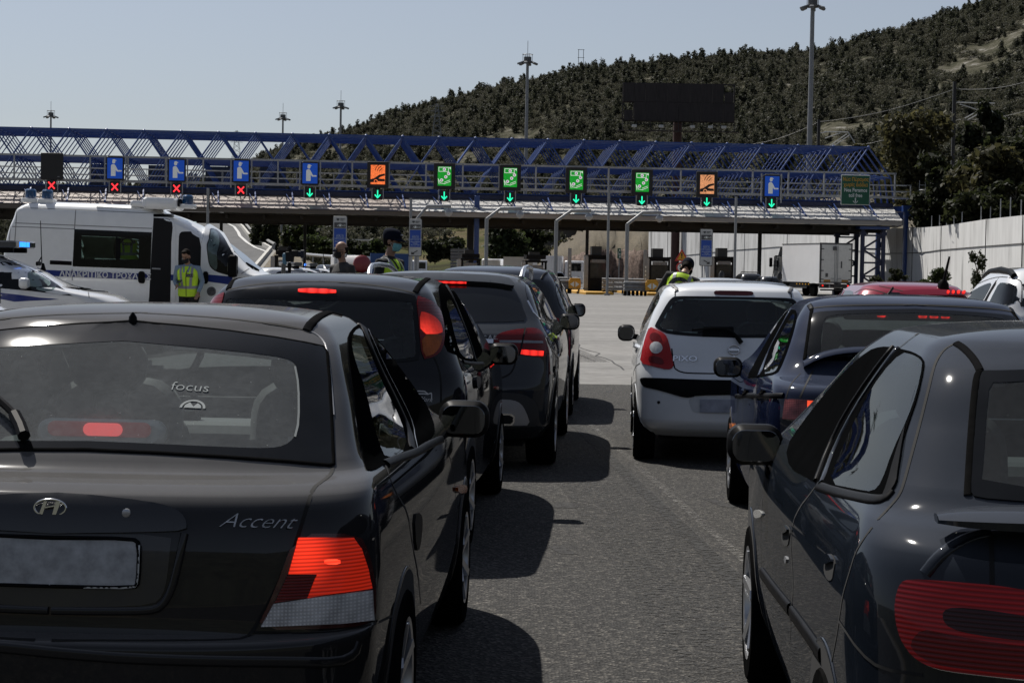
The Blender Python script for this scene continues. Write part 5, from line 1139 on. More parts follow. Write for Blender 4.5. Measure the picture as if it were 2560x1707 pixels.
# support towers at the right end
def tower(us,v,zt,m,wid,rungs,name='support_tower'):
    q=MB()
    for u in us: q.rbox((u,v,zt/2),(wid,wid,zt),wid*.15,2); q.box((u,v,.2),(wid*1.7,wid*1.7,.4)); q.box((u,v,zt-.35),(wid*1.5,wid*1.5,.25))
    z=.5; k=0; st=(zt-1.)/rungs
    for k in range(rungs):
        a,b=(us[0],us[1]) if k%2 else (us[1],us[0]); q.bar((a,v,z),(b,v,z+st),.14,.14); q.bar((us[0],v,z+st),(us[1],v,z+st),.14,.14); z+=st
    return G_(q,name,m,smooth=30)
tower((28.05,29.75),.8,5.35,BLUED,.30,4); tower((28.05,29.75),9.,5.35,BLUED,.30,4)  # front towers: shade put into the colour by the darker blue
tower((32.0,33.9),2.4,7.3,BLUE,.38,5); tower((32.0,33.9),10.5,7.3,BLUE,.38,5)
q=MB(); q.box((28.9,4.8,5.45),(2.4,9,.22)); q.box((32.95,2.4,7.1),(2.5,.5,.5)); q.box((32.95,10.5,7.1),(2.5,.5,.5)); q.box((31.,6.5,7.1),(3.0,7.,.4)); G_(q,'head_beam',BLUE)
q=MB()
for s_ in (-.25,.25): q.tube([(33.2+s_,2.05,.3),(33.2+s_,2.05,9.4)],.03,6)
for i in range(30): q.tube([(32.95,2.05,.6+i*.29),(33.45,2.05,.6+i*.29)],.018,5)
for i in range(9):
    z=2.6+i*.75; q.tube([(33.2+.38*math.cos(t),2.05-.35+.38*math.sin(t)-.1,z) for t in np.linspace(math.pi*.9,math.pi*2.1,9)],.015,4)
G_(q,'ladder',GALV)
# catwalk in front of the frame carrying the lane signs
q=MB(); cv=1.6
q.box(((U0+30.9)/2,cv,9.86),(30.9-U0,.12,.14)); q.box(((U0+30.9)/2,cv,7.98),(30.9-U0,.14,.16)); [q.box(((U0+30.9)/2,cv+.15+.3*i_,7.92),(30.9-U0,.035,.05)) for i_ in range(4)]
for z in (8.45,8.95): q.tube([(U0,cv+1.1,z),(32.1,cv+1.1,z)],.028,5); q.tube([(U0,cv,z),(32.1,cv,z)],.022,5)
for i in range(29):
    u=30.8-i*BAY; q.box((u,cv,8.92),(.12,.12,1.9)); q.tube([(u-1.45,cv+1.1,7.95),(u-1.45,cv+1.1,9.0)],.03,5); q.tube([(u-1.45,cv,7.95),(u-1.45,cv,8.98)],.022,5)
for z in (7.98,8.45,8.95): q.box((31.5,cv,z),(1.3,.06,.06))
q.box((32.1,cv,8.45),(.08,.08,1.)); q.box((31.6,cv+.5,7.9),(1.4,1.1,.06))
G_(q,'sign_catwalk',GALV)
for (a,b) in ((-34.5,-32.4),(-29.7,-27.6),(-25,-22.6),(-20.5,-18.3)): q=MB(); q.box(((a+b)/2,12.2,8.75),(b-a,.3,2.1)); G_(q,'sign_back',mat('sign_back_grey',(.05,.055,.065),.6))
# ------------------------------------------------------------------ lane signs
SGN=mat('sign_case',(.006,.006,.007),.5,var=.2)
SIGNBLUE=mat('sign_blue',(.004,.06,.42),.4,emit=(.004,.07,.45),es=.28,var=.04); SIGNWHITE=mat('sign_white',(.62,.64,.64),.4,emit=(.8,.85,.85),es=.12,var=.03)
def led(name,c,es,sc=34.):
    m=bpy.data.materials.new(name); m.use_nodes=True; nt=m.node_tree; p=nt.nodes['Principled BSDF']; p.inputs['Base Color'].default_value=(*[x*.2 for x in c],1)
    tc=N(nt,'ShaderNodeTexCoord'); v=N(nt,'ShaderNodeTexNoise',Scale=sc,Detail=1.); nt.links.new(tc.outputs['Object'],v.inputs[0])
    mr=N(nt,'ShaderNodeMapRange'); mr.inputs['From Min'].default_value=.35; mr.inputs['From Max'].default_value=.65; mr.inputs['To Min'].default_value=es*.35; mr.inputs['To Max'].default_value=es*1.25
    nt.links.new(v.outputs['Fac'],mr.inputs[0]); nt.links.new(mr.outputs[0],p.inputs['Emission Strength']); p.inputs['Emission Color'].default_value=(*c,1); return m
LEDG=led('led_green',(.008,.42,.03),.62); LEDO=led('led_orange',(1.,.20,.05),.9); LEDO2=led('led_pale_orange',(.85,.36,.16),.75); LEDW=mat('led_white',(.5,.5,.5),.5,emit=(.9,.9,.9),es=.55); LEDM=mat('led_magenta',(.1,.02,.1),.5,emit=(.25,.02,.25),es=.5)
LEDX=mat('led_red',(.3,.01,.01),.5,emit=(1.,.03,.04),es=1.6); LEDA=mat('led_mint',(.02,.3,.2),.5,emit=(.02,1.,.5),es=1.0)
SV=1.0
def circ(cx,cz,r,n=14,a0=0,a1=2*math.pi): return [(cx+r*math.cos(t),cz+r*math.sin(t)) for t in np.linspace(a0,a1,n,endpoint=(a1-a0)<6.2)]
def stroke(q,pts,w,y0,y1):
    for i in range(len(pts)-1):
        a,b=Vector((pts[i][0],pts[i][1])),Vector((pts[i+1][0],pts[i+1][1])); t=(b-a).normalized(); n=Vector((-t.y,t.x))*w/2
        q.prism([tuple(a+n-t*w*.3),tuple(b+n+t*w*.3),tuple(b-n+t*w*.3),tuple(a-n-t*w*.3)],y0,y1)
def officer(q,s_,y0,y1):
    q.prism([(x*s_,z*s_) for x,z in [(-.17,.42),(-.16,.56),(-.13,.60),(.0,.60),(.03,.55),(.10,.54),(.10,.50),(.02,.49),(.02,.42)]],y0,y1)
    q.prism([(x*s_,z*s_) for x,z in circ(-.075,.42,.105,16)],y0-.004,y1)
    q.prism([(x*s_,z*s_) for x,z in [(-.26,-.52),(-.26,.16),(-.22,.24),(-.13,.28),(-.03,.26),(.04,.18),(.20,-.12),(.42,-.12),(.45,-.15),(.45,-.20),(.42,-.22),(.14,-.22),(.05,-.10),(.05,-.52)]],y0,y1)
sgroup='lane signs along the toll gantry'
def lane_sign(u,z,kind,label):
    big=kind in ('orange','pale','green','blank'); w,h=(1.68,2.06) if big else (1.36,1.80)
    t=thing('lane_sign',label,'lane sign',tuple(GO+GU*u+GV*SV+Vector((0,0,z))),AL,sgroup)
    q=MB(); q.rbox((0,.12,0),(w,.34,h),.07,3,ax=1); q.build('case',SGN,t,smooth=30)
    if kind=='blank': 
        q=MB(); q.box((.52,-.056,-.80),(.16,.01,.03)); q.build('maker_plate',SILVER,t); return
    if not big:
        for s_ in (-1,1):
            q=MB(); q.box((s_*.80,.2,-.15),(.10,.12,2.3)); q.build('bracket',GALV,t)
        q=MB(); q.box((0,.0,.93),(1.1,.3,.05)); q.build('lamp_strip',GALV,t)
        q=MB(); q.box((0,-.062,0),(1.16,.02,1.58)); q.build('panel',SIGNBLUE,t)
        q=MB(); officer(q,1.15,-.082,-.073); q.build('officer_symbol',SIGNWHITE,t); return
    q=MB(); q.box((0,-.062,0),(1.06 if kind=='green' else 1.12,.02,1.50)); scr=q.build('screen',{'green':LEDG,'orange':LEDO,'pale':LEDO2}[kind],t)
    if kind=='green':
        q=MB()
        for cx,cz in ((-.02,.52),(.32,.20),(.10,-.06),(-.22,-.32)): q.prism(circ(cx,cz,.125,16),-.082,-.073)
        for (pp) in ([(-.45,.68),(.30,.68)],[(-.45,.36),(.30,.36)],[(-.45,.68),(-.45,.36)],[(.30,.68),(.30,.36)],[(-.50,-.20),(-.30,-.56),(.0,-.60),(.45,-.42)],[(-.48,-.30),(-.42,-.62)],[(.0,-.48),(.42,-.30)]): stroke(q,pp,.035,-.082,-.073)
        q.prism([(.34,.66),(.48,.52),(.48,.72)],-.082,-.073)
        q.build('coin_symbol',LEDW,scr); q=MB()
        for cx,cz in ((-.02,.52),(.32,.20),(.10,-.06),(-.22,-.32)):
            stroke(q,circ(cx+.02,cz,.06,9,R(50),R(310)),.03,-.090,-.0825); stroke(q,[(cx-.09,cz+.02),(cx+.04,cz+.02)],.022,-.090,-.0825); stroke(q,[(cx-.09,cz-.03),(cx+.04,cz-.03)],.022,-.090,-.0825)
        q.build('euro_symbol',LEDM,scr)
    else:
        q=MB()
        q.prism([(-.56,-.36),(-.30,-.30),(.10,.0),(.54,.10),(.54,-.06),(.20,-.16),(.05,-.30),(.54,-.34),(.54,-.52),(.02,-.52),(-.02,-.60),(-.56,-.60)],-.082,-.073)
        for r in (.34,.52,.70): stroke(q,circ(.46,.18,r,9,R(112),R(165)),.055,-.082,-.073)
        q.build('car_symbol',SGN,scr); q=MB(); stroke(q,circ(-.16,-.52,.12,17),.05,-.092,-.083); q.build('wheel_symbol',scr.data.materials[0],scr)
def signal(u,z,x,label):
    t=thing('lane_signal',label,'signal',tuple(GO+GU*u+GV*(SV-.02)+Vector((0,0,z))),AL,'lane signals under the toll signs')
    q=MB(); q.rbox((0,.1,0),(.72,.24,.84),.03,2,ax=1); q.build('case',SGN,t,smooth=30)
    q=MB()
    for s_ in (-1,1): q.box((s_*.44,.12,.05),(.07,.1,.95))
    q.build('bracket',GALV,t); q=MB()
    if x:
        stroke(q,[(-.22,-.24),(.22,.24)],.10,-.04,-.02); stroke(q,[(-.22,.24),(.22,-.24)],.10,-.045,-.022); q.build('red_cross',LEDX,t)
    else:
        stroke(q,[(0,.30),(0,-.22)],.09,-.04,-.02); stroke(q,[(-.2,-.05),(0,-.27),(.2,-.05)],.09,-.045,-.022); q.build('green_arrow',LEDA,t)
ordn=['first','second','third','fourth','fifth','sixth','seventh','eighth','ninth','tenth','eleventh','twelfth','thirteenth']
SG=[(-40.9,9.0,'blank','blank dark lane sign cut by the left edge of the picture'),(-35.84,8.98,'blank','blank black lane sign above the leftmost whole red cross'),
 (-31.02,8.92,'blue','blue lane sign with white officer, first blue one beside the blank sign'),(-26.28,8.87,'blue','blue lane sign with white officer, second blue one from the blank sign'),(-21.32,8.92,'blue','blue lane sign with white officer, above the rightmost red cross'),(-15.98,8.85,'blue','blue lane sign with white officer just left of the bright orange sign'),
 (-10.69,8.86,'orange','bright orange lane sign with car and waves'),(-5.47,8.86,'green','green lane sign with coins, next to the bright orange sign'),(-.28,8.86,'green','green lane sign with coins, second right of the bright orange sign'),(4.96,8.77,'green','green lane sign with coins, third right of the bright orange sign'),(10.21,8.71,'green','green lane sign with coins, just left of the pale orange sign'),
 (15.41,8.65,'pale','pale orange lane sign with car and waves'),(20.64,8.62,'blue','blue lane sign with white officer near the right end of the gantry')]
SL=['red cross signal at the left edge of the gantry','red cross signal under the blank black sign','red cross signal under the first blue officer sign','red cross signal under the second blue officer sign','red cross signal furthest right, next to the first green arrow','green arrow signal furthest left, under a blue officer sign','green arrow signal under the bright orange sign','green arrow signal under the first green coin sign','green arrow signal under the second green coin sign','green arrow signal under the third green coin sign','green arrow signal under the fourth green coin sign','green arrow signal under the pale orange sign','green arrow signal furthest right, under a blue officer sign']
for i,(u,z,k,l) in enumerate(SG): lane_sign(u,z,k,l); signal(u,7.52-.02*i if i<5 else 7.40-.012*i,i<5,SL[i])
t=thing('direction_sign','green direction sign reading Nea Peramos toll free at the right end of the gantry','road sign',tuple(GO+GU*27.43+GV*SV+Vector((0,0,8.46))),AL)
q=MB(); q.rbox((0,.05,0),(2.36,.1,2.40),.05,3,ax=1); q.build('border',mat('sign_white_paint',(.5,.52,.5),.5),t); q=MB(); q.rbox((0,-.012,0),(2.24,.03,2.28),.04,3,ax=1); q.build('panel',mat('sign_green',(.004,.085,.045),.45,var=.06),t)
def lay(t,txt,size,x,z,m,name='lettering',y=-.034,sx=.82,bold=.0,align='CENTER',parent=None):
    vs,fs=text_mesh(txt,size,.002,align=align,sx=sx,bold=bold); q=MB(); q.add([(v[0]+x,y-v[2],v[1]+z) for v in vs],fs); return q.build(name,m,parent or t)
YEL=mat('sign_yellow',(.50,.27,.02),.5); WHT=mat('sign_letter_white',(.62,.66,.64),.5)
lay(t,'Νέα Πέραμος',.40,0,.83,YEL,bold=.008); lay(t,'χωρίς διόδια',.40,0,.40,YEL,bold=.008); lay(t,'Nea Peramos',.42,0,-.02,WHT,bold=.008); lay(t,'toll free',.42,0,-.44,WHT,bold=.008)
q=MB(); stroke(q,[(0,-.66),(0,-.95)],.09,-.04,-.03); q.prism([(-.20,-.84),(0,-1.05),(.20,-.84),(.20,-.92),(0,-1.10),(-.20,-.92)],-.04,-.03); q.build('arrow',WHT,t)
# ------------------------------------------------------------------ retaining wall, ramp, banks
CW=bpy.data.materials.new('concrete_wall'); CW.use_nodes=True
def _cw():
    nt=CW.node_tree; p=nt.nodes['Principled BSDF']; p.inputs['Roughness'].default_value=.9
    tc=N(nt,'ShaderNodeTexCoord'); mp=N(nt,'ShaderNodeMapping'); mp.inputs['Scale'].default_value=(1.,1.,.16); nt.links.new(tc.outputs['Object'],mp.inputs[0])
    n1=N(nt,'ShaderNodeTexNoise',Scale=.9,Detail=9.,Roughness=.7); nt.links.new(mp.outputs[0],n1.inputs[0])
    cr=N(nt,'ShaderNodeValToRGB'); e=cr.color_ramp.elements; e[0].position=.30; e[0].color=(.26,.25,.24,1); e[1].position=.62; e[1].color=(.66,.66,.65,1); k=e.new(.42); k.color=(.54,.54,.53,1)
    nt.links.new(n1.outputs['Fac'],cr.inputs[0])
    m2=N(nt,'ShaderNodeMapping'); m2.inputs['Scale'].default_value=(.33,.33,.07); nt.links.new(tc.outputs['Object'],m2.inputs[0]); n2=N(nt,'ShaderNodeTexNoise',Scale=1.6,Detail=4.); nt.links.new(m2.outputs[0],n2.inputs[0])
    mr=N(nt,'ShaderNodeMapRange'); mr.inputs['From Min'].default_value=.60; mr.inputs['From Max'].default_value=.70; mr.inputs['To Min'].default_value=1; mr.inputs['To Max'].default_value=.45; nt.links.new(n2.outputs['Fac'],mr.inputs[0])
    mx=N(nt,'ShaderNodeMix',data_type='RGBA',blend_type='MULTIPLY'); mx.inputs['Factor'].default_value=1; nt.links.new(cr.outputs[0],mx.inputs['A']); nt.links.new(mr.outputs[0],mx.inputs['B']); nt.links.new(mx.outputs['Result'],p.inputs['Base Color'])
    b=N(nt,'ShaderNodeBump',Strength=.3,Distance=.02); nt.links.new(n1.outputs['Fac'],b.inputs['Height']); nt.links.new(b.outputs[0],p.inputs['Normal'])
_cw()
WL=[(2760,92,5.5),(2560,116,None),(2466,125,None),(2355,139,None),(2307,148,None),(2230,158,5.6),(2150,168,5.8),(2038,186,6.1),(1894,208,None),(1750,232,None),(1622,258,None)]
wy={2560:538.2,2466:548,2355:565.3,2307:568.6,1894:567.5,1750:571,1622:579}
wl=[]
for px,Y,z in WL:
    if z is None: z=at_y(px,wy[px],Y).z
    wl.append(Vector(((px-1280)/FP*Y+(0),Y,z)))
    p=at_y(px,wy.get(px,560),Y); wl[-1].x=p.x
def wall_at(t):
    t=max(0,min(len(wl)-1.001,t)); i=int(t); return wl[i].lerp(wl[i+1],t-i)
wt=thing('retaining_wall','long pale concrete retaining wall stained with dark streaks beside the plaza','wall',(0,0,0))
q=MB()
for i in range(len(wl)-1):
    a,b=wl[i],wl[i+1]; t=(b-a); t.z=0; t.normalize(); n=Vector((-t.y,t.x,0))*-.45
    vs=[(a.x,a.y,-.3),(b.x,b.y,-.3),(b.x,b.y,b.z),(a.x,a.y,a.z)]; vs+=[tuple(Vector(v)+n) for v in vs]
    q.add(vs,[(0,1,2,3)[::-1],(4,5,6,7),(3,2,6,7)[::-1]]+([(1,5,6,2)] if i==len(wl)-2 else []))
q.build('wall',CW,wt)
q=MB(); jd=mat('joint_line',(.05,.05,.048),.9)
def face_pt(t,z,off=.012):
    p=wall_at(t); i=int(min(t,len(wl)-1.01)); d=(wl[i+1]-wl[i]); d.z=0; d.normalize(); n=Vector((d.y,-d.x,0)); 
    if n.dot(Vector((0,0,0))-p)<0: n=-n
    return Vector((p.x,p.y,z))+n*off
for t in (1.02,2.0,3.02,4.3,5.4,6.5,7.45,8.2,8.9,9.6): q.bar(face_pt(t,0),face_pt(t,wall_at(t).z-.02),.06,.02)
cz=[(0,4.0),(1,3.75),(2,3.7),(3,3.62),(3.6,3.55),(4.6,3.5),(5.5,3.6),(6.4,4.0),(7.,4.4),(7.6,4.55),(8.4,4.35),(9.2,3.9),(9.98,3.4)]
for a,b in zip(cz,cz[1:]): 
    for k in range(4):
        t0=a[0]+(b[0]-a[0])*k/4; t1=a[0]+(b[0]-a[0])*(k+1)/4; q.bar(face_pt(t0,a[1]+(b[1]-a[1])*k/4),face_pt(t1,a[1]+(b[1]-a[1])*(k+1)/4),.07,.05)
q.build('expansion_joint',jd,wt)
ft=thing('wall_fence','row of thin bare fence posts standing on top of the retaining wall','fence',(0,0,0)); 
for px in (1040,1130,1215,1295,1390,1605,1715,1830,1945,2070,2200):
    X_,Y_=K('A7',(px,600))[0]; best=min(np.linspace(0,5,400),key=lambda t: abs(project(wall_at(t))[0]-X_)); p=wall_at(best)
    q=MB(); q.tube([(p.x+.1,p.y,p.z-.2),(p.x+.1,p.y,p.z+random.uniform(.7,1.25))],.038,6); q.build('fence_post',GALV,ft,smooth=True)
# earth bank behind the wall and up to the hill
BANK=ground_mat('bank_soil',(.045,.04,.028),(.11,.095,.065),1.2,bump=.4)
V=[];n=len(wl)
for t in np.linspace(0,n-1.001,60):
    p=wall_at(t); 
    for k,dz in ((.35,-.15),(6,1.0),(18,3.4),(45,6.0)): V.append((p.x+k*(1 if t<5 else .55),p.y+k*(.1 if t<4 else min(1.,(t-4)/4)),p.z+dz))
i=np.arange(240).reshape(60,4); F=np.stack([i[:-1,:-1],i[:-1,1:],i[1:,1:],i[1:,:-1]],-1).reshape(-1,4)
tag(np_mesh('bank',V,F,BANK,smooth=True),kind='structure')
# cut rock face left of the wall
ROCK=ground_mat('rock_cut',(.05,.034,.027),(.24,.17,.135),2.4,bump=1.,stain=.4); DRY=ground_mat('dry_grass',(.05,.042,.025),(.125,.10,.065),3.2,bump=.5)
r2=np.random.default_rng(9)
ex=np.linspace(1330,1660,56); V=[];MI=[]
prof=[(0,-.2),(.25,.9),(.6,2.0),(.9,2.9),(1.6,3.6),(3.2,4.4),(6.5,5.2),(14,6.2),(34,8.)]
for px in ex:
    Y0=262-4*sst(1330,1600,px)+2*math.sin(px*.05); hs=float(np.interp(px,[1330,1400,1480,1660],[.25,.7,.95,1.0]))
    for k,(dy,z) in enumerate(prof): V.append(((px-1280)/FP*(Y0+dy*1.7)+r2.normal(0,.12),Y0+dy*1.7+r2.normal(0,.3 if k<6 else 0),1.33*z*hs+r2.normal(0,.16 if k else 0)))
m=len(prof); i=np.arange(len(ex)*m).reshape(len(ex),m); F=np.stack([i[:-1,:-1],i[1:,:-1],i[1:,1:],i[:-1,1:]],-1).reshape(-1,4)
mi=np.tile(np.array([0,0,0,0,1,1,1,1]),len(ex)-1)
tag(np_mesh('rock_bank',V,F,[ROCK,DRY],mi=mi),kind='structure')
# the road climbing away on the left
def at_ramp(px,py,dz=0):
    r=cam_ray(px,py); s_=.055; # z = (Y-170)*s + dz
    t=((0-170)*s_+dz-CAMH)/(r.z-s_*r.y); return CAMO+r*t
Rr=[at_ramp(*p) for p in K('A2',(600,215),(720,262),(840,312),(1000,372),(1150,432),(1250,505),(1330,612),(1420,682),(1600,792),(1640,812))]
Lc=[at_ramp(*p) for p in K('A2',(850,352),(1050,440),(1150,490),(1210,570),(1230,620),(1330,710),(1450,785),(1610,842))]
Rr.append(Vector((Rr[-1].x+6,170,0))); Rr=[p for p in Rr if p.y>0]
V=[];
for p in Rr: V+= [(p.x-17,p.y-1,p.z+.0),(p.x,p.y,p.z),(p.x+.9,p.y,p.z-.03),(p.x+4.5,p.y+2,max(-.2,p.z-2.6)),(p.x+16,p.y+6,max(-.3,p.z-7))]
V=np.array(V); V[:,2]+=.0; i=np.arange(len(Rr)*5).reshape(len(Rr),5); F=np.stack([i[:-1,:-1],i[:-1,1:],i[1:,1:],i[1:,:-1]],-1).reshape(-1,4)
mi=np.tile(np.array([0,1,2,2]),len(Rr)-1); o=np_mesh('ramp_road',V,F[:,::-1],[FARROAD,mat('pale_verge',(.22,.21,.19),.9),EARTH],mi=mi); tag(o,kind='structure')
strip('ramp_marking',mat('lane_white',(.45,.45,.44),.8),Lc,.45,.06)
gt=thing('guard_rail','pale concrete kerb and steel guard rail curving along the climbing road','guard rail')
q=MB(); q.tube([tuple(p+Vector((.7,0,.75))) for p in Rr[:-1]],.18,6); q.build('rail',mat('rail_grey',(.20,.2,.195),.7),gt,smooth=True)
q=MB()
for a,b in zip(Rr[:-2],Rr[1:-1]):
    for k in range(4): p=a.lerp(b,k/4); q.bar(p+Vector((.75,0,-.3)),p+Vector((.75,0,.8)),.14)
q.build('post',GALV,gt)
q=MB()
for a,b in zip(Rr[3:-1],Rr[4:]): q.bar(a+Vector((.2,0,.2)),b+Vector((.2,0,.2)),.35,.5)
q.build('kerb',mat('white_kerb',(.42,.41,.38),.9,var=.2),gt)
q=MB(); p0=at_z(*K('A3',(520,640))[0]); 
far=[at_y(*K('A3',(x,y))[0],Y) for x,y,Y in ((500,600,235),(620,615,228),(760,628,220),(900,640,214),(1050,650,208))]
q.tube(far,.2,6); 
for p in far: q.bar(p+Vector((0,0,-.9)),p,.14)
g2=thing('guard_rail','steel guard rail beside the far road, behind the camera and the bald man','guard rail'); q.build('rail',GALV,g2)
q=MB(); q.add([(-60,186,.02),(30,186,.02),(20,330,.5),(-75,330,.5)],[(0,1,2,3)]); tag(q.build('far_road',FARROAD),kind='structure')
# ------------------------------------------------------------------ masts, posts, billboard
def mast(pxy,Y,w,label,ring=True):
    p=at_y(*D(*pxy),Y); t=thing('light_mast',label,'light mast',(p.x,Y,0),0,'tall floodlight masts'); h=p.z
    q=MB(); r=w/FP*Y/2; q.tube([(0,0,-.5),(0,0,h*.5),(0,0,h)],[r*1.15,r,r*.75],10); q.tube([(0,0,h),(0,0,h+2.2)],.035,5); q.build('pole',GREYP,t,smooth=True)
    HR=.62
    q=MB(); q.lathe([(HR*1.25,-.06),(HR*1.45,-.06),(HR*1.45,.06),(HR*1.25,.06),(HR*1.25,-.06)],18,Matrix.Translation((0,0,h-.6)),close=False); q.lathe([(.5,-.3),(.5,.3)],12,Matrix.Translation((0,0,h-.2)))
    for k in range(8): a=k*math.pi/4; q.bar((0,0,h-.6),(HR*1.35*math.cos(a),HR*1.35*math.sin(a),h-.6),.07)
    for z in (0,.9): q.tube([(HR*1.1*math.cos(a),HR*1.1*math.sin(a),h-.5+z) for a in np.linspace(0,2*math.pi,17)],.035,4)
    for k in range(4): a=k*math.pi/2+.4; q.bar((HR*1.1*math.cos(a),HR*1.1*math.sin(a),h-.6),(HR*1.1*math.cos(a),HR*1.1*math.sin(a),h+.5),.05)
    q.build('head_ring',mat('mast_head',(.09,.095,.1),.5),t)
    for k in range(6):
        a=k*math.pi/3+.3; q=MB(); c=Vector((HR*1.75*math.cos(a),HR*1.75*math.sin(a),h-.75)); q.rbox(c,(.62,.45,.24),.08,2,rot=Matrix.Rotation(a,3,'Z')@Matrix.Rotation(R(18),3,'Y')); q.build('floodlight',mat('flood_case',(.13,.14,.15),.4),t)
mast((1867,2),195,13.5,'tallest grey floodlight mast on the right, its head touching the top edge')
mast((1212,133),249,9,'grey floodlight mast in front of the hill near the middle')
mast((783,238),320,6.5,'floodlight mast left of the hill, higher of the two in the centre left')
mast((650,265),345,5.5,'floodlight mast above the gantry, lower of the two in the centre left')
mast((117,260),352,5.5,'floodlight mast furthest left, standing against open sky')
def bent(px,ytop,xe,ye,Y,label):
    b=at_y(*D(px,ytop),Y); a=at_y(*D(xe[0],ye),Y); e=at_y(*D(xe[1],ye),Y); t=thing('camera_pole',label,'camera pole',(b.x,Y,0),0,'bent-arm camera poles before the toll')
    q=MB(); q.tube([(0,0,0),(0,0,b.z)],.13,8); q.tube([(0,0,b.z-.05),(a.x-b.x,0,a.z),(e.x-b.x,0,e.z)],.11,8); q.box((0,0,.06),(.5,.5,.12)); q.build('pole',GREYP,t,smooth=40)
    q=MB(); q.lathe([(.05,.25),(.22,.12),(.27,0),(.22,-.14),(.08,-.26)],14,Matrix.Translation((e.x-b.x-.15,0,e.z-.42))); q.tube([(e.x-b.x-.15,0,e.z),(e.x-b.x-.15,0,e.z-.2)],.05,6); q.build('camera_dome',mat('dome_grey',(.32,.33,.34),.3),t,smooth=True)
bent(957,503,(982,1036),474,128,'bent-arm camera pole furthest left, beside the blue payment sign')
bent(1118,502,(1150,1200),479,128,'second bent-arm camera pole from the left, right of the blue column')
bent(1278,507,(1313,1358),484,128,'third bent-arm camera pole from the left, between two toll booths')
bent(1441,514,(1477,1520),488,128,'bent-arm camera pole furthest right')
for px,yt,lab in ((478,432,'thin grey post rising behind the police van roof'),(944,455,'thin grey post behind the capped officer'),(1399,430,'thin grey post in front of the canopy, right of the third camera pole'),(1691,452,'thin grey post left of the white truck')):
    p=at_y(*D(px,yt),126); t=thing('sign_post',lab,'post',(p.x,126,0)); q=MB(); q.tube([(0,0,0),(0,0,p.z)],.09,8); q.box((0,0,.05),(.4,.4,.1)); q.build('post',GREYP,t,smooth=True)
# billboard seen from behind
Y=240; a=at_y(*D(1430,277),Y); b=at_y(*D(1688,195),Y); cx=(a.x+b.x)/2; t=thing('billboard','rusty dark back of a large billboard on a single pole below the hill','billboard',(cx,Y,0))
RUST=mat('rusty_sheet',(.022,.018,.019),.8,var=.35,scale=1.5,aniso=(3,3,.4)); RUSTP=mat('rusty_pole',(.05,.022,.018),.8,var=.3)
w=b.x-a.x; zc=(a.z+b.z)/2; h=b.z-a.z
q=MB(); n=10
for i in range(n):
    for j in range(2):
        cut=(i==9 and j==1) or (i==0 and j==0)
        q.box((-w/2+w*(i+.5)/n,0,a.z+h*(j+(.3 if cut else .5))/2),((w/n-.03)*(.8 if cut else 1),.12+.03*((i+j)%2),(h/2-.03)*(.55 if cut else 1)))
q.build('back_panel',RUST,t)
q=MB()
for i in range(n+1): q.bar((-w/2+w*i/n,.35,a.z-.1),(-w/2+w*i/n,.35,b.z+.05),.14)
for z in (a.z,zc,b.z): q.bar((-w/2,.35,z),(w/2,.35,z),.16)
q.bar((w*.40,.3,zc),(w*.5,.3,b.z),.08); q.bar((-w*.5,.3,zc),(-w*.4,.3,a.z),.08); q.build('frame',RUST,t)
q=MB(); q.tube([(0,.9,0),(0,.9,zc)],.55,12); q.build('pole',RUSTP,t,smooth=True)
q=MB(); q.box((0,-.6,a.z-1.3),(w+1.2,.9,.10)); q.box((0,-1.,a.z-.5),(w+1.2,.05,.05))
for i in range(9): q.bar((-w/2+w*i/8,-.9,a.z-1.3),(-w/2+w*i/8,0,a.z),.07)
q.build('catwalk',RUST,t)
for f in (.10,.34,.62,.78,.90):
    q=MB(); q.rbox((-w/2+w*f,-1.2,a.z-.75),(.6,.35,.35),.08,2); q.bar((-w/2+w*f,-1.2,a.z-.8),(-w/2+w*f,-.7,a.z-1.3),.06); q.build('lamp',mat('lamp_pale',(.45,.45,.43),.4),t)
# overhead-line masts on the railway above the road
WTUBE=mat('pale_tube',(.50,.51,.50),.5)
def catmast(px,yt,yb,Y,arms,label):
    p=at_y(*D(px,yt),Y); pb=at_y(*D(px,yb),Y); t=thing('overhead_line_mast',label,'line mast',(p.x,Y,0),0,'railway overhead line masts')
    q=MB(); q.bar((0,0,min(4,pb.z-2)),(0,0,p.z),.34,.30); q.build('mast',DARKST,t)
    q=MB()
    for (x0,y0,x1,y1) in arms:
        A_=at_y(*D(x0,y0),Y); B_=at_y(*D(x1,y1),Y); q.tube([(A_.x-p.x,0,A_.z),(B_.x-p.x,0,B_.z)],.07,5)
    q.build('cantilever',WTUBE,t)
catmast(2193,188,372,205,[(2205,236,2285,238),(2205,240,2275,262),(2216,272,2268,244),(2222,276,2275,248),(2250,238,2300,270),(2196,236,2218,236)],'dark overhead line mast with white crossed arms, furthest right')
catmast(1881,275,345,235,[(1893,303,1948,304),(1905,336,1945,308),(1912,338,1952,310),(1948,304,1965,332),(1895,318,1930,306),(1884,306,1900,304)],'dark overhead line mast with white crossed arms, near the tall floodlight mast')
catmast(2082,266,330,225,[(2016,304,2075,303),(2026,340,2070,306),(2030,316,2078,336),(2020,306,2050,330),(2036,338,2080,306)],'dark overhead line mast with white crossed arms, above the end of the gantry')
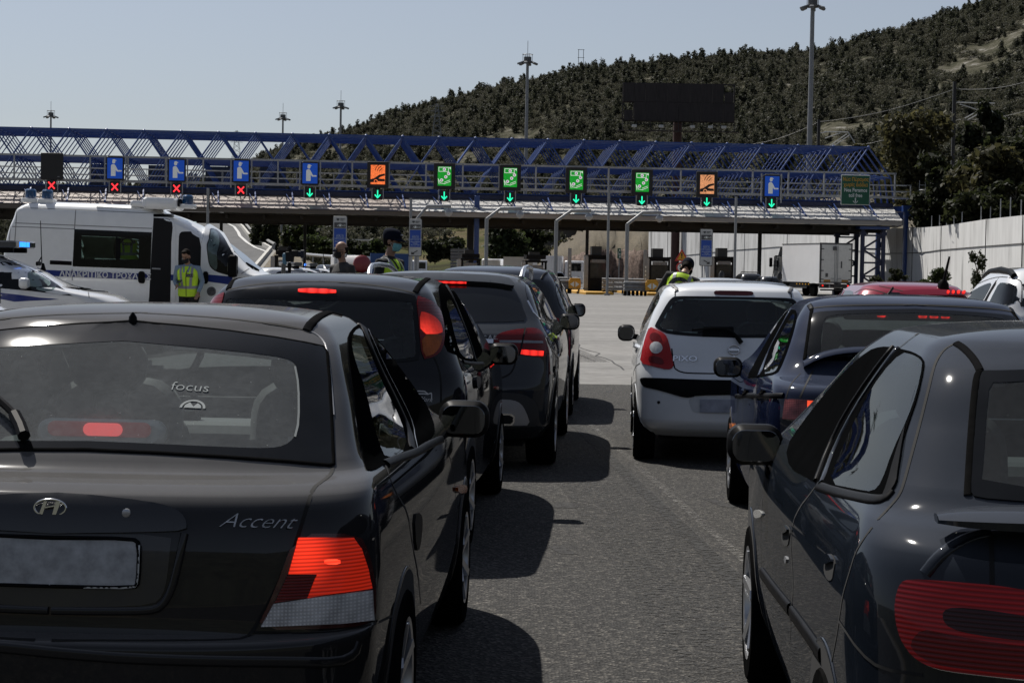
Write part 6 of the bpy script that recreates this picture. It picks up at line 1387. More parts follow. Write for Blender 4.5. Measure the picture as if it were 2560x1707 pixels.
# power poles and pylons on the skyline
def pylon(px,yt,yb,Y,name,label,kind):
    p=at_y(*D(px,yt),Y); b=at_y(*D(px,yb),Y); t=thing(name,label,'pylon',(b.x,Y,b.z)); h=p.z-b.z; q=MB()
    if kind=='h':
        for s_ in (-1,1): q.bar((s_*.8,0,-3),(s_*.8,0,h),.16)
        for f in (.98,.55,.2): q.bar((-1.1,0,h*f),(1.1,0,h*f),.13)
    else:
        w=h*.16
        for s_ in (-1,1):
            for e in (-1,1): q.bar((s_*w,e*w,-2),(s_*w*.15,e*w*.15,h),.12)
        for k in range(7):
            z0,z1=h*k/7,h*(k+1)/7; w0,w1=w*(1-.85*k/7),w*(1-.85*(k+1)/7)
            for e in (-1,1): q.bar((-w0,e*w0,z0),(w1,e*w1,z1),.08); q.bar((w0,e*w0,z0),(-w1,e*w1,z1),.08)
        for f in (.62,.78,.92): q.bar((-h*.2,0,h*f),(h*.2,0,h*f),.10); q.bar((-h*.2,0,h*f),(0,0,h*f+h*.06),.07); q.bar((h*.2,0,h*f),(0,0,h*f+h*.06),.07)
    q.build('lattice',mat('pylon_grey',(.20,.21,.22),.6) if kind!='h' else DARKST,t)
pylon(1334,114,156,622,'power_pole','dark H-shaped power pole on the ridge of the hill','h'); pylon(1937,90,110,636,'power_pole','small dark pole on the ridge near the tall mast','h')
pylon(1003,238,318,520,'lattice_pylon','pale lattice pylon on the slope above the gantry','l'); pylon(543,300,372,800,'lattice_pylon','faint lattice pylon against the sky behind the space frame','l')
def cable(name,label,pts,Y,r):
    P_=[at_y(*D(x,y),yy) for (x,y),yy in zip(pts,Y)]; q=MB(); n=24; out=[]
    for i in range(len(P_)-1):
        for k in range(n): f=k/n; p=P_[i].lerp(P_[i+1],f); out.append(p-Vector((0,0,.6*math.sin(math.pi*f))))
    out.append(P_[-1]); q.tube(out,r,4); o=q.build(name,mat('cable_grey',(.10,.105,.11),.6)); tag(o,label,'cable')
cable('overhead_cable','thin overhead cable crossing the hill down to the right edge',[(1690,336),(1882,280),(2193,205),(2420,168)],(240,235,205,190),.022)
cable('overhead_cable','lower thin overhead cable running to the right edge near the white arms',[(1884,335),(2082,306),(2200,275),(2420,232)],(235,225,205,190),.02)
# ------------------------------------------------------------------ toll booths, rails, cones, signs
BOOTH=mat('booth_frame',(.012,.012,.013),.5,var=.2,spec=.05); BGL=mat('booth_glass',(.035,.035,.034),.08,var=.5,scale=1.2,spec=.3); YK=mat('kerb_yellow',(.50,.27,.03),.6,var=.2)
def booth(px,ytop,wpx,Y,label,panel):
    p=at_y(*D(px,ytop),Y); w=wpx*1.08844/FP*Y; t=thing('toll_booth',label,'toll booth',(p.x,Y,0),AL,'toll booths under the canopy'); hz=p.z-.65
    q=MB(); q.rbox((0,1.2,.55),(w,2.4,1.1),.05,2); q.box((0,1.2,hz),(w+.1,2.5,.14)); 
    for s_ in (-1,1): q.box((s_*(w/2-.07),0,hz/2+.5),(.14,.14,hz-1.)); q.box((s_*(w/2-.07),2.4,hz/2+.5),(.14,.14,hz-1.))
    q.box((0,1.2,2.9-.35),(w-.1,2.3,.3)); q.build('cabin',BOOTH,t)
    q=MB(); q.box((0,.02,(1.1+hz-.5)/2),(w-.28,.04,hz-1.6)); q.build('window',BGL if panel!='red' else mat('booth_poster',(.16,.05,.05),.4,var=.9,scale=2.),t)
    q=MB(); q.box((0,-.03,hz-.38),(w-.45,.03,.24)); q.build('name_board',mat('board_grey',(.16,.16,.165),.5,var=.4,scale=9,aniso=(3,3,.5)),t)
    q=MB(); q.box((-w*.08,.6,hz+.36),(w*.5,1.,.65)); q.build('roof_unit',SGN,t)
    q=MB(); q.box((-w/2-.16,.1,hz*.5+.2),(.3,.3,hz-.4)); q.build('side_column',mat('booth_column',(.26,.27,.28),.5),t)
for i,(px,yt,w,pan,lab) in enumerate(((1232,580,48,'red','toll booth with a red poster in its window, right of the floodlight mast foot'),(1375,567,46,'glass','dark toll booth between the third and fourth camera poles'),(1516,572,48,'glass','dark toll booth at the left end of the concrete wall, left of the warning sign'),(1664,571,45,'glass','dark toll booth just right of the payment sign near the white truck'),(1082,575,44,'glass','dark toll booth behind the blue column'),(652,568,40,'glass','dark toll booth behind the television camera'))): booth(px,yt,w,136,lab,pan)
def island(px0,px1,Y0,Y1):
    a=at_z(px0*1.088,720); x0=(px0*1.08844-1280)/FP*Y0; w=.95
    q=MB(); d=Vector((-math.sin(AL),math.cos(AL),0)); n=Vector((d.y,-d.x,0)); p0=Vector((x0,Y0,0)); p1=p0+d*(Y1-Y0)
    vs=[];
    for z,s_ in ((-.05,1.),(.15,1.),(.18,.93)):
        for (p,sg) in ((p0,-1),(p0,1),(p1,1),(p1,-1)): vs.append(tuple(p+n*(sg*w*s_)+Vector((0,0,z))))
    q.add(vs,[(0,1,5,4),(1,2,6,5),(2,3,7,6),(3,0,4,7),(4,5,9,8),(5,6,10,9),(6,7,11,10),(7,4,8,11),(8,9,10,11)]); tag(q.build('island_kerb',YK),kind='structure')
for px in (1232,1375,1516,1664,1082,652): island(px,0,128.5 if px in (1375,1516) else 131,160)
def rails(px0,px1,y0,y1,Y,label,dark=False):
    a=at_y(*D(px0,y0),Y); b=at_y(*D(px1,y1),Y); t=thing('crash_rail',label,'guard rail',(0,0,0),0,'stacked steel crash rails'); n=3; 
    for k in range(n):
        z=.42+.30*k; q=MB()
        prof=[(0,.13),(-.07,.09),(-.07,.03),(0,0),(-.07,-.03),(-.07,-.09),(0,-.13)]; vs=[]
        for p in (a,b): vs+=[(p.x,p.y+o_,z+h_) for o_,h_ in prof]
        q.add(vs,[(i,i+1,i+8,i+7) for i in range(6)]); q.build('rail',mat('steel_rail',(.30,.30,.30),.4,metal=.4,var=.2),t)
    for f in np.linspace(.04,.96,5): p=a.lerp(b,f); q=MB(); q.box((p.x,p.y+.12,.6),(.12,.12,1.2)); q.build('post',DARKST,t)
rails(1395,1492,0,0,131,'stacked steel crash rails between two toll booths'); rails(1265,1345,0,0,134,'stacked steel crash rails left of the middle toll booth'); rails(1520,1580,0,0,134,'stacked steel crash rails behind the bending officer')
def cushion(px,py,Y,label):
    p=at_y(*D(px,py),Y); t=thing('crash_cushion',label,'crash cushion',(p.x,Y,0),0,'crash cushions before the booths')
    for k in range(3):
        q=MB(); q.rbox((-.55,.4,.42+.22*k),(1.5,.8,.20),.09,4,ax=0); q.build('bumper_tube',mat('cushion_grey',(.17,.175,.18),.6,var=.35,scale=4),t,smooth=40)
    for k in range(6): q=MB(); q.rbox((-1.2+.27*k,.3,.16),(.17,.45,.32),.05,2); q.build('foot',RUBBER,t)
    q=MB(); q.rbox((.55,.1,.66),(.86,.7,.60),.06,3,ax=1); q.prism([(.14,.96),(.96,.96),(.84,1.10),(.28,1.10)],-.2,.45); o=q.build('yellow_nose',mat('nose_yellow',(.55,.27,.02),.5,var=.12),t,smooth=30)
    q=MB(); q.prism([(.22,.66),(.50,.86),(.50,.46)],-.275,-.25); q.prism([(.88,.66),(.60,.86),(.60,.46)],-.275,-.25); q.build('white_arrow',WHT,o)
cushion(1302,653,133,'crash cushion with yellow arrow nose furthest left, beside a traffic cone'); cushion(1478,659,126,'crash cushion with yellow arrow nose next to the white hatchback roof')
def cone(px,py,label):
    p=at_z(*D(px,py)); t=thing('traffic_cone',label,'traffic cone',tuple(p),0,'red and white traffic cones'); q=MB(); q.rbox((0,0,.03),(.42,.42,.06),.05,2); q.build('base',mat('cone_red',(.50,.03,.025),.5,var=.1),t)
    prof=[(.165,.06),(.135,.22),(.105,.38),(.075,.54),(.04,.74)]
    for k in range(4): q=MB(); q.lathe([prof[k],prof[k+1]],16,None); q.build('band',MATS['cone_red'] if k%2==0 else WHT,t,smooth=True)
cone(1318,668,'red and white traffic cone beside the left crash cushion'); cone(1504,674,'red and white traffic cone beside the right crash cushion')
def totem(px,yt,yb,Y,arrow,label):
    a=at_y(*D(px,yt),Y); b=at_y(*D(px,yb),Y); h=a.z-b.z; w=h*.34; t=thing('payment_sign',label,'road sign',(a.x,Y,0),AL*.6,'blue payment signs on posts')
    zc=(a.z+b.z)/2; q=MB()
    for s_ in (-.22,.22): q.tube([(s_*w*1.2,.08,0),(s_*w*1.2,.08,b.z+.2)],.05,6)
    q.build('post',GALV,t,smooth=True); q=MB(); q.rbox((0,.03,zc),(w+.05,.08,h+.05),.08,4,ax=1); q.build('case',SGN,t); q=MB(); q.rbox((0,-.02,zc),(w-.02,.04,h-.02),.07,4,ax=1); q.build('panel',mat('totem_white',(.40,.41,.41),.5),t)
    q=MB(); q.box((0,-.047,zc+h*.28),(w*.84,.02,h*.13)); pn=q.build('grey_panel',mat('totem_grey',(.06,.06,.065),.5),t)
    q=MB(); q.prism([(-.05*w*2,zc+h*.25),(.05*w*2,zc+h*.25),(.02*w*2,zc+h*.31),(-.02*w*2,zc+h*.31)],-.066,-.058); stroke(q,[(-.2*w,zc+h*.26),(-.10*w,zc+h*.30)],.025,-.066,-.058); stroke(q,[(.2*w,zc+h*.26),(.10*w,zc+h*.30)],.025,-.066,-.058); stroke(q,circ(.32*w,zc+h*.275,.06*w,9),.02,-.066,-.058); q.build('road_emblem',WHT,pn)
    q=MB(); q.box((0,-.047,zc-h*.03),(w*.86,.02,h*.46)); bp=q.build('blue_panel',mat('totem_blue',(.01,.06,.34),.45,var=.08),t)
    lb=mat('totem_letters',(.35,.42,.55),.5)
    for k,tx in enumerate(('ΔΕΚΤΟΙ','ΟΛΟΙ ΟΙ','ΠΟΜΠΟΔΕΚΤΕΣ','ALL GREEK','TAGS','ACCEPTED')): lay(t,tx,h*.058,0,zc+h*(.03-.043*k-(.02 if k>2 else 0)),lb,y=-.062,sx=.85,parent=bp)
    q=MB(); q.box((0,-.06,zc+h*(-.118)),(w*.8,.006,.012)); q.build('line',lb,bp)
    q=MB(); q.prism([(-.26*w,zc+h*.445),(-.06*w,zc+h*.445),(-.06*w,zc+h*.41),(-.16*w,zc+h*.385),(-.26*w,zc+h*.41)],-.05,-.042); q.box((.17*w,-.045,zc+h*.43),(.32*w,.012,h*.018)); q.box((.12*w,-.045,zc+h*.40),(.22*w,.012,h*.014)); q.build('logo',mat('totem_dark',(.04,.045,.05),.5),t)
    if arrow:
        q=MB(); x1=-.22*w*arrow*-1; stroke(q,[(-arrow*.18*w,zc-h*.36),(arrow*.25*w,zc-h*.44)],.05,-.05,-.042); stroke(q,[(arrow*.25*w,zc-h*.40),(arrow*.27*w,zc-h*.447),(arrow*.08*w,zc-h*.447)],.05,-.052,-.044); q.build('arrow',SGN,t)
totem(781.5,497,590,118,0,'blue and white payment sign behind the bald man'); totem(954.5,503,588,110,-1,'blue and white payment sign beside the capped officer'); totem(1623,527,610,118,1,'blue and white payment sign left of the white truck')
# warning triangle and speed limit on one post
p=at_y(*K('A5',(1705,905))[0],118); t=thing('warning_sign','red and yellow warning triangle with exclamation mark over a twenty limit','road sign',(p.x,118,0))
q=MB(); q.tube([(0,.06,0),(0,.06,p.z+.3)],.04,6); q.build('post',GALV,t)
RD=mat('sign_red',(.42,.02,.02),.5)
tri=lambda s_,z: [(-.52*s_,z-.30*s_),(.52*s_,z-.30*s_),(0,z+.60*s_)]
q=MB(); q.prism(tri(.84,p.z-.02),0,.03); tr=q.build('triangle',RD,t); q=MB(); q.prism(tri(.58,p.z-.02),-.012,-.002); q.build('yellow_field',mat('sign_amber',(.55,.27,.01),.5),tr)
q=MB(); q.prism([(-.03,p.z-.02),(.03,p.z-.02),(.045,p.z+.22),(-.045,p.z+.22)],-.022,-.013); q.prism(circ(0,p.z-.08,.035,10),-.022,-.013); q.build('exclamation_mark',SGN,tr)
q=MB(); q.prism(circ(0,p.z-.68,.34,24),0,.03); tr=q.build('round_sign',RD,t); q=MB(); q.prism(circ(0,p.z-.68,.25,24),-.012,-.002); q.build('white_field',WHT,tr); lay(t,'20',.34,0,p.z-.68,SGN,y=-.014,bold=.01,parent=tr)
p=at_y(*K('A5',(830,860))[0],150); t=thing('green_board','small green board with white marks in front of the rock cut','road sign',(p.x,150,0)); q=MB(); q.tube([(0,.1,0),(0,.1,p.z)],.05,6); q.build('post',GALV,t)
q=MB(); q.box((0,0,p.z),(.30,.06,.80)); q.build('panel',mat('board_green',(.01,.11,.075),.5),t); q=MB()
for (x,z,w_,h_) in ((.03,.24,.12,.16),(-.06,.02,.04,.30),(.05,-.05,.10,.12),(.04,-.26,.14,.16)): q.box((x,-.035,p.z+z),(w_,.01,h_))
q.build('marks',WHT,t)
for px,yt,lab in ((1309,570,'grey slotted lane post left of the middle booth'),(1483,574,'grey slotted lane post right of the fourth camera pole'),(1242,615,'grey lane post before the booth with the red poster')):
    p=at_y(*D(px,yt),134); t=thing('lane_post',lab,'post',(p.x,134,0),0,'slotted lane posts'); q=MB(); q.box((0,0,p.z/2),(.26,.16,p.z)); q.build('post',GREYP,t); 
    q=MB()
    for k in range(4): q.box((.02,-.085,p.z*.35+.28*k),(.09,.02,.14))
    q.build('light_slots',WHT,t)
# louvred screen behind
p=at_y(*D(1056,568),150); t=thing('louvre_screen','grey louvred screen panel left of the blue column','screen',(p.x,150,0)); q=MB()
for k in range(12): q.box((0,0,p.z-3.1+.26*k),(1.45,.06,.22),rot=None)
q.build('louvre',mat('louvre_grey',(.20,.205,.21),.5),t); q=MB(); q.box((-.1,.08,p.z/2),(.08,.08,p.z)); q.box((.62,.08,p.z/2),(.08,.08,p.z)); q.build('post',GREYP,t)
# ------------------------------------------------------------------ trees and bushes
DKT=leaf_mat('dark_tree_foliage',(.006,.009,.004),(.036,.042,.016)); OLV=leaf_mat('olive_foliage',(.018,.020,.009),(.085,.078,.034)); GRN=leaf_mat('green_foliage',(.010,.017,.006),(.05,.066,.022))
def tree_at(px,yt,yb,Y,wpx,kind,m,label,n,leaf,seed,name='broadleaf_tree',group='trees above the retaining wall',cat='tree'):
    p=at_y(*D(px,yt),Y); b=at_y(*D(px,yb),Y); tree(name,label,(p.x,Y,b.z),p.z-b.z,wpx*1.08844/FP*Y,n,leaf,m,kind,group,seed,cat=cat)
TR=[(2112,262,515,168,150,'broad',OLV,'tall olive green tree above the right end of the gantry',5200,.26),(2262,245,470,165,92,'pine',DKT,'dark conical tree under the rightmost line mast',5200,.24),(2190,352,530,150,150,'broad',DKT,'dark rounded tree above the wall behind the fence posts',5200,.26),
 (2290,330,500,140,170,'broad',OLV,'yellowish green tree above the wall near the right edge',5600,.26),(2350,300,505,150,120,'broad',DKT,'dark tree cut by the right edge of the picture',4200,.28),(2075,385,520,178,110,'broad',DKT,'low dark tree behind the blue tower',3600,.28),(2235,420,520,135,130,'shrub',DKT,'dark bush on the wall top between the fence posts',4200,.2),(2335,415,500,125,110,'shrub',DKT,'dark bush on the wall top at the right edge',3800,.2),(2140,430,535,150,100,'shrub',DKT,'dark bush on the wall top left of the fence posts',3400,.2),
 (1985,330,440,230,70,'broad',OLV,'small olive tree beyond the gantry, left of the tall olive tree',2600,.3),(1800,345,440,250,60,'broad',DKT,'small dark tree beyond the gantry right of the billboard',2600,.3)]
for k,(px,yt,yb,Y,w,kind,m,lab,n,lf) in enumerate(TR): tree_at(px,yt,yb,Y,w,kind,m,lab,n,lf,k+1)
MT=[(598,470,602,250,36,'cypress',DKT,'dark conifer beside the climbing road, leftmost of the row'),(622,482,600,248,40,'cypress',DKT,'dark conifer second in the row beside the climbing road'),(668,478,592,262,34,'cypress',DKT,'dark conifer right of the grey mast foot'),(700,500,592,255,70,'broad',GRN,'bushy green tree between the conifers and the payment sign'),(745,540,600,240,80,'broad',GRN,'bushy green tree left of the first payment sign'),(812,546,592,250,60,'broad',DKT,'dark bushy tree behind the bald man'),
 (860,548,592,245,40,'broad',GRN,'green tree left of the capped officer'),(1000,548,602,235,60,'broad',DKT,'wide dark tree right of the second payment sign'),(1040,545,598,240,60,'broad',DKT,'wide dark tree behind the louvred screen'),(1160,505,605,215,90,'broad',GRN,'big green tree right of the blue column'),(1220,512,600,220,70,'broad',DKT,'dark tree behind the booth with the red poster'),(1395,505,572,300,100,'broad',GRN,'wide green tree above the rock cut'),(1470,515,568,300,70,'broad',GRN,'green tree above the left end of the wall'),(1310,548,590,290,70,'broad',OLV,'grey green bush below the ruined building')]
for k,(px,yt,yb,Y,w,kind,m,lab) in enumerate(MT): tree_at(px,yt,yb,Y,w,kind,m,lab,2600,.26,k+40,'conifer' if kind=='cypress' else 'broadleaf_tree','trees in the field beyond the canopy')
for k,(px,yt,yb,Y,w,lab) in enumerate(((2055,610,664,146,34,'dark leafy shrub between the two gantry towers'),(2010,632,668,143,30,'low dark shrub at the foot of the dark gantry tower'),(2160,615,672,128,52,'green shrub against the wall behind the red car'),(2118,640,672,134,40,'low green shrub at the foot of the blue tower'),(2245,570,668,120,40,'thin tall bare-stemmed shrub against the wall beside the white car'))): tree_at(px,yt,yb,Y,w,'shrub',GRN if k in(2,3) else DKT,lab,1700 if k<4 else 700,.10,k+80,'wall_shrub','shrubs along the retaining wall','shrub')
# low ruined building and sheds in the field
def hut(px0,px1,yt,yb,Y,m,name,label,wins=(),roof=None):
    a=at_y(*D(px0,yb),Y); b=at_y(*D(px1,yt),Y); w=b.x-a.x; h=b.z-a.z; t=thing(name,label,'building',((a.x+b.x)/2,Y+3,a.z-1.)); q=MB(); q.box((0,0,(h+1)/2),(w,6,h+1)); q.build('wall',m,t)
    q=MB(); q.box((0,0,h+1.1),(w+.5,6.6,.22)); q.build('roof',roof or m,t)
    for (u,z,ww,hh) in wins: q=MB(); q.box((u*w,-3.02,1+z*h),(ww*w,.06,hh*h)); q.build('window',SEAM,t)
hut(1248,1330,528,566,305,mat('ruin_wall',(.10,.092,.08),.9,var=.2),'ruined_building','unfinished grey brown building above the rock cut',((-.18,.4,.09,.32),))
hut(812,850,583-30,583-12,300,mat('shed_white',(.55,.55,.53),.7),'white_shed','white shed behind the first payment sign',((.0,.3,.5,.3),)); hut(905,940,500,512,360,mat('house_pale',(.42,.40,.36),.8),'field_house','pale small house in the field, left of the second payment sign',((-.2,.5,.15,.3),(.2,.5,.15,.3)))
hut(925,985,497,508,380,mat('house_pale2',(.36,.34,.30),.8),'field_house','pale house up the slope under the canopy edge',((.1,.5,.12,.3),))
# ------------------------------------------------------------------ vehicles further off
PW=mat('police_white_paint',(.70,.71,.72),.25,coat=1.,var=.03,dust=.03); PB=mat('livery_blue',(.006,.022,.17),.4,coat=.2,spec=.2,var=.06)
LENSB=mat('beacon_blue',(.01,.06,.16),.15,coat=.6,var=.1); LITB=mat('beacon_lit',(.02,.2,.6),.3,emit=(.02,.20,1.),es=2.2)
HATCH=[(.20,.75,.1,4.05,.34,.5),(.30,.81,.02,4.18,.38,.55),(.45,.84,0,4.22,.42,.6),(.60,.85,.03,4.15,.42,.6),(.80,.852,.05,3.9,.40,.5),(.90,.838,.075,3.45,.38,.45),(.96,.818,.10,3.1,.36,.4),(1.01,.79,.13,2.98,.35,.4),(1.20,.72,.22,2.6,.32,.36),(1.36,.63,.36,2.18,.30,.32),(1.40,.59,.42,2.05,.30,.3)]
def scale_k(k,sl=1.,sw=1.,sz=1.): return [(a*sz,b*sw,c*sl,d*sl,e,f) for a,b,c,d,e,f in k]
def generic_glass(c,H=1.,W=1.,L=1.,pillar=True,m=None):
    m=m or DARKGLASS
    c.patch('side_window','side',[(.55*L,1.03*H),(.75*L,1.30*H),(1.0*L,1.37*H),(2.0*L,1.36*H),(2.45*L,1.22*H),(2.85*L,1.03*H)],m,off=.003,side='both',res=14)
    if pillar: c.ribbon('window_pillar','side',[(1.72*L,1.02*H),(1.74*L,1.36*H)],c.paint,w=.07,side='both',round_=.006)
    c.patch('windscreen','front',[(-.70*W,1.02*H),(.70*W,1.02*H),(.60*W,1.36*H),(-.60*W,1.36*H)],m,off=.003,rim=.01)
    c.patch('rear_window','rear',[(-.66*W,1.04*H),(.66*W,1.04*H),(.57*W,1.36*H),(-.57*W,1.36*H)],m,off=.003,rim=.01)
    for sg in (1,): c.patch('headlight','front',[(.45*W,.62*H),(.72*W,.66*H),(.74*W,.80*H),(.50*W,.76*H)],MATS['clear_lens'],off=.006,side='both')
    c.patch('tail_light','rear',[(.56*W,.72*H),(.76*W,.72*H),(.76*W,.95*H),(.60*W,.95*H)],MATS['red_lens'],off=.006,side='both')
def mirror_box(c,y,z,m,w=.2,h=.15):
    for sg in (1,-1):
        W=np.abs(c.V[:,0]).max(); q=MB(); q.rbox((sg*(W+.08),y,z),(w,.13,h),.06,4,ax=1); q.bar((sg*(W-.05),y+.02,z-.05),(sg*(W+.05),y,z-.03),.05); q.build('door_mirror',m,c.root,smooth=True)
def lightbar(parent,x,y,z,w,lit=(),d=.28,ang=0.):
    q=MB(); Rm=Matrix.Rotation(ang,3,'Z'); q.rbox((x,y,z),(w,d,.11),.04,3,rot=Rm); b=q.build('light_bar',mat('bar_smoke',(.05,.055,.065),.2,coat=.5),parent,smooth=30)
    for s_ in (-1,1):
        q=MB(); q.rbox(Vector((x,y,z-.02))+Rm@Vector((s_*w*.32,0,-.06)),(.1,d*.8,.1),.02,2,rot=Rm); q.build('bracket',BLACK,b)
    for f in lit:
        q=MB(); 
        for e in (-.045,.045): q.rbox(Vector((x,y,z))+Rm@Vector((f*w/2+e,-d*.5,0)),(.07,.03,.075),.012,2,rot=Rm); q.rbox(Vector((x,y,z))+Rm@Vector((f*w/2+e,d*.5,0)),(.07,.03,.075),.012,2,rot=Rm)
        q.build('lit_beacon',LITB,b)
    return b
# police car in front of the van, seen from its right side
c=Car('police_car','white and blue police car with a blue light bar, nosed in front of the van','police car',(-10.15,30.0,.2,R(90)),HATCH,1.465,PW)
c.patch('side_window','cam',K('A1',(-300,990),(0,985),(60,975),(200,1000),(400,1062),(600,1165),(800,1292),(900,1372),(1020,1455),(870,1440),(430,1385),(0,1348),(-300,1325)),FRIT,off=.003,side='one',smooth=0)
c.patch('front_door_glass','cam',K('A1',(380,1085),(560,1165),(720,1265),(800,1325),(700,1400),(450,1375),(400,1300)),SEEG,off=.006,side='one')
c.ribbon('door_gap','cam',K('A1',(8,1350),(8,1450),(8,1560)),SEAM,w=.012,off=.0015)
c.patch('blue_stripe','cam',K('A1',(-300,1385),(18,1412),(250,1437),(450,1462),(560,1478),(720,1490),(830,1502),(700,1512),(420,1524),(200,1536),(18,1500),(-300,1500)),PB,off=.002,side='one',rim=.003,smooth=0)
c.patch('windscreen','cam',K('A1',(545,1012),(700,990),(820,1030),(960,1100),(1130,1210),(1390,1388),(1150,1372),(1020,1280),(860,1160),(700,1072)),glass('police_screen',(.25,.32,.36),refl=2.),off=.004,side='one',hole=.08)
sv=c.patch('sun_strip','cam',K('A1',(545,1012),(700,990),(835,1035),(690,1076)),PB,off=.007,side='one',smooth=0)[0]
c.patch('strip_letters','cam',K('A1',(630,1030),(690,1012),(780,1020),(680,1048)),WHITEP,off=.009,side='one',smooth=0,parent=sv)
c.ribbon('screen_base','cam',K('A1',(1150,1372),(1280,1385),(1400,1392),(1500,1396)),BLACK,w=.07,round_=.012)
c.ribbon('bonnet_gap','cam',K('A1',(1238,1400),(1242,1440),(1250,1480)),SEAM,w=.012,off=.0015)
q=MB(); a=c.local('cam',K('A1',(665,975)),.0)[0]; q.tube([a,a+Vector((0,-.02,.06)),a+Vector((0,-.05,.80))],.012,6,r2=.006); q.lathe([(.05,0),(.03,.06),(.015,.12)],10,Matrix.Translation(a)); q.build('antenna',BLACK,c.root)
lb=lightbar(c.root,0,1.95,1.60,1.25,(-.15,.2,.5),d=.9)
mirror_box(c,2.62,1.0,PW,w=.22,h=.17)
c.finish(wheels=(.80,3.38),wr=.31,wx=.83,seat_y=(1.35,2.15))
# another white car, only its bonnet corner in view
c=Car('parked_hatchback','white car of which only a front corner shows at the left edge','car',(-10.95,25.6,.13,R(90)),HATCH,1.45,PW); generic_glass(c); mirror_box(c,2.6,1.0,PW); c.finish(wheels=(.8,3.38),wr=.31,wx=.83,seats=False)
# ---- police van
VK=[(.28,.90,.12,5.70,.16,.4),(.42,.98,.03,5.9,.16,.45),(.70,1.01,0,5.97,.16,.5),(.95,1.02,0,5.95,.16,.5),(1.10,1.02,.01,5.78,.16,.48),(1.22,1.018,.02,5.45,.16,.45),(1.34,1.012,.03,4.98,.16,.40),(1.70,.995,.07,4.45,.16,.36),(2.02,.975,.13,3.98,.17,.34),(2.22,.955,.20,3.62,.18,.34),(2.36,.93,.24,3.25,.18,.36),(2.42,.89,.29,3.02,.20,.36)]
PV=mat('van_white_paint',(.82,.83,.83),.3,coat=.8,var=.03,dust=.06,dust_sheen_col=(.42,.40,.36))
c=Car('police_van','large white police van with Greek lettering on a blue stripe and open doors','police van',(-9.75,36.55,.16,R(90.5)),VK,2.545,PV,nr=3.2,bulge=.01,tilt=R(1.25),cappow=(6,1.4))
VN=c
w=c.patch('side_window','cam',K('A1',(1042,520),(2126,566),(2106,1082),(1016,1042)),FRIT,off=.004,smooth=0,hollow=K('A1',(1142,612),(1640,632),(1946,664),(1940,946),(1142,942)),res=22)[0]
pane=c.patch('glass_pane','cam',K('A1',(1142,612),(1640,632),(1946,664),(1940,946),(1142,942)),glass('van_glass',(.55,.68,.62),refl=.8),off=.003,smooth=0,hole=.03,parent=w)[0]
c.patch('window_divider','cam',K('A1',(1626,630),(1690,650),(1682,946),(1622,944)),BLACK,off=.006,smooth=0,parent=w)
c.patch('blue_stripe','cam',K('A1',(1012,1106),(1300,1117),(2096,1146),(2090,1232),(1500,1208),(1008,1188)),PB,off=.010,smooth=0,rim=.008,res=24)
c.patch('blue_stripe','cam',K('A1',(200,1075),(1004,1106),(1000,1188),(200,1155)),PB,off=.010,smooth=0,rim=.008,res=24)
c.decal('lettering','cam',K('A1',(1478,1168))[0],K('A1',(1800,1180))[0],text_mesh('ΑΝΑΚΡΙΤΙΚΟ ΤΡΟΧΑΙΑΣ',.150,.003,bold=.003,sx=1.02),mat('letter_grey_white',(.72,.73,.74),.5),off=.016)
c.patch('door_handle','cam',K('A1',(1945,1110),(2025,1112),(2036,1190),(2028,1275),(1990,1282),(1940,1270),(1935,1190)),BLACK,off=.03,rim=.03)
gap=mat('van_gap',(.24,.24,.24),.8)
for L in ([(240,190),(225,440),(200,810)],[(110,215),(1050,250),(2140,300)],[(140,432),(1000,466),(2130,512)],[(120,800),(148,485),(300,488),(1040,520)],[(1010,1080),(1012,1240)],[(1060,255),(1044,520)]): c.ribbon('panel_line','cam',K('A1',*L),gap,w=.016,off=.003,smooth=0)
c.ribbon('door_rail','cam',K('A1',(700,985),(860,992),(1005,1000)),BLACK,w=.08,round_=.012)
c.patch('roof_gutter','cam',K('A1',(1350,195),(2140,232),(2140,254),(1350,215)),PV,off=.02,smooth=0)
c.patch('side_door_opening','cam',K('A2',(22,362),(190,372),(245,385),(282,430),(290,500),(276,640),(258,1465),(258,1640),(-60,1640),(-40,1465),(0,700)),mat('interior_shade',(.006,.006,.007),.9),off=.004,smooth=0)  # flat near-black patch paints the shade inside the open doorway
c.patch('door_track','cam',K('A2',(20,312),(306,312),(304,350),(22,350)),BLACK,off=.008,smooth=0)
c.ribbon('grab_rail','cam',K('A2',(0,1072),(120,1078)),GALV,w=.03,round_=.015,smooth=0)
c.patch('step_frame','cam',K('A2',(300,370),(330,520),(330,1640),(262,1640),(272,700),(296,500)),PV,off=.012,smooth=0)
c.patch('front_door_opening','cam',K('A2',(395,560),(480,552),(700,562),(700,1640),(360,1640),(372,640)),MATS['interior_shade'],off=.005,smooth=1)  # doorway shade painted on as a dark patch, body left closed
dr=c.patch('front_door','cam',K('A2',(706,575),(724,508),(800,516),(880,548),(950,605),(1010,700),(1100,870),(1150,975),(1175,1200),(1170,1640),(676,1640),(690,1200)),PV,off=.10,rim=.09,smooth=1)[0]
c.patch('door_window','cam',K('A2',(762,585),(800,566),(880,594),(955,680),(1050,845),(1128,960),(1120,1178),(960,1140),(870,1098),(810,1030),(785,860)),FRIT,off=.106,rim=.004,parent=dr)
c.patch('door_glass','cam',K('A2',(775,610),(805,590),(870,620),(905,720),(930,990),(920,1100),(870,1080),(815,1010),(795,860)),mat('door_pane',(.05,.08,.08),.04,var=.6,scale=3,coat=.5),off=.109,rim=.003,parent=dr)
c.patch('door_stripe','cam',K('A2',(694,1152),(1140,1188),(1120,1300),(692,1240)),PB,off=.103,rim=.003,smooth=0,parent=dr)
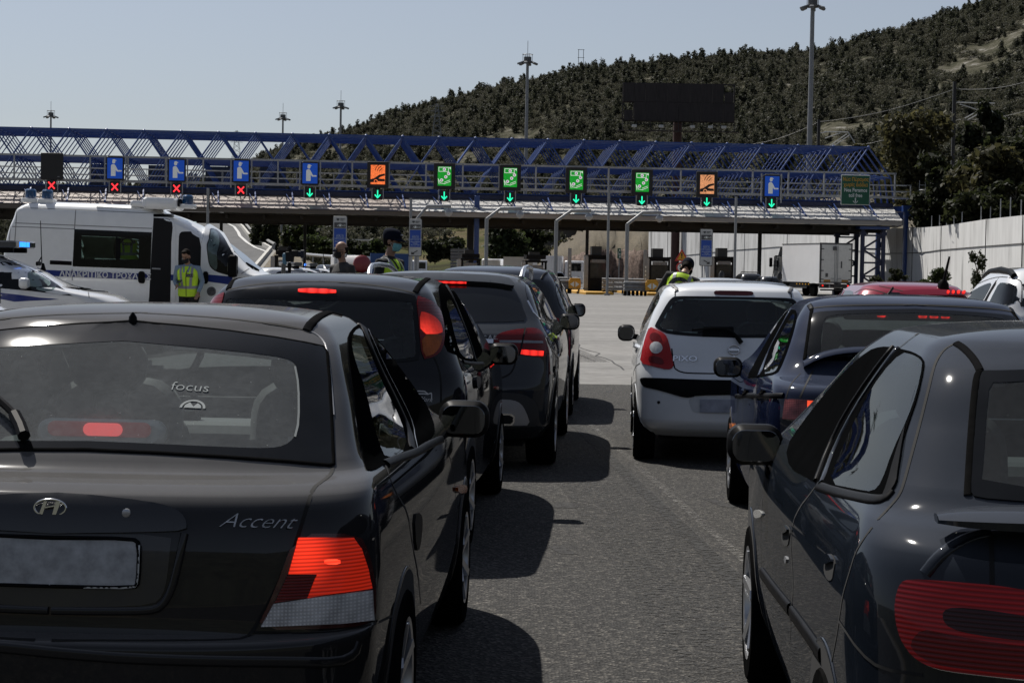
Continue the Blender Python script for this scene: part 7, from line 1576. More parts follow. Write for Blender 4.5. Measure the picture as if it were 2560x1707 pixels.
c.patch('door_handle','cam',K('A2',(735,1118),(795,1116),(806,1190),(796,1282),(735,1288),(724,1200)),BLACK,off=.13,rim=.03,parent=dr)
c.patch('blue_stripe','cam',K('A2',(266,1156),(332,1160),(332,1243),(266,1240)),PB,off=.015,smooth=0,rim=.004)
em=mat('emblem_grey',(.10,.10,.11),.6,var=.5,scale=30)
e=c.ribbon('emblem','cam',[(K('A2',(845,1390))[0][0]+8.2*math.cos(t),K('A2',(845,1390))[0][1]+8.2*math.sin(t)) for t in np.linspace(0,2*math.pi,25)],em,w=.05,off=.106,smooth=0,parent=dr)
c.ribbon('emblem_core','cam',[(K('A2',(845,1390))[0][0]+3.8*math.cos(t),K('A2',(845,1390))[0][1]+3.8*math.sin(t)) for t in np.linspace(0,2*math.pi,15)],em,w=.05,off=.106,smooth=0,parent=dr)
c.patch('windscreen','cam',K('A2',(948,585),(1070,576),(1200,690),(1350,850),(1480,1000),(1545,1085),(1440,1108),(1310,1002),(1150,830),(1030,690)),glass('van_screen',(.28,.34,.36),refl=2.2),off=.004,hole=.05)
c.patch('sun_strip','cam',K('A2',(950,588),(1068,578),(1110,615),(1000,650)),mat('sun_strip_blue',(.02,.06,.18),.2,coat=.5),off=.006,smooth=0)
c.ribbon('wiper','cam',K('A2',(1318,1005),(1400,1050),(1490,1105)),BLACK,w=.06,round_=.03)
c.ribbon('bonnet_gap','cam',K('A2',(1250,1145),(1300,1110),(1360,1072)),gap,w=.016,off=.003)
q=MB(); mp_=c.local('cam',K('A2',(1190,1040)),0)[0]; q.rbox((mp_.x+.18,mp_.y-.05,mp_.z+.0),(.24,.16,.42),.07,4,ax=1); q.bar((mp_.x,mp_.y,mp_.z-.1),(mp_.x+.15,mp_.y,mp_.z-.1),.06); mo=q.build('door_mirror',BLACK,c.root,smooth=40); q=MB(); q.box((mp_.x+.20,mp_.y-.135,mp_.z-.02),(.10,.01,.16)); q.build('mirror_glass',MIRG,mo)
# roof equipment
p=c.local('cam',K('A2',(200,190)),0)[0]; q=MB(); q.rbox((.55,3.02,2.58),(.85,.66,.22),.08,3); q.rbox((.55,2.60,2.56),(.7,.3,.12),.05,3); ac=q.build('roof_unit',PV,c.root,smooth=40)
q=MB(); q.box((.80,3.37,2.61),(.22,.02,.14)); q.box((.45,3.37,2.61),(.30,.02,.14)); q.build('vent',BLACK,ac)
for (yy,xx) in ((.50,.62),(.82,.62),(3.50,.66)):
    q=MB(); q.rbox((xx,yy,2.55),(.30,.30,.08),.03,2); bb=q.build('beacon_base',PV,c.root); q=MB(); q.lathe([(.10,2.59),(.11,2.63),(.105,2.74),(.07,2.77)],16,Matrix.Translation((xx,yy,0))); q.build('blue_beacon',LENSB,bb,smooth=True)
q=MB(); q.tube([(.6,3.9,2.52),(.6,3.9,2.80)],.008,5); q.build('antenna',BLACK,c.root)
# inside: pale teal partition added to imitate light seen through the window
q=MB(); q.box((-.88,1.9,1.5),(.04,3.,1.6)); q.box((0,1.02,1.5),(1.7,.04,1.7)); q.build('inner_wall',mat('teal_light_trim',(.55,.68,.63),.7),c.root)
c.finish(wheels=(1.0,4.75),wr=.34,ww=.21,wx=.99,seats=False)
# police cars beyond the van
for i,(X,Y_,yaw,lit,lab) in enumerate(((-8.0,56,R(60),(),'white police car behind the van nose, its grey light bar unlit'),(-8.35,64,R(75),(-.75,),'white police car with one bright blue beacon, behind the television camera'))):
    c=Car('police_car',lab,'police car',(X,Y_,.05,yaw),HATCH,1.455,PW,nz=50,nrear=18,nside=40,nfront=16); generic_glass(c); 
    c.patch('blue_stripe','side',[(.35,.66),(3.7,.66),(3.7,.84),(.35,.86)],PB,off=.003,side='both',rim=.003,smooth=0); mirror_box(c,2.6,1.0,PW)
    lightbar(c.root,0,1.5,1.56,1.2,lit); q=MB(); q.tube([(0,2.0,1.44),(0,1.9,2.0)],.012,5); q.build('antenna',BLACK,c.root); c.finish(wheels=(.8,3.38),wr=.31,wx=.83,seats=False)
# cars in the right lanes
c=Car('parked_hatchback','dark car ahead of the white hatchback, only roof and rear window showing','car',(2.86,23.3,0,.05),HATCH,1.45,mat('black_grey_paint',(.016,.018,.022),.3,spec=0.,coat=.8,dust=.01,dust_sheen_col=(.09,.10,.12),top=.4)); generic_glass(c); mirror_box(c,2.6,1.0,BLACK); c.finish(wheels=(.8,3.38),wr=.3,wx=.83,seats=False)  # painted sky tone on its upward faces too
c=Car('parked_hatchback','pale grey car two ahead of the white hatchback, a thin roof line','car',(3.9,36,0,.05),HATCH,1.46,mat('pale_grey_paint',(.45,.45,.44),.3,coat=1.)); generic_glass(c); mirror_box(c,2.6,1.0,BLACK); c.finish(wheels=(.8,3.38),wr=.3,wx=.83,seats=False)
PR=mat('red_paint',(.26,.012,.030),.22,metal=.15,coat=1.,var=.05)
c=Car('parked_hatchback','red hatchback with a stubby roof aerial and a row of lit brake lamps','car',(4.66,21.6,0,.05),HATCH,1.475,PR)
generic_glass(c,H=.99); mirror_box(c,2.6,1.0,PR)
c.patch('roof_spoiler','cam',K('A7',(660,1478),(760,1440),(1000,1432),(1250,1440),(1440,1460),(1500,1490),(1380,1500),(760,1490)),PR,off=.05,rim=.06,smooth=1)
q=[]
for x in (1230,1287,1345,1402): c.patch('brake_lamp','cam',K('A7',(x-14,1452),(x+14,1452),(x+14,1482),(x-14,1482)),LEDRED,off=.06,smooth=1)
c.ribbon('roof_line','cam',K('A7',(450,1360),(600,1390),(750,1428)),SEAM,w=.012,off=.002); c.ribbon('roof_line','cam',K('A7',(170,1440),(240,1400),(330,1396),(450,1420),(580,1466)),SEAM,w=.012,off=.002)
c.ribbon('roof_wire','cam',K('A7',(610,1378),(580,1420),(545,1470)),BLACK,w=.02,round_=.012)
a=c.local('cam',K('A7',(1190,1375)),0)[0]; q=MB(); q.lathe([(.07,-.02),(.065,.04),(.03,.09)],14,Matrix.Translation(a)); q.tube([a+Vector((0,0,.05)),a+Vector((.06,-.02,.36))],.022,6,r2=.012); q.build('aerial',BLACK,c.root,smooth=True)
c.finish(wheels=(.8,3.38),wr=.3,wx=.83,seats=False)
SUVK=[(.25,.80,.1,4.1,.34,.5),(.36,.86,.02,4.25,.38,.55),(.60,.885,0,4.3,.40,.6),(.80,.895,.03,4.25,.40,.6),(.98,.885,.06,3.95,.38,.5),(1.08,.86,.09,3.4,.36,.42),(1.14,.835,.12,3.15,.35,.4),(1.35,.77,.22,2.75,.33,.36),(1.54,.69,.40,2.25,.32,.32),(1.60,.64,.48,2.1,.30,.3)]
c=Car('parked_suv','white tall car at the right edge with dark roof rails and pale blinds inside','car',(6.56,21.9,0,.05),SUVK,1.685,PW)
SUV=c
c.patch('front_door_glass','cam',K('A7',(1408,1503),(1480,1450),(1600,1375),(1690,1335),(1752,1322),(1720,1400),(1640,1540),(1600,1590),(1440,1560)),MATS['reflecting_glass'],off=.004,smooth=1,side='both',hole=.04)
c.patch('rear_door_glass','cam',K('A7',(1835,1325),(1900,1322),(1990,1340),(2038,1372),(2045,1420),(2000,1590),(1700,1590),(1770,1450)),MATS['reflecting_glass'],off=.004,smooth=1,side='both',hole=.04)
c.ribbon('window_pillar','cam',K('A7',(1800,1318),(1740,1410),(1660,1560)),BLACK,w=.10,side='both',round_=.008)
c.ribbon('door_gap','cam',K('A7',(2090,1600),(2100,1400),(2094,1310),(2050,1285),(1960,1262),(1830,1254),(1700,1285),(1560,1350),(1400,1450)),SEAM,w=.012,off=.0015,side='both')
c.ribbon('door_gap','cam',K('A7',(1835,1258),(1800,1310)),SEAM,w=.010,off=.0015,side='both')
for sg in (1,-1):
    q=MB(); q.tube([(sg*.62,.55,1.56),(sg*.62,.75,1.61),(sg*.62,1.3,1.64),(sg*.61,2.0,1.615),(sg*.60,2.4,1.55)],.04,8); q.build('roof_rail',BLACK,c.root,smooth=True)
q=MB(); q.box((-.45,.9,1.3),(.03,.5,.25)); q.build('window_blind',mat('blind_white',(.6,.6,.6),.7),c.root)
c.patch('windscreen','front',[(-.75,1.16),(.75,1.16),(.66,1.56),(-.66,1.56)],CLEAR,off=.003,hole=.03,rim=.01); c.patch('rear_window','rear',[(-.72,1.14),(.72,1.14),(.62,1.54),(-.62,1.54)],DARKGLASS,off=.003); mirror_box(c,2.75,1.12,PW)
c.finish(wheels=(.85,3.4),wr=.33,wx=.87,seat_y=(1.3,2.1))
# ---- refrigerated lorry
hd=math.atan2(1.87,7.); t=thing('box_lorry','white box lorry with closed rear doors waiting at the far right toll lane','lorry',(23.93,140,0),hd)
BX=mat('lorry_white',(.80,.81,.83),.4,var=.04,scale=.8,coat=.3); DK=MATS['dark_steel']
q=MB(); q.box((0,3.6,2.5),(2.52,7.1,2.85)); q.build('cargo_box',BX,t)
q=MB()
for sx_ in (-1,1): q.box((sx_*1.25,.02,2.5),(.10,.10,2.9)); 
q.box((0,.02,3.95),(2.6,.10,.12)); q.box((0,.02,1.06),(2.6,.10,.10)); q.box((0,3.6,3.955),(2.56,7.2,.05)); q.build('box_frame',mat('lorry_frame',(.05,.05,.055),.5),t)
for sx_ in (-1,1):
    q=MB(); q.box((sx_*.60,-.02,2.5),(1.16,.05,2.74)); d=q.build('rear_door',mat('door_offwhite',(.56,.56,.54),.5,var=.08),t)
    q=MB(); q.tube([(sx_*.12,-.07,1.15),(sx_*.12,-.07,3.8)],.025,6); q.bar((sx_*.12,-.08,1.35),(sx_*.40,-.08,1.38),.06); q.build('lock_bar',GALV,d)
    q=MB()
    for z in (1.3,1.95,2.75,3.55): q.box((sx_*1.12,-.055,z),(.24,.03,.07))
    q.build('hinge',MATS['lorry_frame'],d); q=MB(); q.box((sx_*.72,-.055,1.20),(.52,.02,.17)); q.build('amber_plate',mat('amber_plate',(.30,.15,.02),.5),d)
q=MB(); q.box((.42,-.055,2.4),(.10,.02,.5)); q.build('thermometer',MATS['lorry_frame'],t); q=MB(); q.box((-.75,-.055,1.62),(.2,.02,.28)); q.build('notice_plate',MATS['lorry_frame'],t); q=MB(); q.box((-.15,-.09,3.6),(.26,.1,.28)); q.build('camera_box',MATS['lorry_frame'],t)
q=MB(); q.box((0,4.,.85),(.9,9.6,.25)); q.box((0,.2,.80),(2.4,.25,.30)); q.box((0,.15,.52),(2.3,.12,.12)); q.box((0,.1,.62),(.1,.2,.3)); q.build('chassis',DK,t)
q=MB(); q.box((-1.15,4.2,.80),(.05,3.2,.40)); q.build('side_guard',DK,t)
for k in range(5): q=MB(); q.rbox((-1.19,2.2+k*.55,.92),(.03,.12,.08),.02,2,ax=0); q.build('side_marker',mat('marker_amber',(.5,.24,.03),.4,emit=(1,.5,.05),es=.3),t)
q=MB(); q.box((0,-.0,.78),(1.06,.06,.24)); pl=q.build('number_plate',mat('lorry_plate',(.5,.5,.48),.5,var=.35,scale=14),t)
for sx_ in (-1,1): q=MB(); q.rbox((sx_*1.02,.02,.84),(.12,.08,.12),.04,3,ax=1); q.build('brake_lamp',LEDRED,t)
for y in (1.6,7.6):
    for sx_ in (-1,1): q=MB(); q.lathe([(.30,-.15),(.48,-.15),(.50,-.1),(.50,.1),(.48,.15),(.25,.13),(.2,.02)],24,Matrix.Translation((sx_*1.02,y,.5))@Matrix.Rotation(math.pi/2,4,'Y')); q.build('wheel',RUBBER,t,smooth=40)
q=MB(); q.rbox((0,8.2,1.9),(2.4,1.8,2.4),.2,3,ax=2); q.prism([(-1.1,3.0),(1.1,3.0),(.9,3.75),(-.9,3.75)],7.5,8.4); cb=q.build('cab',mat('cab_dark',(.03,.032,.036),.3,coat=.6),t,smooth=30)
q=MB(); q.box((-1.22,8.5,2.3),(.03,.8,.8)); q.build('cab_window',DARKGLASS,cb)
for sx_ in (-1,1): q=MB(); q.rbox((sx_*1.55,8.7,2.55),(.24,.14,.72),.06,3,ax=1); q.bar((sx_*1.2,8.8,2.3),(sx_*1.5,8.7,2.3),.05); q.build('door_mirror',BLACK,cb)
# small black bollard lamps beside it
for px,yt,lab in ((1790.5,632,'black bollard lamp beside the lorry cab'),(1657,630,'black bollard lamp left of the booth by the payment sign')):
    p=at_y(*D(px,yt),112); q=MB(); q.tube([(0,0,0),(0,0,p.z)],.05,8); q.lathe([(.04,p.z-.3),(.16,p.z-.2),(.16,p.z+.05),(.06,p.z+.2)],12); o=q.build('bollard_lamp',DK,loc=(p.x,112,0),smooth=40); tag(o,lab,'lamp')
# pickup and car at the barrier
def far_car(name,label,cat,px,Y_,yaw,k,zc,m,lit=False):
    X=(px*1.08844-1280)/FP*Y_; c=Car(name,label,cat,(X,Y_,0,yaw),k,zc,m,nz=36,nrear=14,nside=28,nfront=12); generic_glass(c,H=(zc/1.46)); c.finish(wheels=(.8,3.38),wr=.31,wx=.83,seats=False); return c
c=far_car('pickup','dark pickup with a roll bar, left of the lorry','pickup',1726,131,-.05,scale_k(HATCH,1.2,1.05,1.12),1.64,mat('pickup_black',(.012,.012,.013),.3,coat=1.))
q=MB(); q.tube([(-.7,1.2,1.1),(-.6,1.3,1.72),(.6,1.3,1.72),(.7,1.2,1.1)],.04,6); q.build('roll_bar',DK,c.root)
far_car('parked_hatchback','dark car just left of the lorry cab with a tall whip aerial','car',1772,124,-.05,HATCH,1.45,mat('far_dark_paint',(.02,.022,.025),.25,coat=1.))
q=MB(); p=at_y(*D(1770,655),124); e=at_y(*D(1784,587),124); q.tube([p,e],.02,5); o=q.build('aerial',BLACK); o.parent=[x for x in bpy.data.objects if x.get('label','').startswith('dark car just left')][0]; o.matrix_parent_inverse=Matrix.Translation(o.parent.location).inverted() if False else (Matrix.Translation(o.parent.location)@Matrix.Rotation(.05,4,'Z')).inverted()
far_car('parked_hatchback','black car glimpsed behind the crash rails left of the third booth','car',1380,150,0,HATCH,1.45,MATS['far_dark_paint']); far_car('parked_hatchback','black car glimpsed behind the first crash cushion','car',1275,158,0,HATCH,1.5,MATS['far_dark_paint'])
far_car('parked_suv','dark boxy car on the far road, behind the bald man','car',734,205,R(150),scale_k(HATCH,1.1,1.05,1.25),1.85,MATS['far_dark_paint']); far_car('parked_hatchback','slate grey car on the far road, nearest the bald man','car',757,196,R(150),HATCH,1.45,mat('far_slate_paint',(.05,.06,.07),.25,coat=1.))
far_car('parked_hatchback','blue grey car roof between the bald man and the capped officer','car',842,70,R(80),HATCH,1.40,mat('far_blue_paint',(.10,.13,.17),.25,coat=1.))
far_car('parked_hatchback','white car roof showing behind the grey crossover','car',950,58,R(100),HATCH,1.46,PW)
# tanker, white lorries and vans in the distance
def far_lorry(px,Y_,L,h,label,m,name='box_lorry',cat='lorry',yaw=R(95),cabm=None):
    X=(px*1.08844-1280)/FP*Y_; t=thing(name,label,cat,(X,Y_,0),-yaw); q=MB(); q.box((0,0,h/2+.5),(2.4,L,h-.9)); 
    for k in range(10): q.box((1.22,-L/2+L*(k+.5)/10,h/2+.5),(.06,.12,h-1.1))
    q.build('cargo_box',m,t); q=MB(); q.rbox((0,L/2+1.1,1.5),(2.3,1.7,2.1),.2,3,ax=2); cb=q.build('cab',cabm or BX,t,smooth=30); q=MB(); q.box((1.16,L/2+1.3,1.95),(.03,.9,.7)); q.box((0,L/2+1.96,1.95),(1.9,.03,.8)); q.build('cab_window',DARKGLASS,cb)
    for y in (-L*.3,L/2+1.0):
        for s_ in (-1,1): q=MB(); q.lathe([(.2,-.15),(.5,-.15),(.5,.15),(.2,.15)],16,Matrix.Translation((s_*1.0,y,.5))@Matrix.Rotation(math.pi/2,4,'Y')); q.build('wheel',RUBBER,t)
    return t
far_lorry(1192,165,2.6,2.7,'white ribbed lorry left of the booth with the red poster',BX,yaw=R(-80)); far_lorry(1265,172,1.9,2.9,'white box van right of the booth with the red poster',BX,'box_van','van')
far_lorry(893,215,4.5,3.2,'white and blue lorry at the roadside behind the capped officer',mat('tarp_blue',(.03,.08,.22),.6),yaw=R(85)); far_lorry(862,225,4.,2.9,'white lorry behind the red tanker',BX,yaw=R(85))
t=thing('tank_lorry','grey tank lorry with a red rounded rear end behind the bald man','lorry',((830*1.08844-1280)/FP*190,190,0),R(18)); q=MB(); Mt=Matrix.Translation((0,0,1.95))@Matrix.Rotation(-math.pi/2,4,'X'); q.lathe([(.84,.12),(.88,.5),(.88,7.)],22,Mt); q.build('tank',mat('tank_grey',(.30,.28,.27),.4,metal=.3),t,smooth=40); q=MB(); q.lathe([(.05,-.25),(.5,-.15),(.78,.0),(.9,.14),(.9,.4)],22,Mt); q.build('red_end',mat('tank_red',(.22,.03,.035),.4),t,smooth=True)
q=MB(); q.box((0,3.5,.8),(2.2,7.6,.35)); q.box((0,-.1,.85),(2.3,.2,.4)); q.build('chassis',DK,t); q=MB(); q.rbox((0,8.6,1.7),(2.4,1.9,2.4),.2,3,ax=2); q.build('cab',BX,t)
for y in (1.,2.3,8.4):
    for s_ in (-1,1): q=MB(); q.lathe([(.2,-.15),(.5,-.15),(.5,.15),(.2,.15)],16,Matrix.Translation((s_*1.0,y,.5))@Matrix.Rotation(math.pi/2,4,'Y')); q.build('wheel',RUBBER,t)
# ------------------------------------------------------------------ people
SKIN=mat('skin',(.30,.17,.11),.55,var=.06); HAIRD=mat('dark_hair',(.010,.008,.0065),.8,var=.4,scale=40,spec=.05); NAVY=mat('navy_cloth',(.008,.010,.018),.9,var=.2,scale=20,spec=.05); BLKC=mat('black_cloth',(.012,.012,.013),.9,var=.25,scale=20)
CHAR=mat('charcoal_cloth',(.030,.029,.028),.85,var=.25,scale=14); HIVIS=mat('hi_vis_yellow',(.55,.82,.035),.7,var=.10,scale=9); REFL=mat('reflective_grey',(.26,.27,.28),.4,var=.1,scale=30); MASKB=mat('surgical_mask_blue',(.16,.42,.46),.8,var=.06); MASKK=mat('black_mask',(.012,.012,.013),.9); SKYB=mat('light_blue_shirt',(.20,.27,.36),.85,var=.1)
def loft(q, secs, n=16, M=None):
    """secs: (centre, half width vector, half depth vector)"""
    vs=[];fs=[];m=len(secs)
    for c,a,b in secs:
        c,a,b=Vector(c),Vector(a),Vector(b)
        for k in range(n):
            t=2*math.pi*k/n; p=c+a*math.cos(t)+b*math.sin(t); vs.append(M@p if M else p)
    for i in range(m-1):
        for k in range(n): l=(k+1)%n; fs.append((i*n+k,i*n+l,(i+1)*n+l,(i+1)*n+k))
    fs+=[tuple(range(n-1,-1,-1)),tuple(range((m-1)*n,m*n))]
    q.add(vs,fs)
def ball(q,c,r,M=None,n=14,m=9):
    vs=[];fs=[];rx,ry,rz=(r,r,r) if not isinstance(r,(tuple,list)) else r
    for i in range(m+1):
        a=math.pi*(i/m*.98+.01)
        for k in range(n):
            t=2*math.pi*k/n; p=Vector((c[0]+rx*math.sin(a)*math.cos(t),c[1]+ry*math.sin(a)*math.sin(t),c[2]+rz*math.cos(a))); vs.append(M@p if M else p)
    for i in range(m):
        for k in range(n): l=(k+1)%n; fs.append((i*n+k,(i+1)*n+k,(i+1)*n+l,i*n+l))
    fs+=[tuple(range(n)),tuple(range((m+1)*n-1,m*n-1,-1))]
    q.add(vs,fs)
def remesh(o,vox,sm=4):
    md=o.modifiers.new('r','REMESH'); md.mode='VOXEL'; md.voxel_size=vox; md.use_smooth_shade=True
    if sm: s_=o.modifiers.new('s','SMOOTH'); s_.factor=.5; s_.iterations=sm
    dg=bpy.context.evaluated_depsgraph_get(); me=bpy.data.meshes.new_from_object(o.evaluated_get(dg)); old=o.data; o.modifiers.clear(); nm=old.name; o.data=me; bpy.data.meshes.remove(old); me.name=nm
    me.polygons.foreach_set('use_smooth',[True]*len(me.polygons)); return o
def limb(q,pts,radii,n=12): q.tube(pts,radii,n)
def hand(q,w,d,side,curl=.5):
    """palm and five separate bent fingers; w wrist point, d direction of the forearm"""
    d=Vector(d).normalized(); s_=d.cross(Vector((0,1,0)));
    if s_.length<.1: s_=Vector((1,0,0))
    s_.normalize(); s_*=side; up=s_.cross(d).normalized()*side
    loft(q,[(w,s_*.026,up*.02),(Vector(w)+d*.045,s_*.040,up*.017),(Vector(w)+d*.09,s_*.042,up*.014)],10)
    for k,(o_,L) in enumerate(((-.030,.062),(-.010,.075),(.010,.080),(.030,.072))):
        b=Vector(w)+d*.085+s_*o_; m1=b+d*L*.5-up*curl*.02; m2=m1+d*L*.35-up*curl*.03; q.tube([b,m1,m2],[.0095,.0088,.0075],7)
    b=Vector(w)+d*.03+s_*.036; q.tube([b,b+d*.035+s_*.025,b+d*.065+s_*.028-up*.01],[.012,.0105,.0085],7)
def person(label,loc,face,H=1.78,lean=(0,0),head=(0,0),arms=None,top=BLKC,legs=NAVY,vest=True,cap=None,hair=HAIRD,mask=None,glasses=False,bald=False,back_text=False,chest_text=True,sleeve=None,seated=False,vox=.011):
    """faces local -Y; lean = (forward, sideways) of the trunk, head = (pitch down, yaw)"""
    k=H/1.78; t=thing('person',label,'person',loc,face)
    hip=Vector((0,0,.94*k)); Rm=(Matrix.Rotation(R(lean[1]),4,'Y')@Matrix.Rotation(R(lean[0]),4,'X')); T=Matrix.Translation(hip)@Rm@Matrix.Translation(-hip)
    P=lambda x,y,z: T@Vector((x*k,y*k,z*k)); VX=(Rm@Vector((1,0,0))); VY=(Rm@Vector((0,1,0))); VZ=Rm@Vector((0,0,1))
    nb=P(0,.005,1.475); Hm=Matrix.Translation(nb)@Rm@Matrix.Rotation(R(head[1]),4,'Z')@Matrix.Rotation(R(head[0]),4,'X')@Matrix.Scale(k,4)
    A=arms or {1:[(.20,0,1.42),(.25,.02,1.14),(.25,-.05,.90)],-1:[(-.20,0,1.42),(-.25,.02,1.14),(-.25,-.05,.90)]}
    A={s_:[P(*p) if not isinstance(p,Vector) else p for p in v] for s_,v in A.items()}
    def trunk(q,g):
        loft(q,[(P(0,0,.86),VX*(.165*k+g),VY*(.115*k+g)),(P(0,0,.96),VX*(.170*k+g),VY*(.118*k+g)),(P(0,-.005,1.10),VX*(.152*k+g),VY*(.108*k+g)),(P(0,-.01,1.24),VX*(.172*k+g),VY*(.120*k+g)),(P(0,0,1.36),VX*(.192*k+g),VY*(.112*k+g)),(P(0,.01,1.44),VX*(.165*k+g),VY*(.082*k+g)),(P(0,.015,1.49),VX*(.075*k+g),VY*(.060*k+g))],20)
    LG={}
    for s_ in (1,-1):
        if seated: LG[s_]=[P(s_*.09,0,.92),Vector((s_*.12,-.42*k,.90*k)),Vector((s_*.12,-.45*k,.48*k)),Vector((s_*.12,-.52*k,.46*k))]
        else: LG[s_]=[P(s_*.09,0,.92),Vector((s_*.10*k,-.01,.50*k)),Vector((s_*.105*k,.03,.09*k))]
    q=MB(); trunk(q,-.012)
    for s_ in (1,-1):
        a=A[s_]; limb(q,[a[0],a[0].lerp(a[1],.5),a[1],a[1].lerp(a[2],.3),a[2]],[.046*k,.044*k,.037*k,.036*k,.025*k]); hand(q,a[2],a[2]-a[1],s_)
        g=LG[s_]; limb(q,[g[0],g[0].lerp(g[1],.5),g[1],g[1].lerp(g[2],.35),g[2]],[.078*k,.07*k,.052*k,.052*k,.036*k]); e=g[2]; loft(q,[(e+Vector((0,.05,-.05)),(.035,0,0),(0,0,.035)),(e+Vector((0,-.06,-.055)),(.042,0,0),(0,0,.03)),(e+Vector((0,-.17,-.065)),(.03,0,0),(0,0,.018))],10)
    limb(q,[P(0,.015,1.44),Hm@Vector((0,.0,.05)),Hm@Vector((0,-.005,.10))],[.058*k,.053*k,.05*k])
    ball(q,(0,.012,.215),(.075,.092,.098),Hm); ball(q,(0,-.028,.145),(.058,.062,.075),Hm); ball(q,(0,-.055,.098),(.030,.030,.025),Hm)
    loft(q,[((0,-.078,.20),(.010,0,0),(0,.012,0)),((0,-.102,.158),(.016,0,0),(0,.014,0)),((0,-.088,.142),(.012,0,0),(0,.01,0))],8,Hm)
    for s_ in (1,-1): ball(q,(s_*.077,.012,.175),(.012,.022,.034),Hm,10,7)
    body=remesh(q.build('body',SKIN,t),vox,3)
    for s_ in (1,-1): q=MB(); ball(q,(s_*.030,-.082,.196),(.012,.008,.006),Hm,8,5); q.build('eye',SGN,t)
    q=MB()
    for s_ in (1,-1): q.tube([Hm@Vector((s_*.016,-.092,.214)),Hm@Vector((s_*.034,-.088,.220)),Hm@Vector((s_*.050,-.074,.213))],.0045,5)
    q.tube([Hm@Vector((-.022,-.088,.118)),Hm@Vector((0,-.092,.117)),Hm@Vector((.022,-.088,.118))],.004,5); q.build('brows',hair,t)
    # shirt
    q=MB(); trunk(q,.004)
    for s_ in (1,-1):
        a=A[s_]; limb(q,[P(s_*.13,.005,1.41),a[0],a[0].lerp(a[1],.5),a[1],a[1].lerp(a[2],.5),a[1].lerp(a[2],.93)],[.07*k,.064*k,.058*k,.05*k,.046*k,.038*k])
    limb(q,[P(0,.015,1.44),P(0,.012,1.50)],[.075*k,.066*k]); remesh(q.build('shirt',sleeve or top,t),vox,3)
    q=MB(); loft(q,[(P(0,0,.84),VX*.175*k,VY*.125*k),(P(0,0,.99),VX*.178*k,VY*.128*k)],18)
    for s_ in (1,-1): g=LG[s_]; limb(q,[g[0],g[0].lerp(g[1],.5),g[1],g[1].lerp(g[2],.5),g[1].lerp(g[2],1.0)],[.098*k,.088*k,.070*k,.066*k,.058*k])
    remesh(q.build('trousers',legs,t),.015,3)
    q=MB()
    for s_ in (1,-1): e=LG[s_][2]; loft(q,[(e+Vector((0,.06,-.045)),(.042,0,0),(0,0,.042)),(e+Vector((0,-.06,-.05)),(.05,0,0),(0,0,.038)),(e+Vector((0,-.19,-.065)),(.036,0,0),(0,0,.024))],12)
    q.build('shoes',BLACK,t,smooth=60)
    if vest:
        g=.022
        q=MB(); loft(q,[(P(0,0,.88),VX*(.18*k+g),VY*(.125*k+g)),(P(0,0,.96),VX*(.178*k+g),VY*(.125*k+g)),(P(0,-.005,1.10),VX*(.163*k+g),VY*(.116*k+g)),(P(0,-.01,1.24),VX*(.180*k+g),VY*(.128*k+g)),(P(0,0,1.36),VX*(.188*k+g),VY*(.118*k+g)),(P(0,.008,1.425),VX*(.165*k+g),VY*(.085*k+g)),(P(0,.02,1.475),VX*(.105*k),VY*(.07*k))],28)
        v=remesh(q.build('vest',HIVIS,t),.012,2); bv=BVHTree.FromPolygons([tuple(x.co) for x in v.data.vertices],[tuple(p.vertices) for p in v.data.polygons])
        def lay_strip(pts,w,m,nm,par,off=.004):
            out=[];H_=[]
            for (x,y,z) in densify3(pts,.02):
                r=bv.find_nearest(P(x,y,z)); H_.append((r[0],r[1]))
            vs=[];fs=[]
            for i,(p,n) in enumerate(H_):
                tt=H_[min(i+1,len(H_)-1)][0]-H_[max(0,i-1)][0]; 
                if tt.length<1e-6: tt=Vector((0,0,1))
                sd=tt.normalized().cross(n).normalized(); 
                for e in (-.5,0,.5):
                    r=bv.find_nearest(p+sd*w*e); vs.append(r[0]+r[1]*off)
            for i in range(len(H_)-1):
                for j in range(2): fs.append((i*3+j,i*3+j+1,i*3+j+4,i*3+j+3))
            q=MB(); q.add(vs,fs); return q.build(nm,m,par,smooth=True)
        ring=[(.24*math.cos(a),.18*math.sin(a),1.06) for a in np.linspace(0,2*math.pi,33)]; lay_strip(ring,.055*k,REFL,'reflective_band',v)
        for s_ in (1,-1): lay_strip([(s_*.10,-.2,1.06),(s_*.125,-.2,1.24),(s_*.125,-.14,1.40),(s_*.115,-.02,1.52),(s_*.12,.12,1.42),(s_*.11,.2,1.24),(s_*.09,.2,1.06)],.05*k,REFL,'reflective_band',v)
        lay_strip([(.0,-.2,.88),(.0,-.2,1.1),(.004,-.2,1.3),(.03,-.16,1.42)],.012,SGN,'zip',v,.006)
        for s_ in (1,-1): lay_strip([(s_*.045,-.2,1.36),(s_*.06,-.12,1.46),(s_*.07,-.0,1.52)],.03,top,'collar_edge',v,.003)
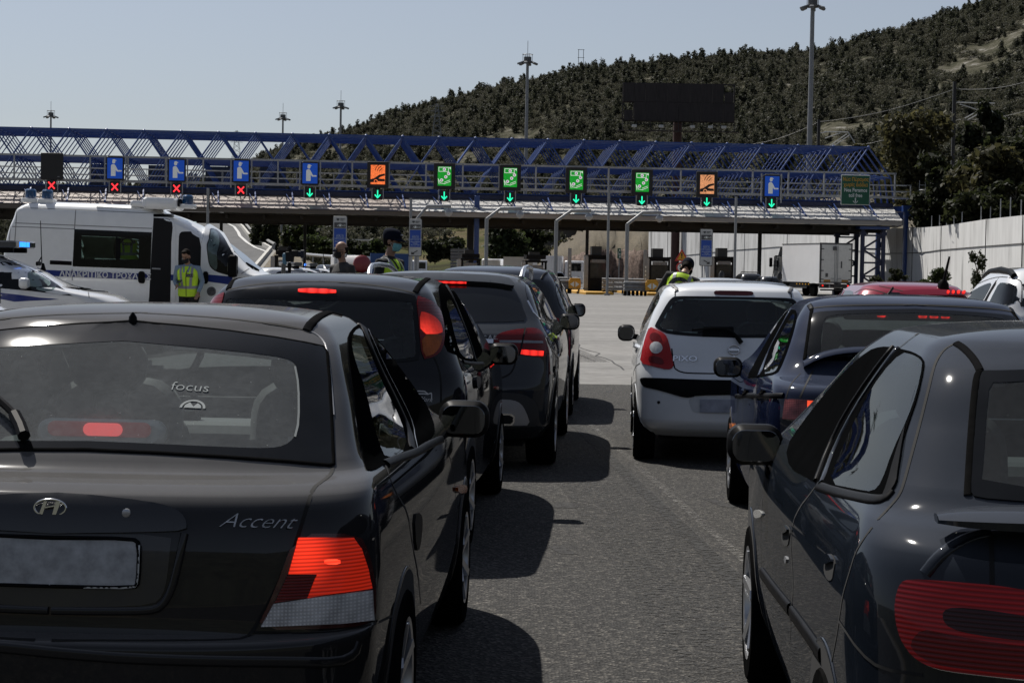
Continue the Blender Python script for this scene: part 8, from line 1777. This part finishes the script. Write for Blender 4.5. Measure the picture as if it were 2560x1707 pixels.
        def board(txt,x,y,z,w,h,size,mb=SGN,ml=WHT,arc=None):
            r=bv.find_nearest(P(x,y,z)); n=r[1]; up=(VZ-n*VZ.dot(n)).normalized(); rt=up.cross(n).normalized(); Mx=Matrix(((rt.x,n.x*-1,up.x,r[0].x),(rt.y,-n.y,up.y,r[0].y),(rt.z,-n.z,up.z,r[0].z),(0,0,0,1)))
            q=MB()
            if arc:
                for a in np.linspace(R(arc[1]),R(arc[2]),30)[:-1]:
                    b=a+R(arc[2]-arc[1])/29.; ro,ri=arc[0]+.03,arc[0]-.03; q.prism([(ro*math.cos(a),ro*math.sin(a)),(ri*math.cos(a),ri*math.sin(a)),(ri*math.cos(b),ri*math.sin(b)),(ro*math.cos(b),ro*math.sin(b))],-.014,-.006,Mx)
                pb=q.build('badge_arc',mb,v); q=MB(); N_=len(txt)
                for i,ch in enumerate(txt):
                    if ch==' ': continue
                    a=R(arc[2])+(R(arc[1])-R(arc[2]))*(i+.5)/N_; vs,fs=text_mesh(ch,size,.001); c,s_=math.cos(a-math.pi/2),math.sin(a-math.pi/2)
                    q.add([Mx@Vector((arc[0]*math.cos(a)+vv[0]*c-vv[1]*s_,-.0155,arc[0]*math.sin(a)+vv[0]*s_+vv[1]*c)) for vv in vs],fs)
                q.build('lettering',ml,pb)
            else:
                q.box((0,-.008,0),(w,.010,h)); q=MB() if False else q; q.v=[tuple(Mx@Vector(p)) for p in q.v]; pb=q.build('name_patch',mb,v); vs,fs=text_mesh(txt,size,.001); q=MB(); q.add([Mx@Vector((vv[0],-.0155,vv[1])) for vv in vs],fs); q.build('lettering',ml,pb)
        if chest_text: board('POLICE',.085,-.2,1.30,.13,.055,.042)
        if back_text: board('ΕΛΛΗΝΙΚΗ ΑΣΤΥΝΟΜΙΑ',0,.3,1.22,.2,.06,.044,mb=SGN,ml=REFL,arc=(.145,12,168)); board('POLICE',0,.3,1.245,.17,.055,.045)
    if cap:
        q=MB(); loft(q,[((0,.012,.205),(.088,0,0),(0,.106,0)),((0,.012,.245),(.092,0,0),(0,.112,0)),((0,.016,.290),(.088,0,0),(0,.106,0)),((0,.022,.322),(.062,0,0),(0,.076,0)),((0,.025,.332),(.02,0,0),(0,.02,0))],18,Hm)
        vs=[];fs=[]
        for i,a in enumerate(np.linspace(R(200),R(340),13)):
            for (r_,dz) in ((0,0),(1,-.022)): vs.append(Hm@Vector((.088*math.cos(a)*(1+.12*r_),.012+.108*math.sin(a)-r_*.075*(-math.sin(a))**.8,.226+dz)))
        for i in range(12): fs.append((2*i,2*i+1,2*i+3,2*i+2))
        n0=len(vs); vs+=[v_+Vector((0,0,.006)) for v_ in vs]; fs+=[tuple(j+n0 for j in f[::-1]) for f in list(fs)]; fs+=[(2*i+1,2*i+1+n0,2*i+3+n0,2*i+3) for i in range(12)]
        q.add(vs,fs); c_=q.build('cap',cap,t,smooth=60); q=MB(); q.tube([Hm@Vector((.03,-.098,.275)),Hm@Vector((-.03,-.098,.275))],.008,6); q.build('cap_badge',REFL,c_)
    if not bald:
        q=MB(); 
        if cap: loft(q,[((0,.03,.13),(.060,0,0),(0,.068,0)),((0,.026,.18),(.079,0,0),(0,.086,0)),((0,.02,.22),(.082,0,0),(0,.092,0))],16,Hm)
        else: ball(q,(0,.034,.240),(.083,.092,.088),Hm); ball(q,(0,-.03,.300),(.058,.05,.028),Hm); ball(q,(0,.06,.17),(.07,.05,.07),Hm)
        q.build('hair',hair,t,smooth=True)
    else:
        q=MB(); loft(q,[((0,.045,.14),(.058,0,0),(0,.056,0)),((0,.04,.19),(.0775,0,0),(0,.067,0)),((0,.045,.225),(.074,0,0),(0,.064,0))],16,Hm); q.build('hair',hair,t,smooth=True)
    if mask:
        q=MB(); loft(q,[((0,-.055,.176),(.058,0,0),(0,.050,0)),((0,-.062,.150),(.066,0,0),(0,.056,0)),((0,-.058,.118),(.062,0,0),(0,.052,0)),((0,-.05,.085),(.045,0,0),(0,.040,0))],16,Hm)
        m_=q.build('face_mask',mask,t,smooth=True); q=MB()
        for s_ in (1,-1): 
            for z0 in (.165,.10): q.tube([Hm@Vector((s_*.058,-.05,z0)),Hm@Vector((s_*.078,.0,.172)),Hm@Vector((s_*.082,.022,.175))],.0022,4)
        q.build('mask_loop',WHT if mask is MASKB else MASKK,m_)
    if glasses:
        q=MB()
        for s_ in (1,-1): q.rbox(Hm@Vector((s_*.033,-.094,.196)),(.05,.012,.032),.012,3,rot=Hm.to_3x3().normalized(),ax=1); q.tube([Hm@Vector((s_*.058,-.09,.2)),Hm@Vector((s_*.08,.0,.195))],.003,4)
        q.build('sunglasses',DARKGLASS,t)
    return t
def densify3(pts,st):
    out=[]
    for a,b in zip(pts,pts[1:]):
        a_,b_=Vector(a),Vector(b); n=max(1,int((b_-a_).length/st)); out+=[tuple(a_.lerp(b_,i/n)) for i in range(n)]
    return out+[pts[-1]]
# officer with the cap beyond the crossover
x=at_y(*K('A3',(1790,600))[0],21.).x
person('capped officer with pale blue surgical mask and yellow hi-vis vest, turned to the right',(x,21.,.185),R(62),H=1.76,cap=NAVY,mask=MASKB,head=(10,12),top=BLKC)
x=at_y(*K('A3',(1155,600))[0],25.2).x
person('balding man in dark clothes with black mask and sunglasses, looking left',(x,25.2,.185),R(-48),H=1.68,vest=False,bald=True,mask=MASKK,glasses=True,top=CHAR,legs=BLKC,head=(8,-12),vox=.012)
# officer bending at a car window beyond the white hatchback
x=at_y(*K('A5',(1640,1200))[0],28.2).x
person('capped officer bending away over a car beyond the white hatchback, curved lettering on his vest',(x-.04,28.2,0),R(168),H=1.86,lean=(13,-13),cap=NAVY,head=(46,0),back_text=True,chest_text=False,arms={1:[(.20,0,1.42),(.30,-.16,1.18),(.22,-.34,1.05)],-1:[(-.20,0,1.42),(-.30,-.14,1.18),(-.24,-.32,1.02)]})
# officer in the van's front doorway looking at a phone
x=at_y(*K('A2',(505,1100))[0],35.0).x
pd=person('dark-haired officer in hi-vis vest and black mask stepping from the van, looking at a phone',(x,35.05,.10),R(-6),H=1.72,mask=MASKK,head=(24,-10),lean=(6,0),sleeve=SKYB,top=SKYB,legs=BLKC,arms={1:[(.20,0,1.42),(.27,.04,1.16),(.22,-.10,.95)],-1:[(-.20,0,1.42),(-.27,.06,1.15),(-.16,-.22,1.10)]})
q=MB(); q.rbox((-.08,-.33,1.10),(.08,.15,.012),.01,2,rot=Matrix.Rotation(R(20),3,'X')); ph=q.build('phone',mat('phone_black',(.01,.01,.012),.15),loc=(x,35.05,.12)); ph.rotation_euler=(0,0,R(-6)); tag(ph,'black phone in the hand of the officer at the van door','phone')
# officer inside the van, seen through its window
x=at_y(*K('A1',(1800,800))[0],36.35).x
person('officer inside the van seen through its side window, back turned, lettered vest',(x,36.40,.66),R(176),H=1.78,back_text=True,chest_text=False,head=(5,0))
# driver of the nearest hatchback
Mx=HB.M@Vector((-.36,2.28,-.44)); person('driver seen as a dark shape through the dusty rear window of the grey hatchback',tuple(Mx),R(180)-.0467,H=1.70,seated=True,vest=False,top=CHAR,legs=BLKC,lean=(-12,0),arms={1:[(.20,0,1.42),(.26,-.10,1.16),(.14,-.40,1.22)],-1:[(-.20,0,1.42),(-.26,-.10,1.16),(-.14,-.40,1.22)]},vox=.014)
# television camera on its tripod
Y=46.; p=at_y(*K('A3',(450,640))[0],Y); g=.1; t=thing('television_camera','dark television camera with blue rain cover on a tripod right of the van','television camera',(p.x,Y,g)); zc=p.z-g; t.scale=(.62,.62,1)
q=MB(); 
for a in (R(80),R(200),R(320)): q.tube([(0,0,zc-.30),(.45*math.cos(a),.45*math.sin(a),0)],.022,6)
q.lathe([(.06,zc-.42),(.07,zc-.30),(.09,zc-.24),(.05,zc-.16)],12); q.build('tripod',BLACK,t)
q=MB(); q.rbox((.0,0,zc-.02),(.34,.16,.24),.04,3,ax=1); q.rbox((.20,0,zc+.06),(.30,.18,.16),.05,3,ax=1); q.tube([(-.10,0,zc+.10),(-.02,0,zc+.19),(.12,0,zc+.17)],.016,6); q.rbox((-.02,0,zc+.21),(.10,.06,.06),.015,2); q.build('camera_body',mat('camera_dark',(.006,.007,.009),.6,spec=.15),t,smooth=40)
q=MB(); q.tube([(.26,0,zc+.05),(.46,0,zc+.05)],.075,14); q.lathe([(.07,0),(.10,.02),(.105,.14),(.09,.15)],14,Matrix.Translation((.42,0,zc+.05))@Matrix.Rotation(math.pi/2,4,'Y')); q.build('lens',mat('lens_hood',(.006,.010,.020),.5,spec=.15),t,smooth=40)
q=MB(); q.rbox((-.20,.02,zc-.08),(.16,.2,.30),.06,3,ax=1); q.build('rain_cover',mat('cover_blue',(.05,.13,.20),.6),t,smooth=40); q=MB(); q.rbox((-.24,.02,zc-.42),(.16,.2,.5),.06,3,ax=1); q.build('bag',mat('bag_grey',(.08,.08,.08),.8),t,smooth=40)
# ------------------------------------------------------------------ light and camera
def world():
    w=bpy.data.worlds.new('World'); SC.world=w; w.use_nodes=True; nt=w.node_tree; bg=nt.nodes['Background']
    sk=N(nt,'ShaderNodeTexSky',sky_type='NISHITA',sun_disc=False,sun_elevation=SUN_EL,sun_rotation=SUN_ROT,altitude=50.,air_density=1.,dust_density=.7,ozone_density=1.5)
    hs=N(nt,'ShaderNodeHueSaturation',Saturation=.52,Value=1.0); nt.links.new(sk.outputs[0],hs.inputs['Color']); tn=N(nt,'ShaderNodeMix',data_type='RGBA',blend_type='MULTIPLY'); tn.inputs['Factor'].default_value=1; tn.inputs['B'].default_value=(.95,.975,1.055,1); nt.links.new(hs.outputs[0],tn.inputs['A']); nt.links.new(tn.outputs['Result'],bg.inputs[0])
    bg.inputs[1].default_value=SKY
    l=bpy.data.lights.new('sun','SUN'); l.energy=SUN; l.angle=R(.53); l.color=(1,.955,.89)
    o=bpy.data.objects.new('sun',l); COL.objects.link(o); d=Vector(SUNV).normalized(); o.rotation_euler=d.to_track_quat('Z','Y').to_euler()
SUNV=(-.41,.60,1.0)
SUN_EL=math.atan2(1.0,math.hypot(.41,.60)); SUN_ROT=math.atan2(-.41,.60)
SUN,SKY=5.0,.06
world()
cam=bpy.data.cameras.new('camera'); co=bpy.data.objects.new('camera',cam); COL.objects.link(co); SC.camera=co
cam.sensor_width=36; cam.lens=36*FP/2560; cam.clip_end=6000; cam.clip_start=.05
co.location=CAMO
# looks along +Y, pitched down, rolled so that the horizon falls to the right
co.matrix_world=Matrix.Translation(CAMO)@Matrix.Rotation(R(90)-PITCH,4,'X')@Matrix.Rotation(ROLL,4,'Z')
SC.view_settings.view_transform='Standard'; SC.view_settings.look='None'; SC.view_settings.exposure=EXPO; SC.view_settings.gamma=1.0; SC.view_settings.use_curve_mapping=False
SC.cycles.max_bounces=10; SC.cycles.transparent_max_bounces=24; SC.cycles.caustics_reflective=False; SC.cycles.caustics_refractive=False
try: SC.cycles.use_denoising=True
except Exception: pass
